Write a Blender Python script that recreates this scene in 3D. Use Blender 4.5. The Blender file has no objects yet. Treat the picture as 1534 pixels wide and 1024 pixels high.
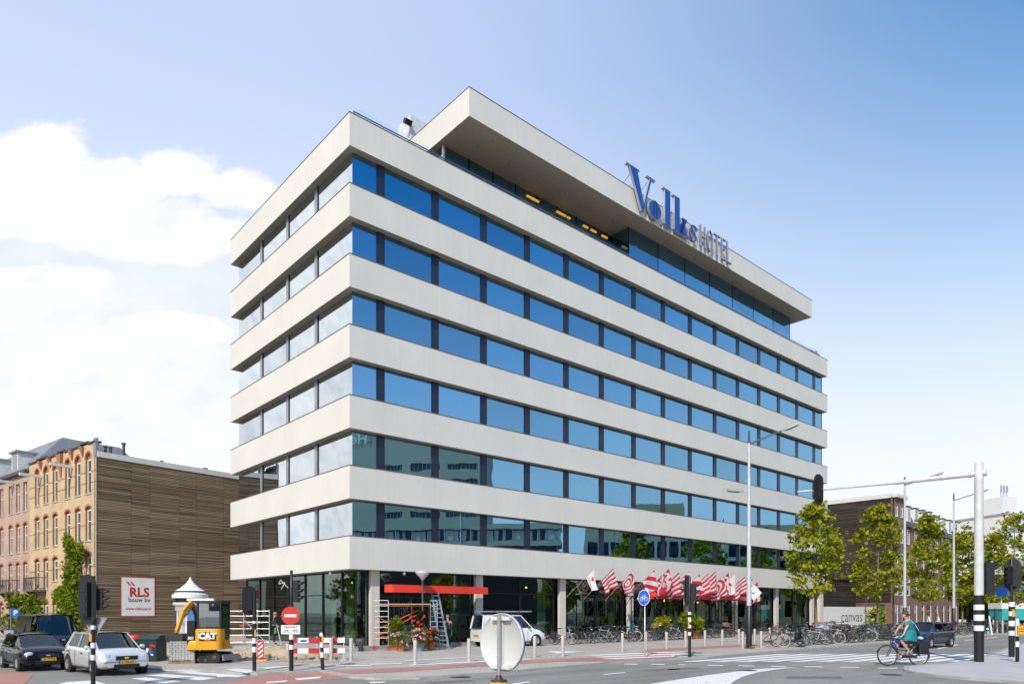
import bpy, math, random
from mathutils import Vector, Matrix
R = math.radians
rnd = random.Random(7)
scn = bpy.context.scene
col = scn.collection
F, CH, HX, HY = 1060.0, 2.0, 767.0, 916.0
PZ = 0.07                      # pavement height
def at(x, y, z=0.0):           # ground point (height z) seen at a pixel of the photo
    Z = F*(CH-z)/(y-HY)
    return Vector(((x-HX)/F*Z, Z, z))
def atZ(x, Z, z=0.0):
    return Vector(((x-HX)/F*Z, Z, z))
C0 = Vector((-8.11, 35.33, 0)); AU = math.atan2(.6626, .7490)
U = Vector((math.cos(AU), math.sin(AU), 0)); V = Vector((-math.sin(AU), math.cos(AU), 0))
def hp(s, d, z=0.0):           # hotel frame: s along the street front, d inwards
    return C0 + U*s + V*d + Vector((0, 0, z))

# ------------------------------------------------------------------ materials
MATS = {}
def nodes_of(name):
    m = bpy.data.materials.new(name); m.use_nodes = True
    nt = m.node_tree; b = nt.nodes['Principled BSDF']
    MATS[name] = m
    return m, nt, b
def noise(nt, scale, detail=4, vec=None, sc=None, rough=.55):
    n = nt.nodes.new('ShaderNodeTexNoise'); n.inputs['Scale'].default_value = scale
    n.inputs['Detail'].default_value = detail; n.inputs['Roughness'].default_value = rough
    tc = nt.nodes.new('ShaderNodeTexCoord')
    src = vec if vec is not None else tc.outputs['Object']
    if sc:
        mp = nt.nodes.new('ShaderNodeMapping'); mp.inputs['Scale'].default_value = sc
        nt.links.new(src, mp.inputs[0]); src = mp.outputs[0]
    nt.links.new(src, n.inputs['Vector'])
    return n
def ramp(nt, fac, stops):
    r = nt.nodes.new('ShaderNodeValToRGB'); e = r.color_ramp.elements
    while len(e) < len(stops): e.new(.5)
    for i, (p, c) in enumerate(stops):
        e[i].position = p; e[i].color = (c[0], c[1], c[2], 1)
    nt.links.new(fac, r.inputs[0]); return r
def bump(nt, b, h, strength=.3, dist=.02):
    n = nt.nodes.new('ShaderNodeBump'); n.inputs['Strength'].default_value = strength; n.inputs['Distance'].default_value = dist
    nt.links.new(h, n.inputs['Height']); nt.links.new(n.outputs[0], b.inputs['Normal'])
def M(name, c, rough=.6, metal=0., var=.12, scale=3., sc=None, bmp=0., coat=0., emit=0., spec=None, bscale=None):
    if name in MATS: return MATS[name]
    m, nt, b = nodes_of(name)
    b.inputs['Roughness'].default_value = rough; b.inputs['Metallic'].default_value = metal
    if coat: b.inputs['Coat Weight'].default_value = coat; b.inputs['Coat Roughness'].default_value = .04
    if spec is not None: b.inputs['Specular IOR Level'].default_value = spec
    n = noise(nt, scale, 5, sc=sc)
    r = ramp(nt, n.outputs['Fac'], [(.3, [x*(1-var) for x in c]), (.7, [min(1, x*(1+var)) for x in c])])
    nt.links.new(r.outputs[0], b.inputs['Base Color'])
    if emit:
        b.inputs['Emission Color'].default_value = (*c, 1); b.inputs['Emission Strength'].default_value = emit
    if bmp:
        n2 = noise(nt, bscale or scale*6, 4, sc=sc); bump(nt, b, n2.outputs['Fac'], bmp)
    return m
def plane_vec(nt):     # (x+y, z, 0) of object coordinates: good for axis-aligned walls
    tc = nt.nodes.new('ShaderNodeTexCoord'); sp = nt.nodes.new('ShaderNodeSeparateXYZ')
    nt.links.new(tc.outputs['Object'], sp.inputs[0])
    ad = nt.nodes.new('ShaderNodeMath'); nt.links.new(sp.outputs[0], ad.inputs[0]); nt.links.new(sp.outputs[1], ad.inputs[1])
    cb = nt.nodes.new('ShaderNodeCombineXYZ'); nt.links.new(ad.outputs[0], cb.inputs[0]); nt.links.new(sp.outputs[2], cb.inputs[1])
    return cb.outputs[0]
def brick_mat(name, c1, c2, mortar, w=.22, h=.065, ms=.012, flat=False, rough=.85, var=.15, bs=.4, offs=.5, nsc=.7):
    m, nt, b = nodes_of(name); b.inputs['Roughness'].default_value = rough
    if flat:
        tc = nt.nodes.new('ShaderNodeTexCoord'); v = tc.outputs['Object']
    else: v = plane_vec(nt)
    t = nt.nodes.new('ShaderNodeTexBrick'); nt.links.new(v, t.inputs['Vector'])
    t.inputs['Scale'].default_value = 1; t.inputs['Brick Width'].default_value = w; t.inputs['Row Height'].default_value = h
    t.inputs['Mortar Size'].default_value = ms; t.inputs['Mortar Smooth'].default_value = .2; t.offset = offs
    t.inputs['Color1'].default_value = (*c1, 1); t.inputs['Color2'].default_value = (*c2, 1); t.inputs['Mortar'].default_value = (*mortar, 1)
    n = noise(nt, nsc, 6); r = ramp(nt, n.outputs['Fac'], [(.3, [1-var]*3), (.7, [1+var]*3)])
    mx = nt.nodes.new('ShaderNodeMix'); mx.data_type = 'RGBA'; mx.blend_type = 'MULTIPLY'; mx.inputs[0].default_value = 1
    nt.links.new(t.outputs['Color'], mx.inputs[6]); nt.links.new(r.outputs[0], mx.inputs[7]); nt.links.new(mx.outputs[2], b.inputs['Base Color'])
    inv = nt.nodes.new('ShaderNodeMath'); inv.operation = 'SUBTRACT'; inv.inputs[0].default_value = 1; nt.links.new(t.outputs['Fac'], inv.inputs[1])
    bump(nt, b, inv.outputs[0], bs, .01)
    return m
def glass_mat(name, tint, refl, through, rough=0.0, fres=1.5):
    m, nt, b = nodes_of(name); nt.nodes.remove(b)
    out = [n for n in nt.nodes if n.type == 'OUTPUT_MATERIAL'][0]
    g = nt.nodes.new('ShaderNodeBsdfGlossy'); g.inputs['Color'].default_value = (*tint, 1); g.inputs['Roughness'].default_value = rough
    t = nt.nodes.new('ShaderNodeBsdfTransparent'); t.inputs['Color'].default_value = (*through, 1)
    ge = nt.nodes.new('ShaderNodeNewGeometry'); dt = nt.nodes.new('ShaderNodeVectorMath'); dt.operation = 'DOT_PRODUCT'
    nt.links.new(ge.outputs['Incoming'], dt.inputs[0]); nt.links.new(ge.outputs['Normal'], dt.inputs[1])
    def mm(op, a, b=None):
        q = nt.nodes.new('ShaderNodeMath'); q.operation = op
        for i, v in enumerate((a, b)):
            if v is None: continue
            if isinstance(v, (int, float)): q.inputs[i].default_value = v
            else: nt.links.new(v, q.inputs[i])
        return q
    F0 = ((fres-1)/(fres+1))**2
    sch = mm('POWER', mm('SUBTRACT', 1., mm('ABSOLUTE', dt.outputs['Value']).outputs[0]).outputs[0], 5.)
    lw = mm('MULTIPLY_ADD', sch.outputs[0], 1-F0); lw.inputs[2].default_value = F0
    mr = nt.nodes.new('ShaderNodeMapRange'); mr.inputs['To Min'].default_value = refl; mr.inputs['To Max'].default_value = 1
    nt.links.new(lw.outputs[0], mr.inputs['Value'])
    oi = nt.nodes.new('ShaderNodeObjectInfo'); rv = ramp(nt, oi.outputs['Random'], [(0, [c*.86 for c in tint]), (1, [min(1, c*1.07) for c in tint])]); nt.links.new(rv.outputs[0], g.inputs['Color'])
    n = noise(nt, .35, 2); bp = nt.nodes.new('ShaderNodeBump'); bp.inputs['Strength'].default_value = .11; bp.inputs['Distance'].default_value = .05
    nt.links.new(n.outputs['Fac'], bp.inputs['Height']); nt.links.new(bp.outputs[0], g.inputs['Normal'])
    mx = nt.nodes.new('ShaderNodeMixShader'); nt.links.new(mr.outputs[0], mx.inputs[0]); nt.links.new(t.outputs[0], mx.inputs[1]); nt.links.new(g.outputs[0], mx.inputs[2])
    nt.links.new(mx.outputs[0], out.inputs[0]); return m

def ribbed_concrete():
    m, nt, b = nodes_of('fascia_render'); b.inputs['Roughness'].default_value = .75
    n = noise(nt, 1.0, 5, sc=(7, 7, .25)); n2 = noise(nt, .35, 4)
    r = ramp(nt, n.outputs['Fac'], [(.25, (.655, .63, .57)), (.75, (.70, .675, .61))])
    r2 = ramp(nt, n2.outputs['Fac'], [(.3, (.95, .95, .95)), (.7, (1.03, 1.03, 1.03))])
    mx = nt.nodes.new('ShaderNodeMix'); mx.data_type = 'RGBA'; mx.blend_type = 'MULTIPLY'; mx.inputs[0].default_value = 1
    nt.links.new(r.outputs[0], mx.inputs[6]); nt.links.new(r2.outputs[0], mx.inputs[7]); nt.links.new(mx.outputs[2], b.inputs['Base Color'])
    n3 = noise(nt, 1.0, 3, sc=(25, 25, .4)); bump(nt, b, n3.outputs['Fac'], .12, .01)
    return m
def plank_mat(name, dark, mid, light, h=.12, L=3.6, gap=.015):
    m, nt, b = nodes_of(name); b.inputs['Roughness'].default_value = .85
    v = plane_vec(nt)
    t = nt.nodes.new('ShaderNodeTexBrick'); nt.links.new(v, t.inputs['Vector'])
    t.inputs['Scale'].default_value = 1; t.inputs['Brick Width'].default_value = L; t.inputs['Row Height'].default_value = h
    t.inputs['Mortar Size'].default_value = gap; t.inputs['Color1'].default_value = (0, 0, 0, 1); t.inputs['Color2'].default_value = (1, 1, 1, 1)
    t.inputs['Mortar'].default_value = (.5, .5, .5, 1); t.offset = .37
    n = noise(nt, 1.0, 8, vec=v, sc=(.25, 7.4, 1), rough=.6)
    a = nt.nodes.new('ShaderNodeMath'); a.operation = 'MULTIPLY_ADD'; a.inputs[1].default_value = .38; nt.links.new(t.outputs['Color'], a.inputs[0]); 
    s = nt.nodes.new('ShaderNodeMath'); s.operation = 'MULTIPLY'; s.inputs[1].default_value = .75; nt.links.new(n.outputs['Fac'], s.inputs[0]); nt.links.new(s.outputs[0], a.inputs[2])
    r = ramp(nt, a.outputs[0], [(.28, dark), (.5, mid), (.82, light)])
    mx = nt.nodes.new('ShaderNodeMix'); mx.data_type = 'RGBA'; nt.links.new(t.outputs['Fac'], mx.inputs[0]); nt.links.new(r.outputs[0], mx.inputs[6]); mx.inputs[7].default_value = (.012, .01, .008, 1)
    nt.links.new(mx.outputs[2], b.inputs['Base Color'])
    inv = nt.nodes.new('ShaderNodeMath'); inv.operation = 'SUBTRACT'; inv.inputs[0].default_value = 1; nt.links.new(t.outputs['Fac'], inv.inputs[1])
    bump(nt, b, inv.outputs[0], .8, .03)
    return m
def asphalt():
    m, nt, b = nodes_of('asphalt'); b.inputs['Roughness'].default_value = .85
    n = noise(nt, .16, 8, rough=.62); n2 = noise(nt, 55, 3)
    r = ramp(nt, n.outputs['Fac'], [(.3, (.205, .195, .174)), (.5, (.262, .25, .224)), (.72, (.31, .296, .266))])
    r2 = ramp(nt, n2.outputs['Fac'], [(.3, (.82, .82, .82)), (.7, (1.15, 1.15, 1.15))])
    mx = nt.nodes.new('ShaderNodeMix'); mx.data_type = 'RGBA'; mx.blend_type = 'MULTIPLY'; mx.inputs[0].default_value = 1
    nt.links.new(r.outputs[0], mx.inputs[6]); nt.links.new(r2.outputs[0], mx.inputs[7])
    n3 = noise(nt, 1, 4, sc=(12, .8, 1)); mq = n3.inputs['Vector'].links[0].from_node; mq.vector_type = 'TEXTURE'; mq.inputs['Rotation'].default_value = (0, 0, AU)
    r3 = ramp(nt, n3.outputs['Fac'], [(.36, (.84, .84, .84)), (.6, (1.06, 1.06, 1.06))])
    mx2 = nt.nodes.new('ShaderNodeMix'); mx2.data_type = 'RGBA'; mx2.blend_type = 'MULTIPLY'; mx2.inputs[0].default_value = 1
    nt.links.new(mx.outputs[2], mx2.inputs[6]); nt.links.new(r3.outputs[0], mx2.inputs[7]); nt.links.new(mx2.outputs[2], b.inputs['Base Color'])
    bump(nt, b, n2.outputs['Fac'], .3, .01); return m
def paint_mat(name, c, wear=.35):
    m, nt, b = nodes_of(name); b.inputs['Roughness'].default_value = .7
    n = noise(nt, 4, 8, rough=.75)
    r = ramp(nt, n.outputs['Fac'], [(.28, [x*.55 for x in c]), (wear, [x*.9 for x in c]), (.6, c)])
    nt.links.new(r.outputs[0], b.inputs['Base Color']); return m
def leaf_mat(name, stops, scale=2.2):
    m, nt, b = nodes_of(name); b.inputs['Roughness'].default_value = .75; b.inputs['Specular IOR Level'].default_value = .25
    n = noise(nt, scale, 3); r = ramp(nt, n.outputs['Fac'], stops)
    nt.links.new(r.outputs[0], b.inputs['Base Color'])
    tr = nt.nodes.new('ShaderNodeBsdfTranslucent'); nt.links.new(r.outputs[0], tr.inputs['Color'])
    mx = nt.nodes.new('ShaderNodeMixShader'); mx.inputs[0].default_value = .35
    out = [q for q in nt.nodes if q.type == 'OUTPUT_MATERIAL'][0]
    nt.links.new(b.outputs[0], mx.inputs[1]); nt.links.new(tr.outputs[0], mx.inputs[2]); nt.links.new(mx.outputs[0], out.inputs[0]); return m

fascia = ribbed_concrete()
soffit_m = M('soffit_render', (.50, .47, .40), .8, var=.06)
coping = M('brown_coping', (.16, .11, .07), .5)
hglass = glass_mat('coated_glass', (.31, .62, .87), .64, (.60, .66, .66), 0, 1.25)
lglass = glass_mat('bright_sky_side_glass', (.80, .88, .96), .80, (.30, .36, .36), 0, 1.25)  # same coating as front panes; neutral tint paints in the bright sky reflection
gglass = glass_mat('clear_shop_glass', (.60, .75, .70), .17, (.55, .66, .60), 0, 1.5)
pglass = glass_mat('balustrade_glass', (.8, .9, 1.), .02, (.95, .98, .99), 0, 1.08)
carglass = glass_mat('car_glass', (.75, .85, .9), .10, (.16, .2, .2), 0, 1.5)
winglass = glass_mat('house_glass', (.8, .88, .95), .35, (.35, .38, .38), 0, 1.45)
navy = M('dark_navy_metal', (.022, .032, .055), .35, .3, var=.05)
navy2 = M('black_metal', (.012, .012, .014), .4, .2)
interior = M('interior_dark', (.09, .085, .075), .9)
int_light = M('interior_light', (.32, .30, .26), .9)
curtain_m = M('white_curtain', (.62, .66, .66), .9, var=.05)
greencurt = M('pale_green_curtain', (.52, .62, .38), .9, var=.12, scale=1, sc=(9, 9, .3))
column_m = M('board_marked_concrete', (.66, .61, .54), .8, var=.1, scale=1, sc=(12, 12, .5), bmp=.2)
plinth_m = M('plinth_concrete', (.33, .31, .28), .8)
asph = asphalt()
paving = brick_mat('grey_beige_paving', (.47, .425, .37), (.42, .38, .335), (.30, .265, .23), .42, .30, .012, flat=True, var=.13, bs=.25)
island_m = brick_mat('light_grey_slabs', (.50, .49, .48), (.46, .455, .45), (.31, .30, .29), .30, .30, .012, flat=True, var=.08, bs=.25, offs=0)
redpath = M('red_cycle_asphalt', (.42, .20, .155), .85, var=.16, scale=.5, bmp=.15, bscale=50)
kerb_m = M('kerb_stone', (.40, .38, .34), .85, var=.15, scale=2)
white_p = paint_mat('white_road_paint', (.80, .79, .76), .40)
sand_m = M('sand', (.42, .33, .22), .95, var=.25, scale=3, bmp=.6)
white = M('white_paint', (.78, .77, .74), .45, var=.04)
offwhite = M('offwhite_paint', (.66, .65, .61), .5, var=.06)
black = M('black_paint', (.012, .012, .013), .38, var=.2)
blackrub = M('black_rubber', (.02, .02, .02), .8)
dgrey = M('dark_grey_paint', (.06, .065, .07), .5)
mgrey = M('mid_grey_metal', (.25, .26, .27), .45, .5)
galv = M('galvanised_steel', (.42, .44, .45), .42, .6, var=.12, scale=6)
alu = M('brushed_aluminium', (.66, .66, .66), .35, .75, var=.06)
steelw = M('pale_stainless', (.55, .50, .45), .45, .3, var=.12, scale=8)
chrome = M('chrome', (.75, .75, .76), .12, 1.)
red = M('red_paint', (.56, .03, .02), .45, var=.06)
awning_red = M('awning_red', (.78, .045, .02), .5, var=.08, scale=1)
orange = M('orange_paint', (.75, .13, .02), .5)
yellow = M('yellow_paint', (.80, .34, .008), .42, var=.06)
blue = M('sign_blue', (.01, .12, .55), .35)
signblue = M('letter_blue', (.012, .075, .36), .4)
plate_y = M('plate_yellow', (.85, .48, .02), .5)
terracotta = M('terracotta', (.50, .17, .06), .8)
skin = M('skin', (.55, .31, .21), .55, var=.05)
bluegrey = M('blue_grey_metal', (.14, .17, .26), .5)
# ------------------------------------------------------------------ mesh helpers
class MB:
    def __init__(s): s.v = []; s.f = []; s.m = []; s.s = []
    def add(s, vs, fs, mat=0, smooth=False):
        o = len(s.v); s.v += [tuple(p) for p in vs]
        for f in fs: s.f.append([i+o for i in f]); s.m.append(mat); s.s.append(smooth)
        return s
    def box(s, x0, x1, y0, y1, z0, z1, mat=0):
        if x0 > x1: x0, x1 = x1, x0
        if y0 > y1: y0, y1 = y1, y0
        if z0 > z1: z0, z1 = z1, z0
        vs = [(x0,y0,z0),(x1,y0,z0),(x1,y1,z0),(x0,y1,z0),(x0,y0,z1),(x1,y0,z1),(x1,y1,z1),(x0,y1,z1)]
        return s.add(vs, [(0,3,2,1),(4,5,6,7),(0,1,5,4),(1,2,6,5),(2,3,7,6),(3,0,4,7)], mat)
    def obox(s, c, sx, sy, sz, rot=None, mat=0):    # centred box with a rotation matrix
        vs = []
        for dz in (-1, 1):
            for dx, dy in ((-1,-1),(1,-1),(1,1),(-1,1)):
                p = Vector((dx*sx/2, dy*sy/2, dz*sz/2))
                if rot is not None: p = rot @ p
                vs.append(Vector(c)+p)
        return s.add(vs, [(0,3,2,1),(4,5,6,7),(0,1,5,4),(1,2,6,5),(2,3,7,6),(3,0,4,7)], mat)
    def bar(s, a, b, w, h=None, mat=0):              # rectangular bar between two points
        a = Vector(a); b = Vector(b); d = b-a; L = d.length; h = h or w
        q = d.to_track_quat('Z', 'X').to_matrix()
        return s.obox((a+b)/2, w, h, L, q, mat)
    def tube(s, a, b, r0, r1=None, n=8, mat=0, caps=True):
        a = Vector(a); b = Vector(b); r1 = r0 if r1 is None else r1
        q = (b-a).to_track_quat('Z', 'X').to_matrix()
        vs = []
        for p, r in ((a, r0), (b, r1)):
            for i in range(n):
                t = 2*math.pi*i/n; vs.append(p + q @ Vector((r*math.cos(t), r*math.sin(t), 0)))
        s.add(vs, [(i, (i+1) % n, n+(i+1) % n, n+i) for i in range(n)], mat, True)
        if caps: s.add(vs, [tuple(range(n))[::-1], tuple(range(n, 2*n))], mat)
        return s
    def path(s, pts, r, n=6, mat=0):
        for a, b in zip(pts, pts[1:]): s.tube(a, b, r, n=n, mat=mat)
        return s
    def lathe(s, prof, c=(0,0,0), n=16, mat=0, rot=None, smooth=True):
        vs = []; c = Vector(c)
        for r, z in prof:
            for i in range(n):
                t = 2*math.pi*i/n; p = Vector((r*math.cos(t), r*math.sin(t), z))
                if rot is not None: p = rot @ p
                vs.append(c+p)
        fs = [(k*n+i, k*n+(i+1) % n, (k+1)*n+(i+1) % n, (k+1)*n+i) for k in range(len(prof)-1) for i in range(n)]
        return s.add(vs, fs, mat, smooth)
    def torus(s, c, Rr, r, n=24, k=6, rot=None, mat=0):
        vs = []
        for i in range(n):
            t = 2*math.pi*i/n
            for j in range(k):
                q = 2*math.pi*j/k; p = Vector(((Rr+r*math.cos(q))*math.cos(t), (Rr+r*math.cos(q))*math.sin(t), r*math.sin(q)))
                if rot is not None: p = rot @ p
                vs.append(Vector(c)+p)
        fs = [(i*k+j, ((i+1) % n)*k+j, ((i+1) % n)*k+(j+1) % k, i*k+(j+1) % k) for i in range(n) for j in range(k)]
        return s.add(vs, fs, mat, True)
    def sphere(s, c, r, n=10, k=6, mat=0, sc=(1,1,1), rot=None):
        prof = [(max(1e-4, r*math.sin(math.pi*i/k)), -r*math.cos(math.pi*i/k)) for i in range(k+1)]
        vs = []
        for rr, z in prof:
            for i in range(n):
                t = 2*math.pi*i/n; p = Vector((rr*math.cos(t)*sc[0], rr*math.sin(t)*sc[1], z*sc[2]))
                if rot is not None: p = rot @ p
                vs.append(Vector(c)+p)
        fs = [(q*n+i, q*n+(i+1) % n, (q+1)*n+(i+1) % n, (q+1)*n+i) for q in range(k) for i in range(n)]
        return s.add(vs, fs, mat, True)
    def prism(s, poly, o, ax, ay, an, h, mat=0):     # 2-D polygon on plane (o; ax, ay), extruded h along an
        o = Vector(o); ax = Vector(ax); ay = Vector(ay); an = Vector(an); n = len(poly)
        A = [o+ax*p[0]+ay*p[1] for p in poly]; B = [p+an*h for p in A]
        s.add(A+B, [tuple(range(n))[::-1], tuple(range(n, 2*n))]+[(i, (i+1) % n, n+(i+1) % n, n+i) for i in range(n)], mat)
        return s
    def build(s, name, mats, parent=None, loc=None, rotz=None):
        me = bpy.data.meshes.new(name); me.from_pydata(s.v, [], s.f); 
        if not isinstance(mats, (list, tuple)): mats = [mats]
        for m in mats: me.materials.append(m)
        me.polygons.foreach_set('material_index', s.m); me.polygons.foreach_set('use_smooth', s.s)
        me.update()
        o = bpy.data.objects.new(name, me); col.objects.link(o)
        if parent is not None: o.parent = parent
        if loc is not None: o.location = loc
        if rotz is not None: o.rotation_euler = (0, 0, rotz)
        return o
def tag(o, label=None, cat=None, group=None, kind=None):
    if label: o['label'] = label
    if cat: o['category'] = cat
    if group: o['group'] = group
    if kind: o['kind'] = kind
    return o
def thing(name, label, cat, loc=(0,0,0), rotz=0, group=None):
    o = bpy.data.objects.new(name, None); col.objects.link(o); o.empty_display_size = .2
    o.location = loc; o.rotation_euler = (0, 0, rotz)
    return tag(o, label, cat, group)
KIDS = {}
def kids(o): return [c for c in bpy.data.objects if c.parent == o]
def dup(root, loc, rotz, label=None, group=None, tilt=0, ks=None):
    r = root.copy(); col.objects.link(r); r.location = loc; r.rotation_euler = (tilt, 0, rotz)
    if label: r['label'] = label
    if group: r['group'] = group
    for ch, gs in (ks or [(c, kids(c)) for c in kids(root)]):
        c = ch.copy(); col.objects.link(c); c.parent = r
        for g in gs:
            d = g.copy(); col.objects.link(d); d.parent = c
    return r
_tc = {}
def text_geo(txt, size=1., bold=0., shear=0., space=1.):
    k = (txt, size, bold, shear, space)
    if k in _tc: return _tc[k]
    cu = bpy.data.curves.new('txt', 'FONT'); cu.body = txt; cu.size = size; cu.offset = bold; cu.shear = shear
    cu.align_x = 'CENTER'; cu.align_y = 'CENTER'; cu.resolution_u = 3; cu.space_character = space
    o = bpy.data.objects.new('txt', cu); col.objects.link(o)
    dg = bpy.context.evaluated_depsgraph_get(); me = bpy.data.meshes.new_from_object(o.evaluated_get(dg))
    g = ([v.co.copy() for v in me.vertices], [list(p.vertices) for p in me.polygons])
    bpy.data.objects.remove(o); bpy.data.curves.remove(cu); bpy.data.meshes.remove(me)
    _tc[k] = g; return g
def text(mb, txt, size, o, ax, ay, mat=0, bold=0., sx=1., shear=0., space=1.):
    vs, fs = text_geo(txt, size, bold, shear, space)
    mb.add([Vector(o)+Vector(ax)*v.x*sx+Vector(ay)*v.y for v in vs], fs, mat)
X1, Y1, Z1 = Vector((1,0,0)), Vector((0,1,0)), Vector((0,0,1))
ORD = ['first','second','third','fourth','fifth','sixth','seventh','eighth','ninth','tenth','eleventh','twelfth','thirteenth','fourteenth','fifteenth','sixteenth','seventeenth','eighteenth','nineteenth','twentieth','twenty-first','twenty-second','twenty-third','twenty-fourth','twenty-fifth','twenty-sixth','twenty-seventh','twenty-eighth','twenty-ninth','thirtieth','thirty-first','thirty-second']

# ------------------------------------------------------------------ camera, world, sun
cam = bpy.data.cameras.new('camera'); co = bpy.data.objects.new('camera', cam); col.objects.link(co)
co.location = (0, 0, CH); co.rotation_euler = (R(90), 0, 0)
cam.sensor_width = 36; cam.lens = 36*F/1534; cam.shift_y = (HY-512)/1534; cam.clip_end = 3000; cam.clip_start = .1
scn.camera = co
scn.render.resolution_x = 1024; scn.render.resolution_y = 683
scn.view_settings.view_transform = 'Standard'; scn.view_settings.look = 'None'; scn.view_settings.gamma = 1
scn.view_settings.exposure = 0.42
SL, SF, EL = .86, .51, 40.      # sun: share along the left face normal, the front normal; elevation
LN = -U; FN = -V
S = (LN*SL+FN*SF).normalized(); az = math.atan2(S.x, S.y)   # clockwise from +Y
SV = Vector((S.x*math.cos(R(EL)), S.y*math.cos(R(EL)), math.sin(R(EL))))
sl = bpy.data.lights.new('sun', 'SUN'); sl.energy = 3.1; sl.angle = R(.53); sl.color = (1, .915, .79)
so = bpy.data.objects.new('sun', sl); col.objects.link(so); so.rotation_euler = SV.to_track_quat('Z', 'Y').to_euler(); so.location = (-30, -40, 60)
w = bpy.data.worlds.new('World'); scn.world = w; w.use_nodes = True
nt = w.node_tree; nt.nodes.clear(); L = nt.links.new
def nd(t): return nt.nodes.new(t)
def mth(op, a, b=None, c=None, clamp=False):
    n = nd('ShaderNodeMath'); n.operation = op; n.use_clamp = clamp
    for i, q in enumerate((a, b, c)):
        if q is None: continue
        if isinstance(q, (int, float)): n.inputs[i].default_value = q
        else: L(q, n.inputs[i])
    return n.outputs[0]
def mrange(v, a, b, c=0., d=1.):
    n = nd('ShaderNodeMapRange'); n.interpolation_type = 'SMOOTHSTEP'; L(v, n.inputs[0])
    for i, q in enumerate((a, b, c, d)): n.inputs[i+1].default_value = q
    return n.outputs[0]
sky = nd('ShaderNodeTexSky'); sky.sky_type = 'NISHITA'; sky.sun_disc = False; sky.sun_elevation = R(EL); sky.sun_rotation = az
sky.air_density = 1.0; sky.dust_density = .3; sky.ozone_density = 4.0
tc = nd('ShaderNodeTexCoord'); sp = nd('ShaderNodeSeparateXYZ'); L(tc.outputs['Generated'], sp.inputs[0])
dx, dy, dz = sp.outputs
# pale haze: thick near the horizon, thicker towards the left of the view
g_ = mth('SUBTRACT', mth('MULTIPLY', dx, .8), mth('MULTIPLY', dy, .5))
bl = mth('MULTIPLY', mrange(mth('SUBTRACT', dz, mrange(dy, -.05, .45, 0., .08)), .08, .60), mrange(g_, -.62, .30, .0, .97))
hz = mth('SUBTRACT', .97, bl, clamp=True)
# cumulus puffs low on the left
ysafe = mth('MAXIMUM', dy, .05); ta = mth('DIVIDE', dx, ysafe); te = mth('DIVIDE', dz, ysafe)
cb = nd('ShaderNodeCombineXYZ'); L(ta, cb.inputs[0]); L(te, cb.inputs[1])
n1 = nd('ShaderNodeTexNoise'); n1.inputs['Scale'].default_value = 7.5; n1.inputs['Detail'].default_value = 12; n1.inputs['Roughness'].default_value = .58
mp = nd('ShaderNodeMapping'); mp.inputs['Location'].default_value = (1.7, .4, 0); mp.inputs['Scale'].default_value = (1, 1.5, 1); L(cb.outputs[0], mp.inputs[0]); L(mp.outputs[0], n1.inputs['Vector'])
acc = None
for (px_, py_, rx_, ry_) in ((50,235,105,62),(30,300,150,90),(160,280,120,60),(262,255,75,48),(365,290,80,40),(215,345,190,58),(250,492,120,28),(180,500,70,22),(322,650,48,26),(-230,330,280,150),(60,420,130,34)):
    u_ = mth('DIVIDE', mth('SUBTRACT', ta, (px_-HX)/F), rx_/F); v_ = mth('DIVIDE', mth('SUBTRACT', te, (HY-py_)/F), ry_/F)
    d_ = mth('SUBTRACT', 1.0, mth('ADD', mth('MULTIPLY', u_, u_), mth('MULTIPLY', v_, v_)))
    acc = d_ if acc is None else mth('MAXIMUM', acc, d_)
acc = mth('MAXIMUM', acc, -2.0)
dens = mth('ADD', acc, mth('MULTIPLY', mth('SUBTRACT', n1.outputs['Fac'], .5), 3.3))
veil = mth('MULTIPLY', mth('MULTIPLY', mrange(ta, -.12, -.62), mrange(te, .70, .34)), .58)
cl = mth('MULTIPLY', mth('MAXIMUM', mrange(dens, -.10, .70), veil), mrange(dy, .05, .2))
side = mth('MULTIPLY', mrange(dx, -.62, -.80), mrange(dz, .75, .45))
cl = mth('MAXIMUM', cl, side)
n2 = nd('ShaderNodeTexNoise'); n2.inputs['Scale'].default_value = 11; n2.inputs['Detail'].default_value = 6
L(mp.outputs[0], n2.inputs['Vector'])
cr = nd('ShaderNodeValToRGB'); cr.color_ramp.elements[0].position = .30; cr.color_ramp.elements[0].color = (.78, .81, .86, 1)
cr.color_ramp.elements[1].position = .58; cr.color_ramp.elements[1].color = (1, .99, .97, 1); L(n2.outputs['Fac'], cr.inputs[0])
cl = mth('MULTIPLY', mth('MULTIPLY', cl, mrange(dz, -.02, .05)), 1.)
b1 = nd('ShaderNodeBackground'); hs_ = nd('ShaderNodeHueSaturation'); hs_.inputs['Saturation'].default_value = 1.6; hs_.inputs['Hue'].default_value = .488; L(sky.outputs[0], hs_.inputs['Color']); L(hs_.outputs[0], b1.inputs[0]); b1.inputs[1].default_value = .15
b2 = nd('ShaderNodeBackground'); hc = nd('ShaderNodeValToRGB'); L(dz, hc.inputs[0])
hc.color_ramp.elements[0].position = .0; hc.color_ramp.elements[0].color = (.735, .755, .785, 1)
hc.color_ramp.elements[1].position = .60; hc.color_ramp.elements[1].color = (.44, .53, .74, 1)
for p_, c_ in ((.18, (.715, .745, .79, 1)), (.36, (.595, .66, .775, 1))):
    e_ = hc.color_ramp.elements.new(p_); e_.color = c_
L(hc.outputs[0], b2.inputs[0]); b2.inputs[1].default_value = 1.0
b3 = nd('ShaderNodeBackground'); L(cr.outputs[0], b3.inputs[0]); b3.inputs[1].default_value = .88
m1 = nd('ShaderNodeMixShader'); L(hz, m1.inputs[0]); L(b1.outputs[0], m1.inputs[1]); L(b2.outputs[0], m1.inputs[2])
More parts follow.
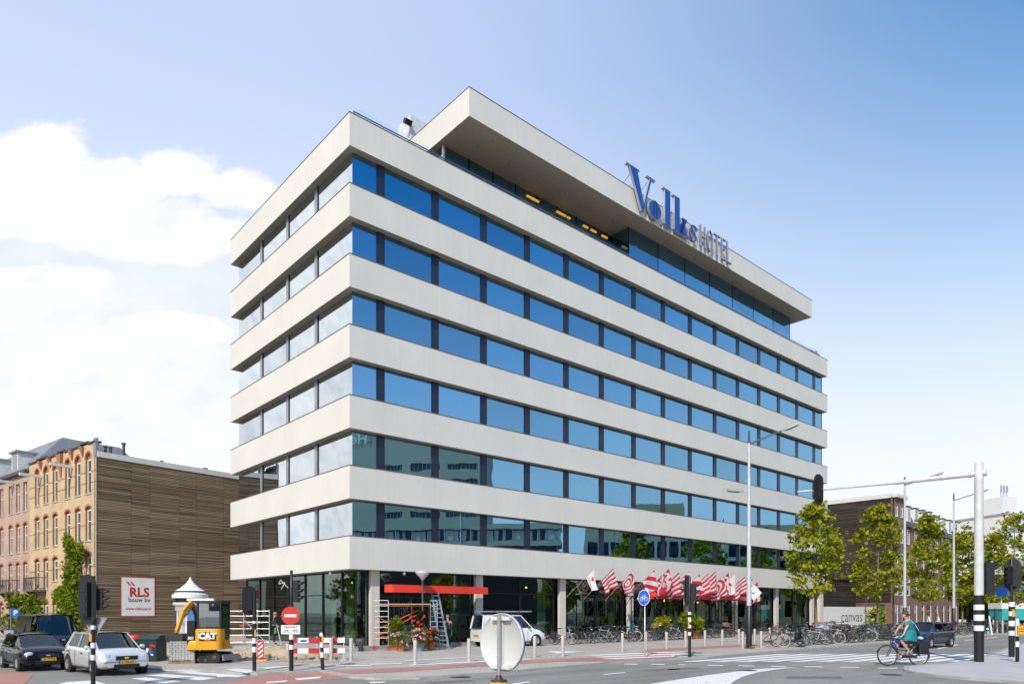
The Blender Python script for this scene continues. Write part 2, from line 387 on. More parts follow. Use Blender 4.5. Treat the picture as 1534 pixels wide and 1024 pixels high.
m2 = nd('ShaderNodeMixShader'); L(cl, m2.inputs[0]); L(m1.outputs[0], m2.inputs[1]); L(b3.outputs[0], m2.inputs[2])
ow = nd('ShaderNodeOutputWorld'); L(m2.outputs[0], ow.inputs[0])
# ------------------------------------------------------------------ ground
def flat(name, pts, z, mat, label=None, kind='structure', parent=None):
    mb = MB(); mb.add([(p[0], p[1], z) for p in pts], [tuple(range(len(pts)))], 0)
    o = mb.build(name, mat, parent)
    if kind and parent is None: o['kind'] = kind
    # face up
    if o.data.polygons[0].normal.z < 0: o.data.flip_normals()
    return o
g = MB(); g.add([(-900,-300,0),(900,-300,0),(900,1500,0),(-900,1500,0)], [(0,1,2,3)]); g.build('road', asph)['kind'] = 'structure'
hvd = Vector((-.788, .616, 0))
K1 = at(205, 1001.5, .03)
front = [K1+hvd*160, K1+hvd*60, K1+hvd*25, K1] + [at(*p, .03) for p in ((290,1003),(340,1007),(385,1009.5),(430,1007),(480,1004.5),(500,1008),(525,1014),(560,1016.5),(628,1015.5),(760,1006),(910,992.5),(1000,987.5),(1060,984.5),(1110,979.5),(1250,968.5),(1400,957.5),(1534,947.6))]
kd = (front[-1]-front[-2]).normalized()
front += [front[-1]+kd*60, front[-1]+kd*400]
poly = front + [Vector((900, 1400, 0)), Vector((-880, 1400, 0)), Vector((-880, front[0].y, 0))]
pv = MB(); n = len(poly)
pv.add([(p.x, p.y, PZ) for p in poly], [tuple(range(n))], 0)
o = pv.build('pavement', paving); o['kind'] = 'structure'
if o.data.polygons[0].normal.z < 0: o.data.flip_normals()
def kerb(name, pts, z, wdt=.16, side=1, mat=kerb_m):
    mb = MB(); 
    for a, b in zip(pts, pts[1:]):
        d = (b-a).normalized(); nrm = Vector((-d.y, d.x, 0))*side
        mb.add([(a.x,a.y,-.01),(b.x,b.y,-.01),(b.x,b.y,z),(a.x,a.y,z),(a.x+nrm.x*wdt,a.y+nrm.y*wdt,z),(b.x+nrm.x*wdt,b.y+nrm.y*wdt,z)], [(0,1,2,3),(3,2,5,4)], 0)
    o = mb.build(name, mat); o['kind'] = 'structure'; return o
kerb('kerb', front, PZ+.004)
# right-hand traffic island
isl = [at(*p) for p in ((1353,1003),(1356,999.5),(1375,997.5),(1420,995),(1452,990),(1482,981),(1508,972),(1534,964),(1600,948))]
isl2 = [at(*p) for p in ((1660,1035),(1534,1024.5),(1500,1021.5),(1450,1018),(1400,1013),(1368,1008.5),(1355,1005.5))]
ipoly = isl + [at(1700, 950), at(1800, 1035)] + isl2
flat('traffic_island', ipoly, PZ, island_m)
kerb('island_kerb', isl2+[isl[0]]+isl[:], PZ+.004, side=-1)
# red cycle path + markings
def sd(s, d): return hp(s, d)
q_ = lambda x, y: at(x, y, PZ)
red1 = [q_(486,1002.6), q_(505,1005.4), q_(528,1008.5), q_(600,1005.4), q_(735,996.0), q_(840,990.2), q_(880,989.8), q_(912,990.0), q_(1000,985.3), q_(1040,981.5), q_(1010,978.8), sd(12,-10.75), sd(80,-10.75), sd(80,-9.3), sd(12,-9.3), q_(940,982.0), q_(860,985), q_(800,987.4), q_(735,991.2), q_(640,997.5), q_(560,1001), q_(520,1003)]
flat('cycle_path', red1, PZ+.008, redpath)
redr = [at(*p) for p in ((300,1030),(350,1019),(405,1010.8),(480,1006),(505,1010.5),(522,1015.5),(470,1019),(400,1030))]
flat('cycle_crossing', redr, .008, redpath)
flat('cycle_lane', [at(*p) for p in ((-40,1008),(10,1004.5),(52,1009),(34,1026),(20,1040),(-60,1040))], .008, redpath)
def marks(name, quads, z):
    mb = MB()
    for q in quads:
        pts = [at(*p) if len(p) == 2 else p for p in q]
        a = sum(pts[i].x*pts[(i+1) % len(pts)].y-pts[(i+1) % len(pts)].x*pts[i].y for i in range(len(pts)))
        if a < 0: pts = pts[::-1]
        mb.add([(p.x, p.y, z) for p in pts], [tuple(range(len(pts)))], 0)
    o = mb.build(name, white_p); o['kind'] = 'structure'; return o
zb = []
for i in range(13):
    x0 = 6.75+i*1.075; y0 = 28.45; Ls = 7.9
    a = Vector((x0, y0, 0)); b = a+Vector((.70, 0, 0)); zb.append([a, b, b+U*Ls, a+U*Ls])
marks('pedestrian_crossing', zb, .006)
zl = [[(262,1006.8),(288,1005.6),(372,1011.2),(352,1014)], [(216,1010.6),(246,1009),(324,1015),(300,1018.4)], [(196,1015.4),(218,1014),(272,1020),(244,1023)], [(100,1021),(140,1018.5),(165,1026),(60,1030)], [(240,1003.8),(262,1003.2),(305,1005),(285,1006)]]
marks('side_crossing', zl, .006)
dz_ = []
for a, b, y in ((1016,1026,995.2),(1060,1083,996),(1106,1130,996.8),(1155,1178,997.4),(1205,1232,998.2),(1259,1287,999),(1315,1344,1000.2),(935,955,994.2),(976,996,994.6)):
    dz_.append([(a, y-.5), (b, y-.2), (b, y+.9), (a, y+.6)])
dz_ += [[(904,1009.4),(936,1006.6),(937,1007.6),(905,1010.6)], [(762,1024.5),(792,1020.3),(795,1021.4),(768,1026)], [(552,1021),(580,1020.3),(574,1022.4),(556,1023.2)]]
dz_ += [[(1404,970.5),(1434,964.5),(1436,965.3),(1406,972)], [(1290,964),(1360,958.5),(1362,959.3),(1292,965)], [(1445,958.4),(1462,957),(1462,957.8),(1445,959.2)], [(1490,950),(1520,948.6),(1520,949.8),(1494,951)], [(1475,955),(1494,953.6),(1494,954.4),(1475,955.8)]]
dz_ += [[(441,1016),(482,1012.6),(478,1015.6),(446,1018.4)], [(400,1021),(432,1018.5),(428,1021),(398,1023)], [(520,1004.2),(474,1005.4),(476,1006.2),(522,1005)], [(324,1012),(362,1010.8),(358,1013),(326,1014)]]
marks('lane_marking', dz_, .012)
marks('lane_arrow', [[(1199,998.2),(1130,1001.8),(1060,1010.5),(1000,1019.5),(962,1026),(930,1034),(1080,1034),(1092,1026),(1100,1019.5),(1112,1013),(1135,1006.4),(1165,1001.6)]], .006)
# raised marks on the pavement
pm = []
def pq(ps): return [at(p[0], p[1], PZ) for p in ps]
for y, dx_ in ((976.8, 0), (979.2, 16), (981.6, 34)):
    pm.append(pq([(866+dx_, y+4.4), (1000+dx_*.9, y-.9), (1034+dx_*.7, y-.5), (890+dx_, y+5.2)]))
pm += [pq([(606,988.6),(726,982.8),(728,983.6),(608,989.6)]), pq([(552,994.2),(600,993.2),(603,994.3),(556,995.4)]), pq([(612,995.4),(790,986.2),(794,987.4),(614,996.8)]),
       pq([(448,995.2),(556,996.2),(556,997.6),(448,996.2)]), pq([(818,974.6),(880,975.6),(834,978.6)]), pq([(338,1003),(352,1001),(388,1003.5),(370,1008)]), pq([(388,1000),(436,996.8),(437,998),(400,1001.6)]),
       pq([(1002,980.2),(1060,980.6),(1018,984.4)])]
marks('pavement_marking', pm, PZ+.014)
# dug-up ground in front of the left face
def heap(name, label, c, rx, ry, h, mat, cat, rotz=0, seed=1, kind=None, bump_=.25):
    q = random.Random(seed); mb = MB(); n, k = 22, 7; vs = []; ph = [q.uniform(0, 6.28) for _ in range(6)]
    for j in range(k+1):
        rr = j/k
        for i in range(n):
            t = 2*math.pi*i/n; wob = 1+.16*math.sin(3*t+ph[0])+.1*math.sin(5*t+ph[1])
            zz = h*(1-rr)**1.15*(1+bump_*math.sin(4*t+ph[2]+rr*5)) + (q.uniform(0, .05*h) if 0 < j < k else 0)
            if j == k: zz = -.02
            vs.append((rr*rx*wob*math.cos(t), rr*ry*wob*math.sin(t), zz))
    fs = [(j*n+i, (j+1)*n+i, (j+1)*n+(i+1) % n, j*n+(i+1) % n) for j in range(k) for i in range(n)]
    mb.add(vs, fs, 0, True); o = mb.build(name, mat, None, c, rotz); tag(o, label, cat, kind=kind); return o
flat('dug_ground', [at(x, y, PZ) for x, y in ((344,978),(460,972),(512,980),(506,992),(440,991),(352,988))], PZ+.006, sand_m)
heap('sand_heap', 'low heap of yellow sand between the dark container and the paver pallet', at(246, 985, PZ), .9, .8, .62, sand_m, 'sand heap', seed=3)
heap('sand_heap', 'wide heap of sand and rubble below the hotel terrace behind the red chevron marker', at(410, 982, PZ), 2.6, .7, .42, sand_m, 'sand heap', seed=5)
rub = MB(); q = random.Random(4)
for i in range(110):
    p = at(q.uniform(348, 510), q.uniform(974, 988), PZ); e = q.uniform(.05, .16)
    rub.obox((p.x, p.y, PZ+e*.4), e*1.5, e, e*.9, Matrix.Rotation(q.uniform(0, 3), 3, Vector((q.random(), q.random(), 1))))
o = rub.build('rubble', M('rubble_stone', (.38, .33, .27), .9, var=.3, scale=1)); tag(o, 'loose paving rubble scattered along the dug-up strip below the terrace', 'rubble', kind='stuff')

# repairs, drains and manhole covers in the road
patch = M('asphalt_patch', (.15, .147, .138), .85, var=.12, scale=3, bmp=.25, bscale=60)
pm = MB()
for q4 in ([(640,1021),(700,1017.5),(712,1019.5),(652,1023.4)], [(960,1003),(1040,999),(1052,1000.2),(975,1004.5)], [(1180,1012),(1260,1012.6),(1262,1016),(1176,1015.4)], [(1000,1001.5),(1016,1001.2),(1020,1002.6),(1003,1003)]):
    pts = [at(*p) for p in q4]; a = sum(pts[i].x*pts[(i+1) % 4].y-pts[(i+1) % 4].x*pts[i].y for i in range(4))
    if a < 0: pts = pts[::-1]
    pm.add([(p.x, p.y, .004) for p in pts], [(0,1,2,3)])
pm.build('road_patch', patch)['kind'] = 'structure'
seam = MB(); q = random.Random(12)
for (x0, y0, dx_, dy_) in ((-1.5, 20.5, .749, .663), (3.0, 21.0, .749, .663), (6.0, 24.5, .8, .6), (11, 24, -.3, 1)):
    p = Vector((x0, y0)); d = Vector((dx_, dy_)).normalized(); pts = [p]
    for i in range(26): pts.append(pts[-1]+d*.7+Vector((q.gauss(0,.05), q.gauss(0,.05))))
    for a, b in zip(pts, pts[1:]):
        n_ = (b-a).normalized(); n_ = Vector((-n_.y, n_.x))*.022; seam.add([(a.x+n_.x,a.y+n_.y,.0025),(a.x-n_.x,a.y-n_.y,.0025),(b.x-n_.x,b.y-n_.y,.0025),(b.x+n_.x,b.y+n_.y,.0025)], [(0,1,2,3)])
seam.build('road_crack', M('tar_seam', (.05, .05, .048), .6))['kind'] = 'structure'
for i, (x, y, lb) in enumerate(((1120, 1003.5, 'round iron manhole cover in the road below the traffic signal in front of the flags'), (690, 1013.5, 'round iron manhole cover in the road left of the round sign seen from behind'), (1335, 1010, 'round iron manhole cover in the road below the cyclist'))):
    m_ = MB(); m_.lathe([(0,.011),(.30,.011),(.33,.006),(.33,0)], n=24); o = m_.build('manhole_cover', M('cast_iron', (.06, .055, .05), .6, .4, var=.3, scale=20), None, at(x, y)); tag(o, lb, 'manhole cover', 'manhole covers in the road')
# ------------------------------------------------------------------ the hotel
LF, LW = 52.6, 16.3
BT0, ST, BH = 5.80, 3.523, 1.643
hotel = thing('hotel_building', 'seven-storey hotel block with pale horizontal bands and blue-mirrored ribbon windows', 'hotel', C0, AU)
for k in range(7):
    zt = BT0+ST*k
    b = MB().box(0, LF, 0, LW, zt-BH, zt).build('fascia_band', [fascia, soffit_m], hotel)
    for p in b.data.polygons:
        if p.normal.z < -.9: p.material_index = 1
    MB().box(-.02, LF+.02, -.02, LW+.02, zt+.002, zt+.035).build('coping', coping, b)
# windows: front row plane y=.38, left plane x=.38
r_ = .38; fm = [1.42+3.469*k for k in range(15)]; lm = [3.83, 7.55, 11.40]
jobs = []
for k in range(6):
    z0 = BT0+ST*k+.035; z1 = BT0+ST*(k+1)-BH
    e = r_
    edges = [(r_+.0, r_+fm[0]-.0)]
    for i in range(15):
        a = r_+fm[i]+.42; bb = r_+fm[i+1] if i < 14 else LF-r_
        edges.append((a, bb))
    for i, (a, bb) in enumerate(edges): jobs.append(('f', a, bb, z0, z1, i, k))
    lm = [x+.38 for x in lm]
    le = [(r_, lm[0]), (lm[0]+.45, lm[1]), (lm[1]+.42, lm[2]), (lm[2]+.44, LW-r_)]
    lm = [x-.38 for x in lm]
    for i, (a, bb) in enumerate(le): jobs.append(('l', a, bb, z0, z1, i, k))
lum = []; keep = []
for j in jobs: (lum if (j[0] == 'f' and j[5] >= 13) or (j[0]=='f' and j[5]==12 and j[6]<3) else keep).append(j)
while len(keep) > 100:
    x = max((j for j in keep if j[0] == 'f'), key=lambda j: (j[5], -j[6])); keep.remove(x); lum.append(x)
def pane(mb, fr, j):
    f, a, b, z0, z1, i, k = j
    if f == 'f':
        mb.box(a+.04 if i else a, b-.03, r_+.03, r_+.05, z0+.05, z1-.03)
        fr.box(a if i else a+.03, b, r_+.06, r_+.12, z0, z0+.06, 0); fr.box(a if i else a+.03, b, r_+.06, r_+.12, z1-.05, z1, 0)
        if i: fr.box(a, a+.035, r_+.0, r_+.14, z0+.061, z1-.051)
        fr.box(b-.028, b, r_-.002, r_+.14, z0+.061, z1-.051)
        if b < LF-r_-.1: fr.box(b+.002, b+.418, r_-.01, r_+.10, z0, z1, 0)
    else:
        mb.box(r_+.03, r_+.05, a+.04 if i else a+.06, b-.03, z0+.05, z1-.03)
        fr.box(r_+.06, r_+.12, a+.06, b, z0, z0+.06, 0); fr.box(r_+.06, r_+.12, a+.06, b, z1-.05, z1, 0)
        if b < LW-r_-.1: fr.box(r_-.01, r_+.09, b+.10, b+.41, z0, z1, 1); fr.box(r_+.0, r_+.10, b+.002, b+.098, z0, z1, 0)
mull_l = M('silver_mullion', (.34, .35, .36), .35, .6)
for j in keep:
    mb = MB(); fr = MB(); pane(mb, fr, j)
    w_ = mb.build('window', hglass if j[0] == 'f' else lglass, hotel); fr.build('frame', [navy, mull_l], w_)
    rr = random.Random(j[5]*31+j[6]*7)
    if (j[0] == 'f' and (rr.random() < .6 or (j[5] == 0 and j[6] in (2, 4)))):
        c = MB(); a, b = j[1], j[2]; wd = rr.uniform(.5, .95); x = (b-wd-.15) if rr.random() < .7 else a+.15
        n = 14; vs = []
        for q in range(n+1):
            xx = x+wd*q/n; yy = r_+.5+.06*math.sin(q*2.2)
            vs += [(xx, yy, j[3]+.02), (xx, yy, j[4]-.02)]
        c.add(vs, [(2*q, 2*q+2, 2*q+3, 2*q+1) for q in range(n)], 0, True); c.build('curtain', curtain_m, w_)
mb = MB(); fr = MB()
for j in lum: pane(mb, fr, j)
# right end and back of each storey
for k in range(6):
    z0 = BT0+ST*k+.035; z1 = BT0+ST*(k+1)-BH
    for a, b in ((.45, 4.2), (4.6, 8), (8.4, 12), (12.4, LW-.4)): mb.box(LF-r_-.05, LF-r_-.03, a, b, z0+.05, z1-.03)
    for i in range(15): mb.box(r_+.3+3.46*i, r_+3.4+3.46*i, LW-r_-.05, LW-r_-.03, z0+.05, z1-.03)
    for a in (4.22, 8.02, 12.02): fr.box(LF-r_-.1, LF-r_+.01, a, a+.36, z0, z1)
tag(mb.build('window', hglass, hotel), kind='stuff'); tag(fr.build('frame', [navy, mull_l], hotel), kind='stuff')
# inside of the upper floors
c = MB()
for k in range(6):
    z0 = BT0+ST*k; z1 = BT0+ST*(k+1)-BH
    c.box(4.2, LF-2.2, 4.2, 12, z0+.04, z1-.002, 0)
    for i in range(0, 15, 2): c.box(r_+fm[i]+.12, r_+fm[i]+.3, r_+.2, 4.18, z0+.04, z1-.003, 1)
c.build('core_wall', [interior, int_light], hotel)
# ground floor
GZ = .25; TB = BT0-BH; gr = .78
c = MB(); c.box(.3, LF-.3, .30, LW-.3, .0, GZ, 0); c.build('plinth', plinth_m, hotel)
c = MB(); c.box(1.5, LF-1.5, 8.0, LW-1, GZ+.002, TB-.002, 0); c.box(gr+.2, LF-gr-.2, gr+.2, 8, TB-.35, TB-.3, 0)
for s in (9, 20, 33, 44): c.box(s, s+.2, 3.6, 7.99, GZ+.002, TB-.36, 0)
for s, d in ((4, 5), (12, 5), (17, 4.6), (24, 5), (30, 5.5), (38, 4.5), (47, 5)): c.box(s, s+2.6, d, d+.7, GZ+.002, 1.35, 1)
c.build('lobby_wall', [interior, M('walnut_counter', (.16, .08, .04), .5)], hotel)
cols = [1.50+6.97*i for i in range(8)]
for s in cols:
    MB().box(s, s+.52, .50, .72, .10, TB-.001).build('column', column_m, hotel)
for i in range(8):
    a = (cols[i-1]+.56) if i else gr+.03; b = cols[i] if i < 8 else LF-gr
    if i == 0: segs = [(gr+.03, 1.48)]
    else:
        m_ = (a+b)/2-.1; segs = [(a+.1, m_), (m_+.08, b-.35 if i > 1 else b-.1)]
    for (p, q) in segs:
        w_ = MB().box(p+.03, q-.03, gr, gr+.02, GZ+.06, TB-.07).build('shop_window', gglass, hotel)
        fr = MB(); fr.box(p, q, gr-.05, gr+.08, GZ, GZ+.06); fr.box(p, q, gr-.05, gr+.08, TB-.07, TB-.003)
        fr.box(p-.03, p+.03, gr-.06, gr+.09, GZ, TB-.004); fr.box(q-.03, q+.03, gr-.06, gr+.09, GZ, TB-.004)
        if i in (2, 3, 4, 6): fr.box(p+.03, q-.03, gr-.04, gr+.07, TB-1.05, TB-1.0)
        fr.build('frame', navy2, w_)
    if i:
        c = MB(); x0 = b-1.25; n = 18; vs = []
        for q in range(n+1):
            xx = x0+.75*q/n; vs += [(xx, 1.35+.05*math.sin(q*1.9), GZ+.05), (xx, 1.35+.05*math.sin(q*1.9), TB-.4)]
        c.add(vs, [(2*q, 2*q+2, 2*q+3, 2*q+1) for q in range(n)], 0, True); c.build('curtain', greencurt, hotel)
le = [gr, 2.2, 4.4, 6.6, 8.8, 11.0, 13.2, 15.4]
for a, b in zip(le, le[1:]):
    w_ = MB().box(gr, gr+.02, a+.03, b-.03, GZ+.06, TB-.07).build('shop_window', gglass, hotel)
    fr = MB(); fr.box(gr-.05, gr+.08, a, b, GZ, GZ+.06); fr.box(gr-.05, gr+.08, a, b, TB-.07, TB-.003); fr.box(gr-.06, gr+.10, b-.05, b+.05, GZ, TB-.004)
    if a > 1 and a < 9: fr.box(gr-.03, gr+.06, a+.03, b-.05, 2.9, 2.95)
    fr.build('frame', navy2, w_)
c = MB(); c.box(1.9, 2.0, 3.2, 3.9, GZ+.05, TB-.4); c.box(1.9, 2.0, 5.2, 5.6, GZ+.05, TB-.4); c.build('curtain', greencurt, hotel)
MB().box(LF-gr-.02, LF-gr, gr, LW-gr, GZ, TB-.003).build('shop_window', gglass, hotel)
MB().box(LF-1.0, LF-.35, .25, .7, .10, TB-.002).build('column', column_m, hotel)
MB().box(gr, LF-gr, LW-gr-.2, LW-gr, GZ, TB-.003).build('back_wall', fascia, hotel)
lampm = M('warm_lamp', (1., .55, .12), .5, emit=5.)
for (s, d, z) in ((24.6, 1.5, 3.0), (26.4, 2.2, 2.9), (28.1, 1.6, 3.0), (29.3, 2.5, 2.9), (31.6, 1.7, 3.0), (33.5, 2.2, 2.8), (14.0, 2.2, 3.6)):
    c = MB(); c.sphere((s, d, z), .07, 8, 6, 0); c.tube((s, d, z+.07), (s, d, TB-.36), .008, n=4, mat=1); c.build('pendant_lamp', [lampm, navy2], hotel)
MB().sphere((gr+.4, 1.9, 3.55), .05, 8, 6).build('pendant_lamp', M('green_lamp', (.05, 1., .15), .5, emit=4.), hotel)
# entrance doors in the first bay
d_ = MB(); d_.box(2.2, 7.4, gr-.10, gr-.07, 2.75, 2.85)
for s in (2.2, 3.5, 4.8, 6.1, 7.34): d_.box(s, s+.06, gr-.10, gr-.065, .10, 2.749)
d_.build('door_frame', navy2, hotel)
for s in (4.05, 5.4): MB().box(s, s+.04, gr-.2, gr-.15, .9, 2.5).build('door_handle', chrome, hotel)
# penthouse
RZ = BT0+ST*6+.036; P0, P1 = 30.27, 31.90
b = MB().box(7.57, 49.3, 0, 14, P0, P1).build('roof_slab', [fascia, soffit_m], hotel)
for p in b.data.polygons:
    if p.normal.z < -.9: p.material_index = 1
MB().box(7.55, 49.32, -.02, 14.02, P1+.002, P1+.035).build('coping', coping, b)
pent = MB(); pent.box(10.5, 46, 6.0, 12.8, RZ, P0-.002); pent.build('penthouse_wall', interior, hotel)
def pw(x0, x1, y0, y1):
    return MB().box(x0, x1, y0, y1, RZ, P0-.003).build('penthouse_window', hglass, hotel)
s = 23.58
for i in range(7):
    e = min(s+3.5, 47.7)
    if e-s > .3: pw(s+.02, e-.02, 1.42, 1.44)
    s = e
fr = MB(); s = 23.55
for i in range(8):
    x = min(s, 47.72); fr.box(x-.02, x+.02, 1.40, 1.46, RZ, P0-.004); s += 3.5
for i in range(9): fr.box(8.0+1.95*i, 8.06+1.95*i, 3.05, 3.16, RZ, P0-.004)
fr.build('penthouse_frame', navy2, hotel)
for i in range(8): pw(8.08+1.95*i, 9.98+1.95*i, 3.1, 3.12)
pw(23.55, 23.57, 1.46, 3.06); pw(47.70, 47.72, 1.47, 12.4); 
for a in (3.2, 6.3, 9.4): pw(8.0, 8.02, a, a+3.0)
MB().box(7.86, 7.98, 2.9, 3.04, RZ, P0-.004).build('post', galv, hotel)
strip = M('amber_strip_light', (1., .50, .04), .5, emit=.42)
for a, b in ((14.6, 15.7), (17.4, 18.3), (18.45, 18.75), (20.1, 20.6), (20.9, 21.5), (22.1, 22.7)):
    MB().box(a, b, 2.72, 2.84, 29.62, 29.72).build('strip_light', strip, hotel)
fr = MB(); 
for a in (9.5, 12, 14.5, 17, 19.5, 22): fr.tube((a, 1.6, P0-.001), (a, 1.6, P0-.25), .02, n=6)
for a in range(10, 48, 3): fr.sphere((a, .75, P0-.01), .05, 6, 4)
fr.build('soffit_fitting', mgrey, hotel)
# roof-edge balustrade
hr = MB(); hr.tube((.45, .45, 27.42), (51.9, .45, 27.42), .035, n=6, mat=0)
for i in range(31): hr.bar((.5+1.71*i, .45, RZ), (.5+1.71*i, .45, 27.45), .03, .05, 0)
hr.build('handrail', bluegrey, hotel)
gl = MB()
for i in range(30): gl.box(.55+1.71*i, 2.15+1.71*i, .40, .412, RZ+.05, 27.62)
for i in range(8): gl.box(.40, .412, .5+1.9*i, 2.3+1.9*i, RZ+.05, 27.75)
gl.build('balustrade', pglass, hotel)
MB().box(8.2, 10.0, 7.0, 8.5, P1+.036, 34.3).build('plant_room', M('pale_cladding', (.62, .64, .66), .5), hotel)
fl = MB(); fl.obox((7.9, 6.85, 33.6), .5, .3, .3, Matrix.Rotation(.5, 3, 'X')); fl.bar((8.19, 7.1, 33.6), (7.9, 6.9, 33.6), .05); fl.build('floodlight', navy2, hotel)
pl = thing('terrace_shrub', 'bluish shrub in a low tub at the far right end of the roof terrace', 'shrub', hp(50.9, .75, RZ), 0); pl.scale = (.62,)*3
lv = MB(); q = random.Random(2)
for i in range(260):
    c = Vector((q.gauss(0, .45), q.gauss(0, .3), .45+abs(q.gauss(0, .35)))); a = Vector((q.uniform(-1,1), q.uniform(-1,1), q.uniform(-1,1))).normalized()*.1; bq = a.cross(Vector((q.random(), q.random(), 1))).normalized()*.05
    lv.add([c-a, c+bq, c+a, c-bq], [(0,1,2,3)])
lv.build('foliage', M('bluish_leaf', (.13, .20, .20), .6), pl)
MB().lathe([(.28,0),(.34,.4),(.3,.4),(.3,.36),(.0,.36)], n=12).build('tub', dgrey, pl)
for (s, d) in ((3.0, -.05), (.9, 3.0)):
    pass
for i, (s, d, lbl) in enumerate(((-.05, 2.4, 'small white security camera under the band of the hotel left face near the corner'), (3.3, -.05, 'small white security camera under the band above the scaffolded entrance'))):
    m_ = MB(); m_.sphere((0,0,-.12), .09, 8, 6); m_.tube((0,0,-.05), (0,0,.0), .03, n=6)
    o = m_.build('security_camera', white, None, hp(s if i else .2, d if not i else .15, TB), AU); tag(o, lbl, 'camera', 'security cameras under the lowest band')

# ------------------------------------------------------------------ rooftop lettering
sign = thing('rooftop_sign', 'large blue and silver serif and slim letters fixed to the roof edge', 'sign', hp(21.3, -.12, 30.4), AU)
edge = M('silver_letter_edge', (.52, .52, .54), .35, .5)
def letter(polys, x, w_, h_, z=0., dep=.17, face=signblue, grow=.07, mid=None):
    """polys in unit space; silver casing, blue face standing proud"""
    mb = MB()
    for P in polys:
        Q = [(x+px*w_, z+py*h_) for px, py in P]
        mb.prism(Q, (0, -.02, 0), X1, Z1, Vector((0,-1,0)), dep, 1)
        cx = sum(p[0] for p in Q)/len(Q); cz = sum(p[1] for p in Q)/len(Q)
        def inset(Q, t):
            out = []; n = len(Q)
            ar = sum(Q[i][0]*Q[(i+1)%n][1]-Q[(i+1)%n][0]*Q[i][1] for i in range(n)); sg = 1 if ar > 0 else -1
            for i in range(n):
                a = Vector(Q[i-1]); b = Vector(Q[i]); c_ = Vector(Q[(i+1) % n])
                d1 = (b-a).normalized(); d2 = (c_-b).normalized()
                n1 = Vector((-d1.y, d1.x))*sg; n2 = Vector((-d2.y, d2.x))*sg
                bis = (n1+n2); 
                if bis.length < 1e-3: out.append((b.x, b.y)); continue
                bis.normalize(); k = t/max(.35, bis.dot(n1)); out.append((b.x+bis.x*k, b.y+bis.y*k))
            return out
        mb.prism(inset(Q, min(grow, .05)), (0, -.02-dep, 0), X1, Z1, Vector((0,-1,0)), .02, 0)
    return mb.build('letter', [face, edge] if mid is None else [mid, face], sign)
def ring(cx, cz, rx, rz, ix, iz, n=20):   # quads of an ellipse ring as polys
    out = []
    for i in range(n):
        a0 = 2*math.pi*i/n; a1 = 2*math.pi*(i+1)/n
        out.append([(cx+rx*math.cos(a0), cz+rz*math.sin(a0)), (cx+rx*math.cos(a1), cz+rz*math.sin(a1)), (cx+ix*math.cos(a1), cz+iz*math.sin(a1)), (cx+ix*math.cos(a0), cz+iz*math.sin(a0))])
    return out
Vp = [[(-.12,1),(.42,1),(.42,.955),(.34,.95),(.60,.22),(.84,.955),(.70,.955),(.70,1),(1.08,1),(1.08,.955),(.93,.95),(.60,0),(.50,0),(.02,.955),(-.12,.955)]]
letter(Vp, .15, 2.75, 2.75, .08)
def bowl(x0, x1, z0, z1, thick):          # fat-face o: two half crescents
    cx = (x0+x1)/2; cz = (z0+z1)/2; rx = (x1-x0)/2; rz = (z1-z0)/2; out = []
    n = 14
    for sg in (-1, 1):
        P = []
        for i in range(n+1):
            t = -math.pi/2+math.pi*i/n; P.append((cx+sg*rx*math.cos(t), cz+rz*math.sin(t)))
        for i in range(n, -1, -1):
            t = -math.pi/2+math.pi*i/n; P.append((cx+sg*max(.02, (rx-thick))*math.cos(t), cz+(rz-.06)*math.sin(t)))
        out.append(P)
    return out
letter(bowl(2.35, 3.85, .0, 1.38, .55), 0, 1, 1)
letter([[(x-.35, y) for x, y in ((4.35,0),(5.45,0),(5.45,.08),(5.3,.12),(5.3,2.72),(4.35,2.72),(4.35,2.62),(4.6,2.58),(4.6,.12),(4.35,.08))]], 0, 1, 1, .04)
kp = [(5.75,0),(6.95,0),(6.95,.08),(6.72,.12),(6.72,.60),(6.86,.70),(7.15,.1),(7.0,.08),(7.0,0),(8.0,0),(8.0,.08),(7.85,.1),(7.22,.98),(7.55,1.25),(7.75,1.27),(7.75,1.36),(7.05,1.36),(7.05,1.27),(7.25,1.25),(6.72,.78),(6.72,2.65),(5.75,2.65),(5.75,2.55),(6.0,2.5),(6.0,.12),(5.75,.08)]
letter([[(5.2+(x-5.75)*.96, y) for x, y in kp]], 0, 1, 1, .05)
def strokepoly(cl, wd):
    Lp = []; Rp = []
    for i, (p, w_) in enumerate(zip(cl, wd)):
        a = Vector(cl[max(0, i-1)]); b = Vector(cl[min(len(cl)-1, i+1)]); d = (b-a).normalized(); n = Vector((-d.y, d.x))*w_/2
        Lp.append((p[0]+n.x, p[1]+n.y)); Rp.append((p[0]-n.x, p[1]-n.y))
    return Lp+Rp[::-1]
scl = [(9.06,.98),(8.98,1.18),(8.80,1.29),(8.58,1.27),(8.42,1.12),(8.44,.92),(8.62,.74),(8.82,.56),(8.90,.34),(8.80,.14),(8.60,.06),(8.38,.10),(8.24,.28),(8.20,.42)]
swd = [.05,.12,.10,.09,.20,.30,.33,.32,.24,.12,.09,.10,.13,.06]
letter([strokepoly(scl[i:i+2], swd[i:i+2]) for i in range(len(scl)-1)], -2.66, 1.22, 1.0, .02, grow=.015)
slim = edge
def slimletter(polys):
    polys = [[(8.92+(x-9.35)*1.1, y) for x, y in P] for P in polys]
    letter(polys, 0, 1, 1, .1, .12, bluegrey, .02, edge)
t = .13; H0 = 1.72
slimletter([[(9.35,0),(9.35+t,0),(9.35+t,H0),(9.35,H0)], [(10.02-t,0),(10.02,0),(10.02,H0),(10.02-t,H0)], [(9.35+t,.8),(10.02-t,.8),(10.02-t,.92),(9.35+t,.92)]])
slimletter(ring(10.58, H0/2, .37, H0/2, .26, H0/2-.13, 22))
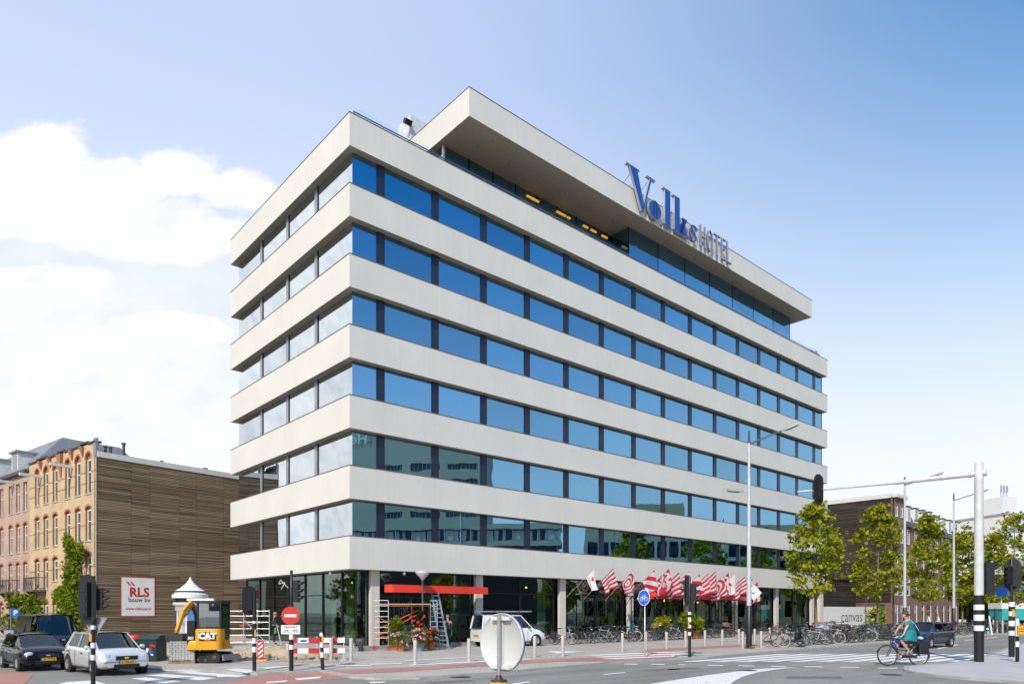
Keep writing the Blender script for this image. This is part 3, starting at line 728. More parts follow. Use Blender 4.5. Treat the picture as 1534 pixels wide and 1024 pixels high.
slimletter([[(11.42,0),(11.42+t,0),(11.42+t,H0-t),(11.42,H0-t)], [(11.1,H0-t+.002),(11.9,H0-t+.002),(11.9,H0),(11.1,H0)]])
slimletter([[(12.08,0),(12.08+t,0),(12.08+t,H0),(12.08,H0)], [(12.08+t,0),(12.62,0),(12.62,t),(12.08+t,t)], [(12.08+t,.8),(12.52,.8),(12.52,.92),(12.08+t,.92)], [(12.08+t,H0-t),(12.62,H0-t),(12.62,H0),(12.08+t,H0)]])
slimletter([[(12.8,0),(12.8+t,0),(12.8+t,H0),(12.8,H0)], [(12.8+t,0),(13.4,0),(13.4,t),(12.8+t,t)]])
sb = MB()
for x in (.6, 2.4, 4.9, 6.2): sb.bar((x, .0, 2.5), (x, 1.5, 1.55), .05); sb.bar((x, .0, 1.62), (x, 1.5, 1.56), .05)
for x in (3.3, 5.0, 7.4, 8.7, 9.7, 10.6, 11.5, 12.4, 13.0): sb.box(x, x+.06, -.02, .12, .5, .56)
sb.build('bracket', edge, sign)
# ------------------------------------------------------------------ brick houses with real openings
def facade(mb, o, a, n, W, Hh, ops, dep, mw=0, mr=1, seg=10, z0=0.):
    """wall in the plane (o; a, z) facing n, with openings (a0,a1,z0,z1,rise): reveals go dep behind"""
    o = Vector(o); a = Vector(a); n = Vector(n)
    P = lambda x, z, d=0.: o+a*x+Z1*z-n*d
    xs = sorted({0, W} | {v for q in ops for v in q[:2]}); zs = sorted({z0, Hh} | {v for q in ops for v in q[2:4]})
    def inside(x, z): return any(q[0] < x < q[1] and q[2] < z < q[3] for q in ops)
    for i in range(len(xs)-1):
        for j in range(len(zs)-1):
            if not inside((xs[i]+xs[i+1])/2, (zs[j]+zs[j+1])/2):
                mb.add([P(xs[i],zs[j]),P(xs[i+1],zs[j]),P(xs[i+1],zs[j+1]),P(xs[i],zs[j+1])], [(0,1,2,3)], mw)
    for q in ops:
        x0, x1, a0, a1 = q[:4]; rise = q[4] if len(q) > 4 else 0
        zs_ = a1-rise
        mb.add([P(x0,a0),P(x1,a0),P(x1,a0,dep),P(x0,a0,dep)], [(0,1,2,3)], mr)
        for x in (x0, x1): mb.add([P(x,a0),P(x,zs_),P(x,zs_,dep),P(x,a0,dep)], [(0,1,2,3)], mr)
        if rise <= 0: mb.add([P(x0,a1),P(x1,a1),P(x1,a1,dep),P(x0,a1,dep)], [(0,1,2,3)], mr)
        else:
            pts = [((x0+x1)/2-(x1-x0)/2*math.cos(math.pi*i/seg), zs_+rise*math.sin(math.pi*i/seg)) for i in range(seg+1)]
            for (p, q2) in zip(pts, pts[1:]):
                mb.add([P(*p),P(*q2),P(q2[0],a1),P(p[0],a1)], [(0,1,2,3)], mw)
                mb.add([P(*p),P(*q2),P(q2[0],q2[1],dep),P(p[0],p[1],dep)], [(0,1,2,3)], mr)
def house_window(par, o, a, n, x0, x1, z0, z1, dep, rise=0, trans=.36, frm=None, fill=None, name='window'):
    """white sash window set dep behind the wall face; an arched head above it is filled with brick"""
    o = Vector(o); a = Vector(a); n = Vector(n); zt = z1-rise
    P = lambda x, z, d: o+a*x+Z1*z-n*d
    mb = MB(); t = .09
    def bx(xa, xb, za, zb, d0, d1, m=0):
        vs = [P(xa,za,d0),P(xb,za,d0),P(xb,zb,d0),P(xa,zb,d0),P(xa,za,d1),P(xb,za,d1),P(xb,zb,d1),P(xa,zb,d1)]
        mb.add(vs, [(0,3,2,1),(4,5,6,7),(0,1,5,4),(1,2,6,5),(2,3,7,6),(3,0,4,7)], m)
    bx(x0+.002, x0+t, z0+.05, zt, dep-.06, dep+.02); bx(x1-t, x1-.002, z0+.05, zt, dep-.06, dep+.02)
    bx(x0+t, x1-t, zt-t, zt, dep-.06, dep+.02); bx(x0+t, x1-t, z0+.05, z0+.05+t, dep-.06, dep+.02)
    zm = z0+(zt-z0)*(1-trans); bx(x0+t, x1-t, zm-.035, zm+.035, dep-.055, dep+.015)
    bx(x0-.06, x1+.06, z0-.04, z0+.05, -.05, dep+.02, 1)
    f = mb.build(name, [frm or white, kerb_m], par)
    g_ = MB(); g_.add([P(x0+t,z0+.14,dep),P(x1-t,z0+.14,dep),P(x1-t,zt-t,dep),P(x0+t,zt-t,dep)], [(0,1,2,3)], 0)
    g_.build('pane', winglass, f)
    c = MB(); hh = zm if (int(x0*7+z0*3) % 3) else z0+.2+.4*(zm-z0)
    c.add([P(x0+t,hh if int(x0*5+z0) % 4 == 0 else z0+.14,dep+.09),P(x1-t,hh if int(x0*5+z0) % 4 == 0 else z0+.14,dep+.09),P(x1-t,zt-t,dep+.09),P(x0+t,zt-t,dep+.09)], [(0,1,2,3)], 0)
    c.build('blind', curtain_m, f)
    if rise > 0 and fill is not None:
        ar = MB(); arch_ring(ar, o, a, n, x0, x1, zt, rise, .15, 0); ar.build('brick_arch', fill, f)
        seg = 10; b = MB(); pts = [((x0+x1)/2-(x1-x0)/2*math.cos(math.pi*i/seg), zt+rise*math.sin(math.pi*i/seg)) for i in range(seg+1)]
        b.add([P(p[0], p[1], dep-.03) for p in pts], [tuple(range(seg+1))], 0); b.build('arch_infill', fill, f)
def arch_ring(mb, o, a, n, x0, x1, zs_, rise, wd, mat, proud=.02, seg=12):
    o = Vector(o); a = Vector(a); n = Vector(n); cx = (x0+x1)/2; rx = (x1-x0)/2
    for i in range(seg):
        t0, t1 = math.pi*i/seg, math.pi*(i+1)/seg
        q = []
        for r1, r2, t in ((rx, rise, t0), (rx, rise, t1), (rx+wd, rise+wd, t1), (rx+wd, rise+wd, t0)): q.append((cx-r1*math.cos(t), zs_+r2*math.sin(t)))
        vs = [o+a*p[0]+Z1*p[1]+n*proud for p in q]+[o+a*p[0]+Z1*p[1] for p in q]
        mb.add(vs, [(0,1,2,3),(0,4,5,1),(1,5,6,2),(2,6,7,3),(3,7,4,0)], mat)
H0 = Vector((-29.4, 50, 0)); AH = R(52)
ybrick = brick_mat('yellow_brick', (.64, .43, .235), (.56, .365, .19), (.55, .44, .30), .22, .07, .012)
pbrick = brick_mat('pink_brick', (.50, .34, .255), (.43, .28, .205), (.48, .38, .30), .22, .07, .012)
rbrick = M('red_brick_trim', (.40, .17, .10), .8, var=.2, scale=6)
must = brick_mat('ochre_glazed_reveal', (.36, .20, .04), (.30, .16, .03), (.25, .16, .06), .22, .07, .01)
slate = brick_mat('grey_roof_slate', (.24, .26, .29), (.20, .22, .25), (.13, .14, .16), .3, .2, .012)
planks = plank_mat('weathered_larch', (.08, .052, .026), (.205, .138, .073), (.36, .275, .18))
hA = thing('brick_house', 'yellow brick house with tall arched windows, red brick bands and timber-clad side wall', 'house', H0, AH)
ty = [1.3, 3.15, 5.0, 7.4, 9.25, 11.1]
ops = []; wins = []
o_, a_, n_ = (0,0,0), (0,1,0), (-1,0,0)
for t in ty:
    ops.append((t-.48, t+.48, 10.45, 13.45, .48)); ops.append((t-.48, t+.48, 7.05, 9.6, .24)); ops.append((t-.48, t+.48, 4.35 if t not in (9.25, 11.1) else 3.75, 6.25, .24)); ops.append((t-.48, t+.48, .75 if t not in (5.0, 9.25) else .15, 2.85, .3))
mb = MB(); facade(mb, o_, a_, n_, 12.8, 14.0, ops, .24)
mb.add([(0,0,14.0),(0,12.8,14.0),(.35,12.8,14.0),(.35,0,14.0)], [(0,1,2,3)], 0)
mb.box(.25, 15.9, .0, 12.8, 0, 13.0, 2); 
wall = mb.build('wall', [ybrick, must, pbrick], hA)
tr = MB()
for z in (12.0, 11.2, 8.2, 5.2, 1.9):      # red string courses between openings
    cuts = sorted([(q[0], q[1]) for q in ops if q[2] < z < q[3]]); x = 0
    for c in cuts+[(12.8, 12.8)]:
        if c[0]-x > .1: MB().box(-.012, -.001, x, c[0], z, z+.08, 0).build('string_course', rbrick, hA)
        x = c[1]
for y in (2.2, 4.1, 6.2, 8.3, 10.2):       # tapering red consoles under the parapet
    big = y == 6.2; tr = MB()
    tr.add([(-.02,y-(.42 if big else .25),13.95),(-.02,y+(.42 if big else .25),13.95),(-.02,y+.05,12.1 if big else 13.2),(-.02,y-.05,12.1 if big else 13.2),(-.25,y-(.42 if big else .25),13.95),(-.25,y+(.42 if big else .25),13.95),(-.04,y+.05,12.1 if big else 13.2),(-.04,y-.05,12.1 if big else 13.2)], [(4,5,6,7),(0,4,7,3),(1,2,6,5),(3,7,6,2),(0,1,5,4)], 0); tr.build('console', rbrick, hA)
pp = MB(); 
for a, b in ((0,1.2),(1.2,2.5),(2.5,3.8),(3.8,5.5),(5.5,6.9),(6.9,9),(9,11),(11,12.8)):
    pp.box(-.1, .4, a+.0, b, 14.002+(.12 if a in (1.2, 5.5, 9) else .0), 14.12+(.12 if a in (1.2, 5.5, 9) else .0), 0)
pp.box(-.05, .14, -.06, .34, 13.0, 14.3, 1); pp.build('parapet', [M('dark_parapet_cap', (.05, .05, .05), .6), M('lead_grey', (.22, .24, .27), .6)], hA)
for q in ops: house_window(hA, o_, a_, n_, *q[:4], .2, q[4], fill=rbrick)
for y in (4.1, 10.2):                       # hoisting beams
    m_ = MB(); m_.bar((.0, y, 12.75), (-1.5, y, 12.75), .2, .24); m_.build('hoisting_beam', offwhite, hA)
def balcony(par, y, z, w_=2.2):
    m_ = MB(); m_.box(-.95, -.003, y-w_/2, y+w_/2, z-.14, z, 0)
    for yy in (y-w_/2+.2, y+w_/2-.2): m_.add([(0,yy-.06,z-.14),(-.8,yy-.06,z-.14),(0,yy-.06,z-.95),(0,yy+.06,z-.14),(-.8,yy+.06,z-.14),(0,yy+.06,z-.95)], [(0,1,2),(3,5,4),(0,3,4,1),(1,4,5,2),(2,5,3,0)], 0)
    b = m_.build('balcony', M('balcony_stone', (.16, .13, .11), .8), par)
    r = MB(); zr = z+.95
    r.tube((-.02, y-w_/2+.05, zr), (-.92, y-w_/2+.05, zr), .03, n=5); r.tube((-.02, y+w_/2-.05, zr), (-.92, y+w_/2-.05, zr), .03, n=5); r.tube((-.92, y-w_/2+.05, zr), (-.92, y+w_/2-.05, zr), .03, n=5)
    for i in range(15): yy = y-w_/2+.05+(w_-.1)*i/14; r.tube((-.92, yy, z), (-.92, yy, zr), .014, n=4)
    for i in range(6): xx = -.1-.8*i/6; r.tube((xx, y-w_/2+.05, z), (xx, y-w_/2+.05, zr), .014, n=4); r.tube((xx, y+w_/2-.05, z), (xx, y+w_/2-.05, zr), .014, n=4)
    for i in range(5): yy = y-w_/2+.25+(w_-.5)*i/4; r.torus((-.93, yy, z+.45), .15, .015, 10, 4, Matrix.Rotation(R(90), 3, 'Y'))
    r.build('railing', dgrey, b)
balcony(hA, 10.2, 3.75); balcony(hA, 10.2, .62, 2.2)
wc = MB(); wc.box(.02, 16, -.10, -.002, .0, 12.95); wc.build('timber_cladding', planks, hA)
wc = MB(); wc.box(.05, 16.05, -.14, .3, 12.955, 13.35); wc.build('white_fascia_board', offwhite, hA)
wc = MB(); wc.box(-.015, .015, -.12, -.09, .0, 13.0); wc.build('corner_trim', galv, hA)
rf = MB(); rf.box(.4, 15.9, .3, 12.75, 13.005, 13.15); rf.build('roof', M('roof_felt', (.08, .08, .085), .9), hA)
for (x, y, h_, r_c) in ((.95, .8, 13.9, .1), (1.3, .8, 13.9, .1), (2.3, 1.0, 14.4, .11), (8.6, 1.0, 13.55, .14), (5.2, 1.2, 13.6, .1)):
    m_ = MB(); m_.tube((x, y, 13.15), (x, y, h_), r_c, n=8); m_.tube((x, y, h_+.02), (x, y, h_+.1), r_c*1.5, n=8); m_.build('flue', dgrey, hA)
dp = MB(); dp.tube((-.06, .14, .1), (-.06, .14, 13.2), .03, n=6); dp.build('downpipe', galv, hA)
# pink house next door
hB = thing('brick_house', 'pinkish brick house with grey slate mansard roof and dormer, left of the yellow brick house', 'house', H0+Vector((-.788,.6157,0))*12.82, AH)
tyb = [.9, 2.6, 4.35, 6.6, 8.3, 10.0, 12.2, 13.9, 15.6]
ops = []
for t in tyb:
    ops.append((t-.45, t+.45, 10.3, 12.75, 0)); ops.append((t-.45, t+.45, 6.9, 9.4, .25)); ops.append((t-.45, t+.45, 3.75, 6.15, .22)); ops.append((t-.45, t+.45, .7, 2.85, .3))
mb = MB(); facade(mb, o_, a_, n_, 17, 13.4, ops, .24); mb.box(.25, 12, 0, 17, 0, 13.3, 0); mb.build('wall', [pbrick, rbrick], hB)
tr = MB()
for z in (11.9, 9.0, 5.6):
    cuts = sorted([(q[0], q[1]) for q in ops if q[2] < z < q[3]]); x = 0
    for c in cuts+[(17, 17)]:
        if c[0]-x > .1: MB().box(-.012, -.001, x, c[0], z, z+.1, 0).build('string_course', M('pale_string_course', (.55, .42, .28), .8), hB)
        x = c[1]
for q in ops: house_window(hB, o_, a_, n_, *q[:4], .2, q[4], fill=rbrick)
gt = MB(); gt.box(-.35, .3, -.02, 17, 13.405, 13.65); gt.build('gutter', M('dark_gutter', (.07, .06, .055), .6), hB)
rf = MB(); y0, y1 = 0.0, 17; xb, xt, zt = .0, 3.2, 17.2
rf.add([(xb-.2,y0,13.66),(xb-.2,y1,13.66),(xt,y1-1.5,zt),(xt,y0+2.2,zt),(11,y0,13.66),(11,y1,13.66),(8,y1-1.5,zt),(8,y0+2.2,zt)], [(0,3,2,1),(4,5,6,7),(0,4,7,3),(1,2,6,5),(3,7,6,2)], 0)
rf.build('roof', slate, hB)
dm = MB()
for y in (3.4, 8.5): dm.box(.25, 2.2, y, y+1.5, 13.7, 15.6, 0); dm.box(.05, 2.4, y-.15, y+1.65, 15.602, 15.75, 1)
d_ = dm.build('dormer', [offwhite, M('zinc', (.32, .35, .38), .5, .3)], hB)
for y in (3.4, 8.5): MB().box(.235, .248, y+.2, y+1.3, 14.0, 15.4).build('pane', winglass, d_)
sk = MB(); 
for y in (5.8, 11.2): 
    v = [(xb-.2+3.4*f-.03, y+dy_, 13.66+3.54*f+.04) for f, dy_ in ((.3,0),(.3,.8),(.72,.8),(.72,0))]; sk.add(v, [(0,1,2,3)])
sk.build('skylight', winglass, hB)
balcony(hB, 3.45, 3.7, 2.5); balcony(hB, 3.45, .6, 2.4)
m_ = MB(); m_.bar((.0, 3.5, 12.95), (-1.5, 3.5, 12.95), .2, .24); m_.build('hoisting_beam', offwhite, hB)
for (y) in (6.5, 7.6, 10.8): 
    m_ = MB(); m_.tube((5, y, zt), (5, y, zt+.8), .12, n=8); m_.box(4.7, 5.3, y-.3, y+.3, zt+.82, zt+.9); m_.build('flue', dgrey, hB)
# banner on the timber wall
bn = thing('banner', 'white builder banner with red border and red letters on the timber side wall', 'banner', H0, AH)
m_ = MB(); m_.box(1.66, 4.02, -.125, -.112, 1.72, 4.52, 0)
for a in ((1.60,4.08,1.66,1.72),(1.60,4.08,4.52,4.58),(1.60,1.66,1.72,4.52),(4.02,4.08,1.72,4.52)): m_.box(a[0], a[1], -.13, -.11, a[2], a[3], 1)
text(m_, 'RLS', .92, (2.92, -.13, 3.42), X1, Z1, 1, .035, 1.0)
text(m_, 'bouw bv', .46, (2.92, -.13, 2.88), X1, Z1, 2, .006, .98)
text(m_, 'www.rlsbouw.nl', .30, (2.85, -.13, 2.24), X1, Z1, 1, .006, .92, .25)
for x in (1.98, 2.24): m_.add([(x,-.13,4.22),(x+.14,-.13,4.22),(x+.38,-.13,3.92),(x+.24,-.13,3.92)], [(0,1,2,3)], 1)
m_.build('sheet', [white, red, navy2], bn)

# ------------------------------------------------------------------ houses beyond the hotel on the right
dkplank = plank_mat('dark_stained_boards', (.012, .008, .006), (.035, .022, .016), (.085, .06, .045), .2, 4, .03)
brk2 = brick_mat('purple_brown_brick', (.235, .115, .09), (.185, .085, .07), (.24, .18, .15), .22, .07, .012)
manslate = M('mansard_slate', (.10, .11, .115), .7, var=.25, scale=2)
hs = 69.5
def rowhouse(s0, W, Hc, label, bays, mans=True, side=False):
    b = thing('brick_house', label, 'house', hp(s0, 0, 0), AU)
    ops = []
    for i in range(bays):
        c = (i+.5)*W/bays
        for k, (a, z) in enumerate(((.5, 2.9), (3.9, 6.0), (7.0, 9.0), (10.0, 11.8))):
            if k == 0 and i % 3 == 1: a = .12
            ops.append((c-.52, c+.52, a, z, 0))
        if not mans: ops.append((c-.45, c+.45, 13.0, 14.4, 0))
    HH = Hc if mans else Hc+2.6
    mb = MB(); facade(mb, (0,0,0), X1, Vector((0,-1,0)), W, HH, ops, .2); mb.box(.003, W-.003, .22, 11, 0, HH, 0); mb.build('wall', [brk2, brk2], b)
    for q in ops: house_window(b, (0,0,0), X1, Vector((0,-1,0)), *q[:4], .12, 0, .3)
    c_ = MB(); c_.box(-.02, W+.0, -.35, .2, Hc-.35+(0 if mans else 2.95), Hc+(0 if mans else 2.95)); c_.build('cornice', offwhite if not mans else dgrey, b)
    if mans:
        r = MB(); r.add([(0,-.1,Hc+.003),(W,-.1,Hc+.003),(W,11,Hc+.003),(0,11,Hc+.003),(0,1.0,Hc+2.5),(W,1.0,Hc+2.5),(W,10,Hc+2.5),(0,10,Hc+2.5)], [(0,1,5,4),(1,2,6,5),(2,3,7,6),(3,0,4,7),(4,5,6,7)]); r.build('roof', manslate, b)
        for i in range(0, bays):
            c = (i+.5)*W/bays; d = MB(); d.box(c-.5, c+.5, -.05, 1.5, Hc+.35, Hc+2.1, 0); d.box(c-.62, c+.62, -.15, 1.5, Hc+2.102, Hc+2.2, 1)
            d2 = d.build('dormer', [white, dgrey], b); MB().box(c-.33, c+.33, -.065, -.052, Hc+.55, Hc+1.95).build('pane', winglass, d2)
    else:
        r = MB(); r.box(0, W, .2, 11, HH+.003, HH+.12); r.build('roof', manslate, b)
    if side:
        s_ = MB(); s_.box(-.12, -.003, .35, 12, 3.2, HH-.05); s_.build('timber_cladding', dkplank, b)
        s_ = MB(); s_.box(-.2, .1, .3, 12.1, HH-.04, HH+.45); s_.build('white_fascia_board', offwhite, b)
    return b
rowhouse(hs, 3.2, 12.6, 'narrow purple-brown brick house with dark boarded side wall right of the hotel', 2, False, True)
rowhouse(hs+3.22, 9.6, 12.4, 'purple-brown brick house with slate mansard and three white dormers beside the boarded house', 4)
rowhouse(hs+12.84, 9.6, 12.0, 'rightmost purple-brown brick house with slate mansard and white dormers, furthest from the hotel', 4)
# low white mural wall between the hotel and those houses
mw = thing('mural_wall', 'low white painted wall with graffiti lettering between hotel and boarded house', 'wall', hp(53.6, 1.0, 0), AU)
m_ = MB(); m_.box(0, 14.2, 0, .25, 0, 2.55, 0); m_.box(14.21, 15.8, 0, .25, 0, 2.75, 1); m_.box(-.02, 15.8, -.03, .28, 2.76, 2.86, 2); m_.build('wall', [white, M('green_mural', (.03, .22, .12), .6, var=.8, scale=1.6), navy2], mw)
m_ = MB(); text(m_, 'canvas', 1.65, (7.0, -.01, 1.45), X1, Z1, 0, -.012, 1.25); text(m_, '7th', .62, (10.4, -.01, 2.0), X1, Z1, 0, .004, 1.0, .3); m_.build('lettering', navy2, mw)
up = thing('boarded_extension', 'dark boarded upper storey above the white mural wall', 'building', hp(56.5, 4.2, 0), AU)
m_ = MB(); m_.box(0, 12.8, 0, 7, 2.6, 5.6, 0); m_.build('wall', dkplank, up); MB().box(-.1, 12.85, -.1, 7.1, 5.602, 5.75).build('roof', navy2, up)
MB().box(0.2, 12.6, .2, 6.8, 0, 2.598).build('ground_floor', dgrey, up)
# far buildings
def block(name, label, c, rz, W, D, Hh, mat, rows, cols_, extra=None):
    b = thing(name, label, 'building', c, rz)
    ops = []
    for r in range(rows):
        for k in range(cols_):
            x = (k+.5)*W/cols_; z = 1.2+(Hh-1.5)/rows*r; ops.append((x-W/cols_*.32, x+W/cols_*.32, z, z+(Hh-1.5)/rows*.5, 0))
    mb = MB(); facade(mb, (0,0,0), X1, Vector((0,-1,0)), W, Hh, ops, .25); mb.box(.003, W-.003, .5, D, 0, Hh, 0); mb.build('wall', [mat, mat], b)
    MB().box(-.2, W+.2, -.2, D+.2, Hh+.002, Hh+.3).build('roof', M('roof_edge', (.35, .34, .33), .7), b)
    gl = MB()
    for q in ops: gl.add([(q[0],.22,q[2]),(q[1],.22,q[2]),(q[1],.22,q[3]),(q[0],.22,q[3])], [(0,1,2,3)])
    gl.build('window', winglass, b); return b
cream = M('cream_render', (.62, .58, .50), .8, var=.05)
palew = M('pale_render', (.68, .68, .66), .8, var=.05)
b = block('apartment_building', 'pale cream flats far behind the gantry pole, left of the stair tower', atZ(1476, 140), R(14), 9, 14, 18.3, cream, 5, 3)
b = block('apartment_building', 'tall pale stair tower with rooftop antennas at the far right', atZ(1506, 135), R(14), 14, 14, 20.6, palew, 6, 2)
m_ = MB(); m_.box(.5, 4.0, 1, 5, 20.9, 24.2); m_.build('lift_housing', palew, b)
m_ = MB()
for x in (1.2, 1.9, 2.6): m_.tube((x, 2, 24.2), (x, 2, 26.6), .09, n=6); m_.box(x-.15, x+.15, 1.8, 1.95, 25.2, 26.4)
m_.build('antenna', galv, b)
# ------------------------------------------------------------------ buildings across the street: only their mirror image is in the picture
tw = thing('office_tower', 'grey concrete office tower with strip windows mirrored in the hotel lower windows near the corner', 'office tower', (110, -32, 0), R(90))
conc = M('grey_concrete', (.42, .40, .31), .85, var=.1)
Wt, Ht = 55.0, 40.4; ops = []
for k in range(10):
    z = 1.2+3.5*k
    for a, b in ((2, 14), (16, 24), (31.5, 37), (39, 45.5), (47, 54)): ops.append((a, b, z+.5, z+1.9, 0))
mb = MB(); facade(mb, (0,0,0), X1, Vector((0,1,0)), Wt, Ht, [], .3); mb.v = []; mb.f = []; mb.m = []; mb.s = []
facade(mb, (0,0,0), X1, Vector((0,1,0)), Wt, Ht, ops, .4); mb.box(.01, Wt-.01, -14, -.5, 0, Ht, 0); mb.box(0, .02, -.5, -.01, 0, Ht, 0); mb.box(Wt-.02, Wt, -.5, -.01, 0, Ht, 0); mb.box(0, 31, -14, 0, Ht+.002, 44.5, 0)
mb.build('wall', [conc, conc], tw)
gl = MB(); fr = MB()
for q in ops:
    gl.add([(q[0],-.38,q[2]),(q[1],-.38,q[2]),(q[1],-.38,q[3]),(q[0],-.38,q[3])], [(0,1,2,3)])
    x = q[0]
    while x < q[1]: fr.box(x-.05, x+.05, -.37, -.2, q[2], q[3]); x += .85
gl.build('window', glass_mat('tower_glass', (.10, .14, .22), .35, (.03, .03, .03)), tw); fr.build('frame', M('tower_frame', (.35, .36, .36), .5), tw)
lt = MB(); text(lt, 'Het Parool', 3.5, (21.5, .32, 40.6), Vector((-1,0,0)), Z1, 0, .03); lt.build('lettering', white, tw)
pod = thing('office_building', 'low curved-edge office wing in front of the tower, mirrored in the lowest hotel windows', 'office building', (72, -42, 0), R(90))
m_ = MB(); m_.box(0, 84, -6, 0, 12.8, 13.7, 0); m_.box(0, 84, -6, 0, 15.5, 16.4, 0); m_.box(.3, 83.7, -5.8, -.5, 13.701, 15.499, 1); m_.box(.5, 83.5, -5.6, -.3, 0, 12.798, 1); m_.build('wall', [conc, navy], pod)
m_ = MB(); 
for i in range(60): m_.box(.5+1.4*i, .62+1.4*i, -.49, -.2, 13.71, 15.49); m_.box(.64+1.4*i, .64+1.4*i+(.5, .9, 1.2, .3)[i*7 % 4], -.495, -.4, 13.8, 15.3)
m_.build('mullion', M('pale_mullion', (.5, .5, .48), .6), pod)
gb = thing('office_building', 'concrete office building with a grid of deep windows mirrored in the second window row', 'office building', (70, 46, 0), R(90))
ops = []; Wg = 40
for k in range(4):
    for i in range(22):
        if i in (9, 10, 11): continue
        ops.append((.6+i*1.8, 2.0+i*1.8, 1.2+3.1*k, 3.7+3.1*k, 0))
mb = MB(); facade(mb, (0,0,0), X1, Vector((0,1,0)), Wg, 14.4, ops, .6); mb.box(.01, Wg-.01, -14, -.9, 0, 14.2, 0); mb.build('wall', [conc, conc], gb)
gl = MB()
for q in ops: gl.add([(q[0],-.55,q[2]),(q[1],-.55,q[2]),(q[1],-.55,q[3]),(q[0],-.55,q[3])], [(0,1,2,3)])
gl.build('window', MATS['tower_glass'], gb)
m_ = MB(); m_.box(8, 16, -10, -4, 14.42, 19.5); m_.box(0, 34, -12, -2, 14.41, 15.6); m_.build('roof_housing', M('roof_housing_render', (.40, .37, .24), .8), gb)

# left-hand street, outside the frame: mirrored in the left face of the hotel
oh = thing('terrace_row', 'dark brick terrace across the left street, mirrored in the hotel left face', 'building', (-48, 27, 0), math.atan2(.616, -.788))
m_ = MB(); ops = []
for i in range(20):
    for k in range(3): ops.append((1.0+3.4*i, 2.2+3.4*i, .9+3.3*k, 2.9+3.3*k, 0))
facade(m_, (0,0,0), X1, Vector((0,-1,0)), 70, 11, ops, .2); m_.box(.01, 69.9, .4, 10, 0, 10.9, 0); m_.build('wall', [M('dark_brick', (.14, .07, .05), .85, var=.3, scale=3)]*2, oh)
gl = MB()
for q in ops: gl.add([(q[0],.18,q[2]),(q[1],.18,q[2]),(q[1],.18,q[3]),(q[0],.18,q[3])], [(0,1,2,3)])
gl.build('window', winglass, oh)
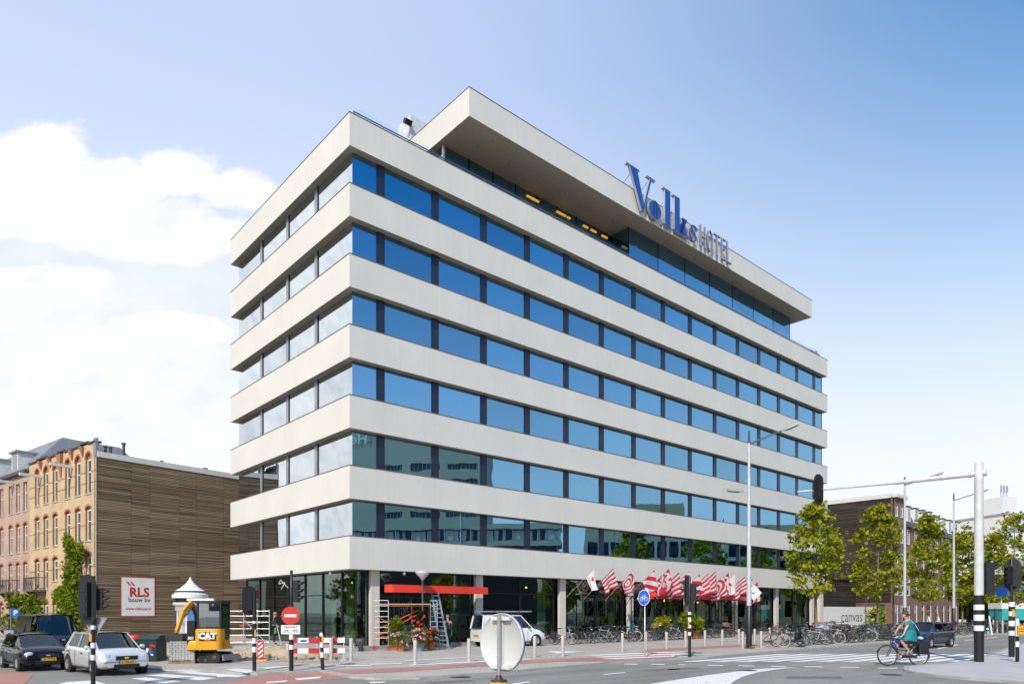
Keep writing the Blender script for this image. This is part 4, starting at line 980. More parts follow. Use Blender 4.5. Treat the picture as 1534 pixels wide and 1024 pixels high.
# ------------------------------------------------------------------ vehicles
def interp(tab, x):
    if x <= tab[0][0]: return tab[0][1]
    for (a, va), (b, vb) in zip(tab, tab[1:]):
        if x <= b: return va+(vb-va)*(x-a)/(b-a)
    return tab[-1][1]
def vehicle(name, label, cat, loc, heading, Ln, W, Hh, paint, top, gh, wb, wr, plate, belt, style='hatch', glass=None, darkside=False, plate_rear=False):
    """top: beltline/bonnet height table over x (front = +x); gh: x of windscreen foot, roof front, roof rear, rear glass foot"""
    g_ = glass or carglass
    t = thing(name, label, cat, loc, math.atan2(heading[1], heading[0]))
    hl = Ln/2; hw = W/2
    xs = [-hl, -hl+.03, -hl+.1, -hl+.25]+[-hl+.25+(Ln-.5)*i/22 for i in range(1, 22)]+[hl-.25, hl-.12, hl-.04, hl]
    wheels = (-wb/2, wb/2)
    ring_n = None; vs = []
    for x in xs:
        e = min(abs(x+hl), abs(hl-x)); ef = max(0, 1-e/.32)
        w_ = hw*(1-.16*ef**1.6); zt = interp(top, x); zb = .20+.10*max(0, 1-e/.5)
        if ef > .9: zt_ = zt-.05
        else: zt_ = zt
        bulge = .035
        pr = [(0, zb), (w_*.84, zb), (w_*.965, zb+.06), (w_*.995, zb+.2), (w_, zb+(zt_-zb)*.5), (w_*.985, zb+(zt_-zb)*.66), (w_*.955, zt_-.10), (w_*.90, zt_-.025), (w_*.80, zt_+.005), (w_*.45, zt_+bulge*(1-ef)), (0, zt_+bulge*1.2*(1-ef))]
        rg = [(x, y, z) for y, z in pr]+[(x, -y, z) for y, z in pr[-2:0:-1]]
        vs += rg; ring_n = len(rg)
    n = ring_n; k = len(xs)
    fs = [(i*n+j, i*n+(j+1) % n, (i+1)*n+(j+1) % n, (i+1)*n+j) for i in range(k-1) for j in range(n)]
    mb = MB(); mb.add(vs, fs, 0, True); mb.add(vs[:n], [tuple(range(n))], 0); mb.add(vs[-n:], [tuple(range(n))[::-1]], 0)
    mb.build('body', paint, t)
    # greenhouse
    a, b, c, d = gh; zb_ = lambda x: interp(top, x)
    bw = hw*.90; rw = hw*.72; zr = Hh
    def sec(x, z, w_): return [(x, -w_, z), (x, w_, z)]
    gm = MB()
    foot = [(a, bw*.93), (b-.25 if b-.25 > (b+c)/2 else (b+c)/2, bw), ((b+c)/2, bw), (d, bw*.90)]
    Fp = [(a, bw*.9, zb_(a)-.02), (b, bw, zb_(b)-.03), (c, bw, zb_(c)-.03), (d, bw*.9, zb_(d)-.02)]
    Rp = [(b, rw*.97, zr-.07), (b, rw*.97, zr-.07), (c, rw*.95, zr-.07), (c, rw*.95, zr-.07)]
    def P(q, s): return (q[0], q[1]*s, q[2])
    for s in (-1, 1):
        gm.add([P(Fp[0],s),P(Fp[1],s),P(Rp[0],s)], [(0,1,2)], 0); gm.add([P(Fp[1],s),P(Fp[2],s),P(Rp[2],s),P(Rp[0],s)], [(0,1,2,3)], 0); gm.add([P(Fp[2],s),P(Fp[3],s),P(Rp[2],s)], [(0,1,2)], 0)
    nn = 6
    for (f, r) in ((Fp[0], Rp[0]), (Fp[3], Rp[2])):      # curved screens
        row0 = []; row1 = []; sg = 1 if f is Fp[0] else -1
        for i in range(nn+1):
            u = -1+2*i/nn; cv = (1-u*u)*.10*sg
            row0.append((f[0]+cv, f[1]*u, f[2]+.015)); row1.append((r[0]+cv*.7, r[1]*u, r[2]+.02*(1-u*u)))
        gm.add(row0+row1, [(i, i+1, nn+2+i, nn+1+i) for i in range(nn)], 0, True)
    gm.build('window_glass', g_, t)
    im = MB(); im.box(d+.3, a-.5, -bw*.8, bw*.8, .45, zb_(0)-.06, 0)
    for x in (b-.45, (b+c)/2-.25):
        for y in (-.36, .36): im.obox((x-.25, y, zb_(0)+.05), .14, .46, .62, Matrix.Rotation(-.2, 3, 'Y'), 0); im.obox((x-.33, y, zb_(0)+.42), .1, .22, .2, None, 0)
    im.torus((b-.05, .36, zb_(0)+.05), .17, .018, 12, 4, Matrix.Rotation(R(65), 3, 'Y'))
    im.build('seats', dgrey, t)
    rm = MB(); nx, ny = 6, 8; vs = []
    for i in range(nx+1):
        x = b+.07+(c-b-.14)*i/nx; e = min(i, nx-i)/nx
        for j in range(ny+1):
            u = -1+2*j/ny; vs.append((x, (rw+.012)*u, zr-.075+.075*(1-abs(u)**3)*(1-.35*(1-min(1, e*4)))))
    rm.add(vs, [(i*(ny+1)+j, (i+1)*(ny+1)+j, (i+1)*(ny+1)+j+1, i*(ny+1)+j+1) for i in range(nx) for j in range(ny)], 0, True)
    pil = [(Fp[0], Rp[0], .055), (Fp[3], Rp[2], .11), ((b-.0-(b-c)*.47, bw+.004, zb_(0)-.02), (b-(b-c)*.47, rw*.97, zr-.07), .05)]
    if style in ('estate',): pil.append(((c+.35, bw, zb_(c)-.02), (c+.4, rw, zr-.07), .06))
    for s in (-1, 1):
        for p, q, w_ in pil: rm.bar(P(p, s), P(q, s), w_, w_*.7)
        rm.bar(P((b+.02, rw, zr-.075), s), P((c-.02, rw*.98, zr-.075), s), .05, .05)
        if darkside:      # panelled cargo sides
            rm.add([P((b-.45, bw*.985, zb_(0)-.02), s), P((b-.5, rw+.03, zr-.09), s), P((c, rw+.03, zr-.09), s), P((d+.02, bw+.01, zb_(d)-.02), s)], [(0,1,2,3)], 0)
    rm.build('roof', paint, t)
    # wheels
    wm = MB(); ax = Matrix.Rotation(R(90), 3, 'X')
    wm.lathe([(wr*.55,-.09),(wr*.62,-.10),(wr*.94,-.10),(wr,-.06),(wr,.06),(wr*.94,.10),(wr*.62,.10),(wr*.55,.09)], n=22, rot=ax)
    rmm = MB(); rmm.lathe([(0,-.085),(wr*.15,-.09),(wr*.15,-.07),(wr*.2,-.05)], n=12, rot=ax); rmm.torus((0,-.08,0), wr*.60, .02, 20, 5, ax)
    for i in range(7):
        t_ = 2*math.pi*i/7; rmm.bar((wr*.1*math.cos(t_), -.08, wr*.1*math.sin(t_)), (wr*.6*math.cos(t_), -.085, wr*.6*math.sin(t_)), .05, .03)
    rmm.lathe([(0,-.03),(wr*.58,-.03),(wr*.58,.03)], n=16, rot=ax, mat=1)
    first = None
    for x in wheels:
        for s in (-1, 1):
            y = s*(hw-.07)
            if first is None:
                first = wm.build('wheel', blackrub, t); rim = rmm.build('rim', [alu, black], first); w_ = first
            else: w_ = first.copy(); col.objects.link(w_); w_.parent = t; r2 = rim.copy(); col.objects.link(r2); r2.parent = w_
            w_.location = (x, y, wr); w_.rotation_euler = (0, 0, 0 if s < 0 else math.pi)
            am = MB(); am.lathe([(0,0),(wr+.045,0),(wr+.045,.2)], (x, s*(hw+.004), wr+.015), 20, 0, Matrix.Rotation(R(90)*(s), 3, 'X'), False)
            am.torus((x, s*(hw-.005), wr+.015), wr+.05, .018, 24, 5, ax, 0)
            am.build('wheel_arch', blackrub, t)
    # front
    zf = interp(top, hl-.2)
    hm = MB()
    for s in (-1, 1):
        h = MB(); rot = Matrix.Rotation(-s*.5, 3, 'Z') if False else None
        h.sphere((hl-.13, s*hw*.70, zf-.13), .13, 12, 8, 0, (.9, 1.35, .8)); h.build('headlight', M('headlight_glass', (.62, .66, .70), .08, .3, coat=1), t)
        tl = MB(); tl.sphere((-hl+.07, s*hw*.74, interp(top, -hl+.1)-.16), .10, 8, 6, 0, (.7, .8, 1.7)); tl.build('tail_light', M('tail_light_red', (.4, .01, .01), .2, coat=1), t)
        m2 = MB(); m2.sphere((a-.35, s*(hw+.07), zb_(a)+.06), .09, 8, 6, 0, (.7, 1.1, .85)); m2.tube((a-.35, s*(hw-.08), zb_(a)+.02), (a-.35, s*(hw+.05), zb_(a)+.04), .02, n=5); m2.build('wing_mirror', paint if style != 'van' else dgrey, t)
        fl = MB(); fl.sphere((hl-.10, s*hw*.68, .38), .075, 10, 6, 0, (.8, 1, .9)); fl.build('fog_light', chrome, t)
    gr_ = MB(); gr_.box(hl-.03, hl+.012, -hw*.42, hw*.42, zf-.24, zf-.10, 0); gr_.box(hl-.03, hl+.01, -hw*.50, hw*.50, .27, .40, 0)
    for s in (-1, 1): gr_.box(hl-.14, hl-.025, s*hw*.56, s*hw*.80, .31, .45, 0)
    gr_.build('grille', black, t)
    eb = MB(); eb.sphere((hl+.015, 0, zf-.17 if style == 'hatch' else zf-.06), .05, 8, 5, 0, (.3, 1.6, .7)); eb.build('badge', chrome if paint is not MATS.get('silver_paint') else plate_y, t)
    lm_ = MB()
    for s in (-1, 1):
        y = s*(hw+.0015); x1, x2, x3 = a-.42, (b+c)/2-.05, c+.2
        for x in (x1, x2, x3): lm_.box(x-.007, x+.007, y-.004, y+.004, .34, zb_(x)-.12)
        for x in (x1-.75, x2-.75):
            if x > d: lm_.box(x-.08, x+.08, y-.02, y+.02, zb_(x)-.21, zb_(x)-.18)
        lm_.box(-wb/2+wr+.08, wb/2-wr-.08, y-.012, y+.006, .22, .27)
    lm_.build('door_trim', black, t)
    for side in ([1, -1] if plate_rear else [1]):
        pm_ = MB(); xx = side*(hl+.02)
        zp = .46 if side > 0 else .62
        pm_.box(xx-.008, xx+.008, -.26, .26, zp-.055, zp+.055, 0); pm_.box(xx-.009, xx+.009, -side*.262, -side*.21, zp-.056, zp+.056, 1)
        if plate: text(pm_, plate, .105, (xx+side*.0095, side*.025, zp), (0, side, 0), Z1, 2, .004, .95)
        pm_.build('number_plate', [plate_y, blue, black], t)
    wi = MB(); wi.bar((a-.03, .45, zb_(a)+.05), (a-.22, -.1, zb_(a)+.12), .015); wi.bar((a-.03, -.15, zb_(a)+.05), (a-.2, -.6, zb_(a)+.11), .015); wi.build('wiper', black, t)
    an = MB(); an.tube((c+.3, 0, zr-.02), (c+.1, 0, zr+.22), .008, n=4); an.build('aerial', black, t)
    return t
def paint(name, c, coat=1., met=.35, rough=.35): return M(name, c, rough, met, .03, 1, coat=coat)
silver = paint('silver_paint', (.70, .70, .70), met=.35); bpaint = M('black_car_paint', (.004, .004, .006), .18, 0, .03, 1, coat=.25, spec=.3); navyp = paint('navy_car_paint', (.02, .03, .075), met=.3)
whitep = paint('white_car_paint', (.74, .75, .76), met=0)
hd = Vector((.725, -.689))
hatch_top = lambda L_: [(-L_/2, .86), (-L_/2+.3, .98), (-.6, .96), (.6, .93), (L_/2-1.05, .95), (L_/2-.45, .87), (L_/2-.14, .76), (L_/2, .64)]
vehicle('parked_car', 'silver five-door hatchback with yellow plate, in front of the black hatchback', 'car', (-13.5, 23.5, 0), (.755, -.656), 3.92, 1.68, 1.50, silver, hatch_top(3.92), (1.28, .38, -1.30, -1.86), 2.48, .30, '57-ZB-KD', .95).scale = (.91,)*3
vehicle('parked_car', 'glossy black five-door hatchback at the far left in front of the black van', 'car', (-17.0, 25.2, 0), hd, 4.05, 1.70, 1.44, bpaint, hatch_top(4.05), (1.15, .3, -1.3, -1.85), 2.57, .31, '31-TTT-8', .95).scale = (.88,)*3
van_top = [(-2.42, 1.10), (-2.3, 1.18), (0, 1.16), (1.15, 1.14), (1.55, 1.10), (2.2, .98), (2.42, .80)]
vehicle('panel_van', 'black panel van with dark windscreen parked behind the black hatchback', 'van', (-20.3, 31.0, 0), hd, 4.85, 1.92, 2.02, bpaint, van_top, (1.75, .95, -2.15, -2.40), 3.1, .33, '3-VLT-92', 1.15, 'van', darkside=True).scale = (.95,)*3
combo_top = [(-2.08, 1.0), (-1.95, 1.08), (0, 1.05), (.9, 1.04), (1.15, 1.02), (1.65, .90), (1.95, .72), (2.08, .58)]
wv = at(803, 968.6); hdv = Vector((.85, .53)).normalized(); cv = Vector((wv.x, wv.y, 0))-Vector((hdv.x, hdv.y, 0))*1.36+Vector((-hdv.y, hdv.x, 0))*.8
vehicle('delivery_van', 'small white delivery van with ladders on its roof parked by the hotel columns', 'van', (cv.x, cv.y, PZ), hdv, 4.15, 1.68, 1.80, whitep, combo_top, (1.2, .45, -1.92, -2.05), 2.71, .30, '12-VHN-7', 1.05, 'van', darkside=True, plate_rear=True)
ld = thing('ladder_stack', 'aluminium ladders and boards lying on the white van roof rack', 'ladders', (cv.x, cv.y, PZ+1.84), math.atan2(hdv.y, hdv.x))
m_ = MB()
for y in (-.5, -.15, .15, .5): m_.bar((-1.9, y, .1+.05*abs(y)), (1.25, y, .1+.05*abs(y)), .06, .07)
for i in range(12): m_.bar((-1.8+.26*i, -.5, .12), (-1.8+.26*i, -.15, .12), .03); m_.bar((-1.7+.26*i, .15, .13), (-1.7+.26*i, .5, .13), .03)
m_.build('ladder', galv, ld)
m_ = MB()
for x in (-1.3, .3): m_.bar((x, -.65, .04), (x, .65, .04), .04); m_.bar((x, -.65, -.05), (x, -.65, .15), .03); m_.bar((x, .65, -.05), (x, .65, .15), .03)
m_.build('roof_rack', black, ld)
est_top = [(-2.15, .84), (-2.0, .95), (-.6, .93), (.6, .90), (1.15, .90), (1.75, .80), (2.02, .66), (2.15, .56)]
wp = at(1422, 968.3); h2 = Vector((-.80, -.60)); c2 = Vector((wp.x, wp.y))+h2*1.3+Vector((h2.y, -h2.x))*.74
vehicle('estate_car', 'dark blue estate car driving on the road behind the cyclist', 'car', (c2.x, c2.y, 0), h2, 4.3, 1.69, 1.44, navyp, est_top, (1.05, .3, -1.75, -2.0), 2.58, .30, 'LX-BP-41', .9, 'estate')

# ------------------------------------------------------------------ mini excavator
ex = thing('mini_excavator', 'yellow and black mini excavator with raised bucket beside the paver pallet', 'excavator', (at(297, 994, PZ)+Vector((0, .9, 0))), R(6))
und = R(163); ux, uy = math.cos(und), math.sin(und); rot = Matrix.Rotation(und, 3, 'Z')
def rp(p): return rot @ Vector(p)
for s in (-1, 1):
    m_ = MB(); prof = []
    for i in range(9): t = R(-90-180*i/8); prof.append((-.6+.19*math.cos(t), .20+.19*math.sin(t)))
    for i in range(9): t = R(90-180*i/8); prof.append((.6+.19*math.cos(t), .20+.19*math.sin(t)))
    m_.prism(prof, rp((0, s*.36-.12, 0)), rp((1,0,0)), Z1, rp((0,1,0)), .24, 0)
    for i in range(16):
        x = -.62+1.24*i/15
        for z in (.0, .395): m_.obox(rp((x, s*.36, z)), .04, .26, .03, rot, 0)
    tk = m_.build('track', blackrub, ex)
    w_ = MB()
    for x in (-.56, -.2, .12, .56): w_.lathe([(0,-.14),(.11 if abs(x) > .5 else .07,-.14),(.11 if abs(x) > .5 else .07,.14),(0,.14)], rp((x, s*.36, .2 if abs(x) > .5 else .1)), 10, 0, rot @ Matrix.Rotation(R(90), 3, 'X'))
    w_.build('roller', dgrey, tk)
m_ = MB(); m_.obox((0,0,.32), .8, .5, .22, rot); m_.lathe([(.3,.42),(.3,.52)], n=14); m_.build('undercarriage', dgrey, ex)
m_ = MB(); m_.obox(rp((-.95, 0, .22)), .07, 1.05, .22, rot @ Matrix.Rotation(.15, 3, 'Y')); m_.bar(rp((-.5, .25, .3)), rp((-.93, .25, .28)), .08); m_.bar(rp((-.5, -.25, .3)), rp((-.93, -.25, .28)), .08); m_.build('dozer_blade', mgrey, ex)
def rbox(mb, x0, x1, y0, y1, z0, z1, r, mat=0, seg=4, taper=0.):   # box with rounded vertical corners
    P = []
    for cx, cy, a0 in ((x1-r, y1-r, 0), (x0+r, y1-r, 90), (x0+r, y0+r, 180), (x1-r, y0+r, 270)):
        for i in range(seg+1):
            t = R(a0+90*i/seg); P.append((cx+r*math.cos(t), cy+r*math.sin(t)))
    n = len(P); vs = [(p[0], p[1], z0) for p in P]+[(p[0], p[1], z1-r*.3) for p in P]+[(p[0]*(1-taper)-(0), p[1]*(1-taper), z1) for p in [((q[0]-(x0+x1)/2)*.95+(x0+x1)/2, (q[1]-(y0+y1)/2)*.95+(y0+y1)/2) for q in P]]
    mb.add(vs, [(i, (i+1) % n, n+(i+1) % n, n+i) for i in range(n)]+[(n+i, n+(i+1) % n, 2*n+(i+1) % n, 2*n+i) for i in range(n)], mat, True)
    mb.add(vs, [tuple(range(n))[::-1], tuple(range(2*n, 3*n))], mat)
m_ = MB(); rbox(m_, -.30, .66, -.78, -.02, .52, 1.30, .22); rbox(m_, -.62, .66, -.70, .66, .52, .86, .2); m_.build('engine_cover', yellow, ex)
m_ = MB(); m_.box(.0-.10, .50, -.80, -.775, .86, 1.18, 0); text(m_, 'CAT', .30, (.20, -.803, 1.03), X1, Z1, 1, .022, 1.05); m_.add([(.08,-.805,.88),(.32,-.805,.88),(.20,-.805,.98)], [(0,1,2)], 2); m_.build('maker_plate', [black, white, yellow], ex)
m_ = MB(); m_.box(-.58, -.30, -.66, -.2, .72, 1.6, 0); text(m_, '301', .15, (-.44, -.664, .95), X1, Z1, 1, .006); m_.build('side_cover', [black, white], ex)
m_ = MB(); cz0, cz1 = 1.30, 2.28
for x, y in ((-.22,-.56),(.60,-.56),(-.22,.52),(.60,.52)): m_.bar((x, y, .9), (x, y, cz1), .07)
m_.box(-.30, .66, -.62, .58, cz1-.02, cz1+.07); m_.box(-.25, .63, -.59, -.53, 1.28, 1.36); m_.box(.585, .63, -.55, .5, .85, 1.3); m_.build('cab', black, ex)
gl = MB(); gl.box(-.18, .56, -.565, -.555, 1.37, cz1-.03); gl.box(.605, .612, -.5, .48, 1.3, cz1-.03); gl.box(-.18, .56, .52, .53, .95, cz1-.03); gl.build('cab_glass', winglass, ex)
m_ = MB(); m_.box(.0, .45, -.1, .35, 1.0, 1.15); m_.box(.0, .45, -.18, -.08, 1.1, 1.7); m_.build('seat', dgrey, ex)
m_ = MB(); m_.box(-.62, .35, -.55, -.25, cz1+.072, cz1+.16); m_.build('roof_sheet', white, ex)
m_ = MB(); m_.lathe([(0,0),(.11,0),(.14,.05),(.14,.12),(.0,.12)], (.38, -.6, cz1-.14), 14, 0, Matrix.Rotation(R(90), 3, 'X')); m_.box(.2, .56, -.64, -.6, cz1-.32, cz1+.04); m_.build('work_lamp', black, ex)
bm = MB(); B = [Vector(p) for p in ((-.50,.55,.75),(-.60,.75,1.65),(-.80,.45,2.28))]
bm.bar(B[0], B[1], .14, .2); bm.bar(B[1], B[2], .13, .17); bm.build('boom', yellow, ex)
bm = MB(); bm.bar((-.78,.42,2.32), (-.98,.12,1.95), .12, .16); bm.bar((-.96,.14,1.98), (-1.15,-.12,1.12), .11, .14); bm.build('stick', yellow, ex)
bm = MB(); bm.tube((-.52,.35,.9), (-.68,.5,2.0), .045, n=8); bm.tube((-.70,.35,2.2), (-1.02,.02,1.6), .035, n=8)
for i in range(4): bm.path([(-.5+.05*i,.3,1.0),(-.55+.05*i,.2,1.7),(-.72+.03*i,.2,2.15),(-.92+.02*i,.05,1.75)], .014, 5)
bm.tube((-1.0,-.0,1.5), (-1.2,-.15,1.15), .03, n=6); bm.build('hydraulics', black, ex)
bk = MB(); prof = [(-.28,.30),(.30,.34),(.34,.28),(.30,.05),(.12,-.05),(-.12,-.04),(-.26,.06),(-.30,.16)]
bk.prism(prof, Vector((-1.15,-.42,.78)), Vector((1,0,0)), Z1, Vector((0,1,0)), .62, 0)
for i in range(4): bk.obox((-1.44, -.38+.18*i, 1.07), .1, .05, .04)
bk.build('bucket', M('worn_dark_steel', (.06, .05, .05), .5, .5, var=.4, scale=4), ex)

# paver pallet, container, advertising column
pl = thing('paver_pallet', 'pallet of strapped grey concrete pavers left of the excavator tracks', 'pallet', at(268, 993.5, PZ)+Vector((0, .45, 0)), R(12))
cpv = brick_mat('stacked_concrete_pavers', (.50, .49, .45), (.44, .43, .40), (.22, .21, .2), .21, .085, .01)
m_ = MB(); 
for i in range(4):
    for k in range(8): m_.box(-.44+.222*i, -.225+.222*i, -.42, .42, .13+.088*k, .213+.088*k)
m_.build('pavers', cpv, pl)
m_ = MB(); 
for y in (-.40, 0, .40): m_.box(-.46, .46, y-.05, y+.05, .0, .09)
for x in (-.4, 0, .4): m_.box(x-.06, x+.06, -.44, .44, .092, .125)
m_.build('pallet_base', M('pallet_wood', (.30, .20, .11), .9, var=.3), pl)
m_ = MB(); 
for x in (-.335, .11): m_.box(x-.008, x+.008, -.425, .425, .13, .845)
m_.build('strap', M('green_strap', (.05, .30, .20), .5), pl)
ct = thing('waste_container', 'dark green waste container with red and blue sticker beside the silver car', 'container', at(221, 990, PZ)+Vector((0, .3, 0)), R(-6))
dkgreen = M('dark_green_steel', (.012, .035, .032), .45)
m_ = MB(); m_.box(-.42, .42, -.35, .35, .03, .86); m_.add([(-.46,-.39,.862),(.46,-.39,.862),(.46,.39,.862),(-.46,.39,.862),(-.15,-.1,1.02),(.46,-.1,1.02),(.46,.3,1.02),(-.15,.3,1.02)], [(0,3,2,1),(4,5,6,7),(0,1,5,4),(1,2,6,5),(2,3,7,6),(3,0,4,7)]); m_.build('body', dkgreen, ct)
m_ = MB()
for (x, z, w_, h_, k) in ((.18,.50,.10,.12,0),(.20,.36,.18,.10,1),(.28,.62,.22,.07,0),(.05,.44,.10,.16,2),(.25,.27,.1,.06,2)): m_.obox((x, -.3535, z), w_, .005, h_, Matrix.Rotation(.25, 3, 'Y'), k)
m_.build('sticker', [red, blue, white], ct)
ac = thing('advertising_column', 'white round advertising column with tiered conical roof behind the excavator', 'advertising column', atZ(285, 35.6, PZ), 0)
MB().lathe([(.0,2.62),(.84,2.62),(.84,2.80),(.72,2.84),(.72,2.90)], n=28, smooth=False).lathe([(.70,2.98),(.44,3.14),(.24,3.32),(.10,3.50),(.04,3.62),(.0,3.72)], n=28, smooth=False).build('roof', white, ac)
MB().lathe([(.74,.0),(.74,.25),(.70,.28),(.70,2.25),(.80,2.28),(.80,2.40)], n=28).build('drum', white, ac)
MB().lathe([(.72,2.40),(.72,2.618)], n=28).build('dark_band', black, ac); MB().lathe([(.71,2.90),(.71,2.978)], n=28).build('dark_band', black, ac)
m_ = MB(); q = random.Random(6)
for i in range(4):
    a0 = R(200+i*42); vs = []
    for j in range(5):
        t = a0+R(32)*j/4; vs += [(.708*math.cos(t), .708*math.sin(t), .6), (.708*math.cos(t), .708*math.sin(t), 2.0)]
    m_.add(vs, [(2*j, 2*j+2, 2*j+3, 2*j+1) for j in range(4)], i % 3, True)
m_.build('poster', [M('poster_dark', (.03, .03, .04), .6, var=.9, scale=5), M('poster_grey', (.35, .36, .38), .6, var=.5, scale=4), M('poster_blue', (.08, .2, .45), .6, var=.6, scale=3)], ac)
# ------------------------------------------------------------------ poles, signals, signs
def striped(mb, x, y, z0, z1, r, bands, n=14):
    """black/white banded sleeve; bands = list of (z_from, z_to) that are white (material 1)"""
    zs = sorted({z0, z1} | {min(max(b, z0), z1) for q in bands for b in q})
    for a, b in zip(zs, zs[1:]):
        wht = any(q[0] <= (a+b)/2 <= q[1] for q in bands)
        mb.lathe([(r+(.003 if wht else 0), a), (r+(.003 if wht else 0), b)], (x, y, 0), n, 1 if wht else 0)
    mb.add([(x+r*math.cos(2*math.pi*i/n), y+r*math.sin(2*math.pi*i/n), z1) for i in range(n)], [tuple(range(n))], 0)
def signal_head(par, c, ang, sc=1., board=True, lit=None, back=False):
    """three-lamp head facing ang (radians, 0 = +x)"""
    rot = Matrix.Rotation(ang, 3, 'Z'); c = Vector(c)
    P = lambda x, y, z: c+rot @ Vector((x*sc, y*sc, z*sc))
    mb = MB(); mb.obox(P(0,0,0), .22*sc, .26*sc, .92*sc, rot, 0)
    for k in (-1, 0, 1): mb.obox(P(-.115,0,k*.3), .02*sc, .20*sc, .22*sc, rot, 0)
    if board:
        pr = [(.30*math.cos(t), .38+.30*math.sin(t)) for t in [math.pi*i/10 for i in range(11)]]+[(.30*math.cos(t), -.38+.30*math.sin(t)) for t in [math.pi+math.pi*i/10 for i in range(11)]]
        mb.prism([(p[0]*sc, p[1]*sc) for p in pr], P(.02,0,0), rot @ Vector((0,1,0)), Z1, rot @ Vector((1,0,0)), .02*sc, 0)
    h = mb.build('signal_housing', M('signal_black', (.010, .011, .012), .6), par)
    for i, k in enumerate((1, 0, -1)):
        v = MB(); n = 12; vs = []
        for j in range(n+1):
            t = R(-25)+R(230)*j/n; y = .105*math.cos(t); z = .105*math.sin(t); ln = .26 if j not in (0, n) else .1
            vs += [P(.11, y, k*.3+z), P(.11+ln*(.45+.55*max(0, math.sin(t))), y, k*.3+z)]
        v.add(vs, [(2*j, 2*j+2, 2*j+3, 2*j+1) for j in range(n)], 0, True); v.build('visor', MATS['signal_black'], h)
        l = MB(); l.lathe([(0,.01),(.06*sc,.006),(.095*sc,0)], P(.115,0,k*.3), 14, 0, rot @ Matrix.Rotation(R(90), 3, 'Y'))
        on = lit == i
        l.build('lens', M(('lit_' if on else 'dim_')+('red','amber','green')[i]+'_lens', ((.8,.02,.01),(.9,.4,.02),(.02,.9,.45))[i] if on else ((.10,.012,.01),(.12,.06,.01),(.01,.08,.05))[i], .25, emit=4. if on else 0), h)
    return h
def spole(name, label, cat, x, y, top, r, z0=PZ, bands=None, Z=None, n=14):
    p = at(x, y, z0) if Z is None else atZ(x, Z, z0)
    t = thing(name, label, cat, p, 0)
    mb = MB(); striped(mb, 0, 0, 0, top, r, bands or [], n); mb.build('pole', [black, white], t)
    return t, p
def pxz(p, y): return CH-(y-HY)/F*p.y - p.z        # local height of a pixel row on a pole at p
tocam = lambda p: math.atan2(-p.y, -p.x)
# 1: nearest signal at lower left, seen from behind with a triangular plate
p = atZ(139.5, 18.3, 0); h = lambda y: pxz(p, y)
t = thing('traffic_signal', 'nearest traffic signal seen from behind, on banded pole with triangle plate, left foreground', 'traffic light', p, 0)
mb = MB(); striped(mb, 0, 0, 0, h(862), .055, [(h(942), h(936)), (h(970), h(962)), (h(988), h(980))]); mb.build('pole', [black, white], t)
signal_head(t, (-.16, -.02, h(897)), R(75), .95)
signal_head(t, (.12, .12, h(897)), R(10), .62, board=False)
pts = [(-.31, .0), (.31, .0), (.0, -.52)]
mb = MB(); mb.prism(pts, (0, .075, h(925)), X1, Z1, Vector((0, 1, 0)), .012, 0)
for a, b in zip(pts, pts[1:]+pts[:1]): mb.bar((a[0], .07, h(925)+a[1]), (b[0], .07, h(925)+b[1]), .02, .03, 0)
mb.build('triangle_plate', M('grey_sign_back', (.36, .37, .37), .5, .3), t)
MB().box(-.062, .0, -.066, -.05, h(960), h(949)).build('yellow_label', yellow, t)
# 2: small dark signal at 380
t, p = spole('traffic_signal', 'black traffic signal on a banded pole left of the red and white chevron marker', 'traffic light', 381, 1004.5, 0.01, .05)
h = lambda y: pxz(p, y); mb = MB(); striped(mb, 0, 0, .011, h(884), .062, [(h(933), h(929.5)), (h(963), h(955)), (h(976), h(968))]); mb.build('pole', [black, white], t)
signal_head(t, (-.17, .0, h(899)), R(120), .72); MB().box(.03, .068, -.064, -.03, h(953), h(942)).build('yellow_label', yellow, t)
# 3: signal with no-entry sign at 436
t, p = spole('traffic_signal', 'traffic signal with round red no-entry sign and bicycle plate on its banded pole', 'traffic light', 436.5, 1004, 0.01, .05)
h = lambda y: pxz(p, y); mb = MB(); striped(mb, 0, 0, .011, h(903), .072, [(h(957), h(948)), (h(972), h(965))]); mb.lathe([(.05, h(905)), (.05, h(854)), (.0, h(853))], n=10); mb.build('pole', [black, white], t)
signal_head(t, (.17, .0, h(885)), R(-10), .78, board=False)
mb = MB(); rx = Matrix.Rotation(R(90), 3, 'X'); mb.lathe([(0,.09),(.30,.09),(.30,.075),(0,.075)], (0, 0, h(921.5)), 28, 0, rx, False); mb.box(-.2, .2, -.096, -.0905, h(921.5)-.045, h(921.5)+.045, 1); mb.build('no_entry_sign', [red, white], t)
mb = MB(); mb.box(-.31, .31, -.09, -.078, h(949), h(935.5), 0); text(mb, 'uitgezonderd', .085, (0, -.0915, h(938.2)), X1, Z1, 1, .002, .95)
for cx in (-.13, .16):
    for dx_ in (-.055, .055): mb.torus((cx+dx_, -.0915, h(944.8)), .038, .007, 12, 4, rx, 1)
    mb.bar((cx-.05, -.092, h(944.8)), (cx-.01, -.092, h(942.3)), .01, .005, 1); mb.bar((cx-.01, -.092, h(942.3)), (cx+.05, -.092, h(944.8)), .01, .005, 1); mb.bar((cx-.02, -.092, h(942.3)), (cx+.03, -.092, h(942.3)), .01, .005, 1)
mb.build('plate', [white, black], t)
cw = MB(); cw.path([(-.1,-.02,h(880)),(-.35,-.02,h(868)),(-.40,-.02,h(874)),(-.2,-.02,h(872)),(-.33,-.02,h(882))], .012, 4); cw.build('loose_cable', offwhite, t)
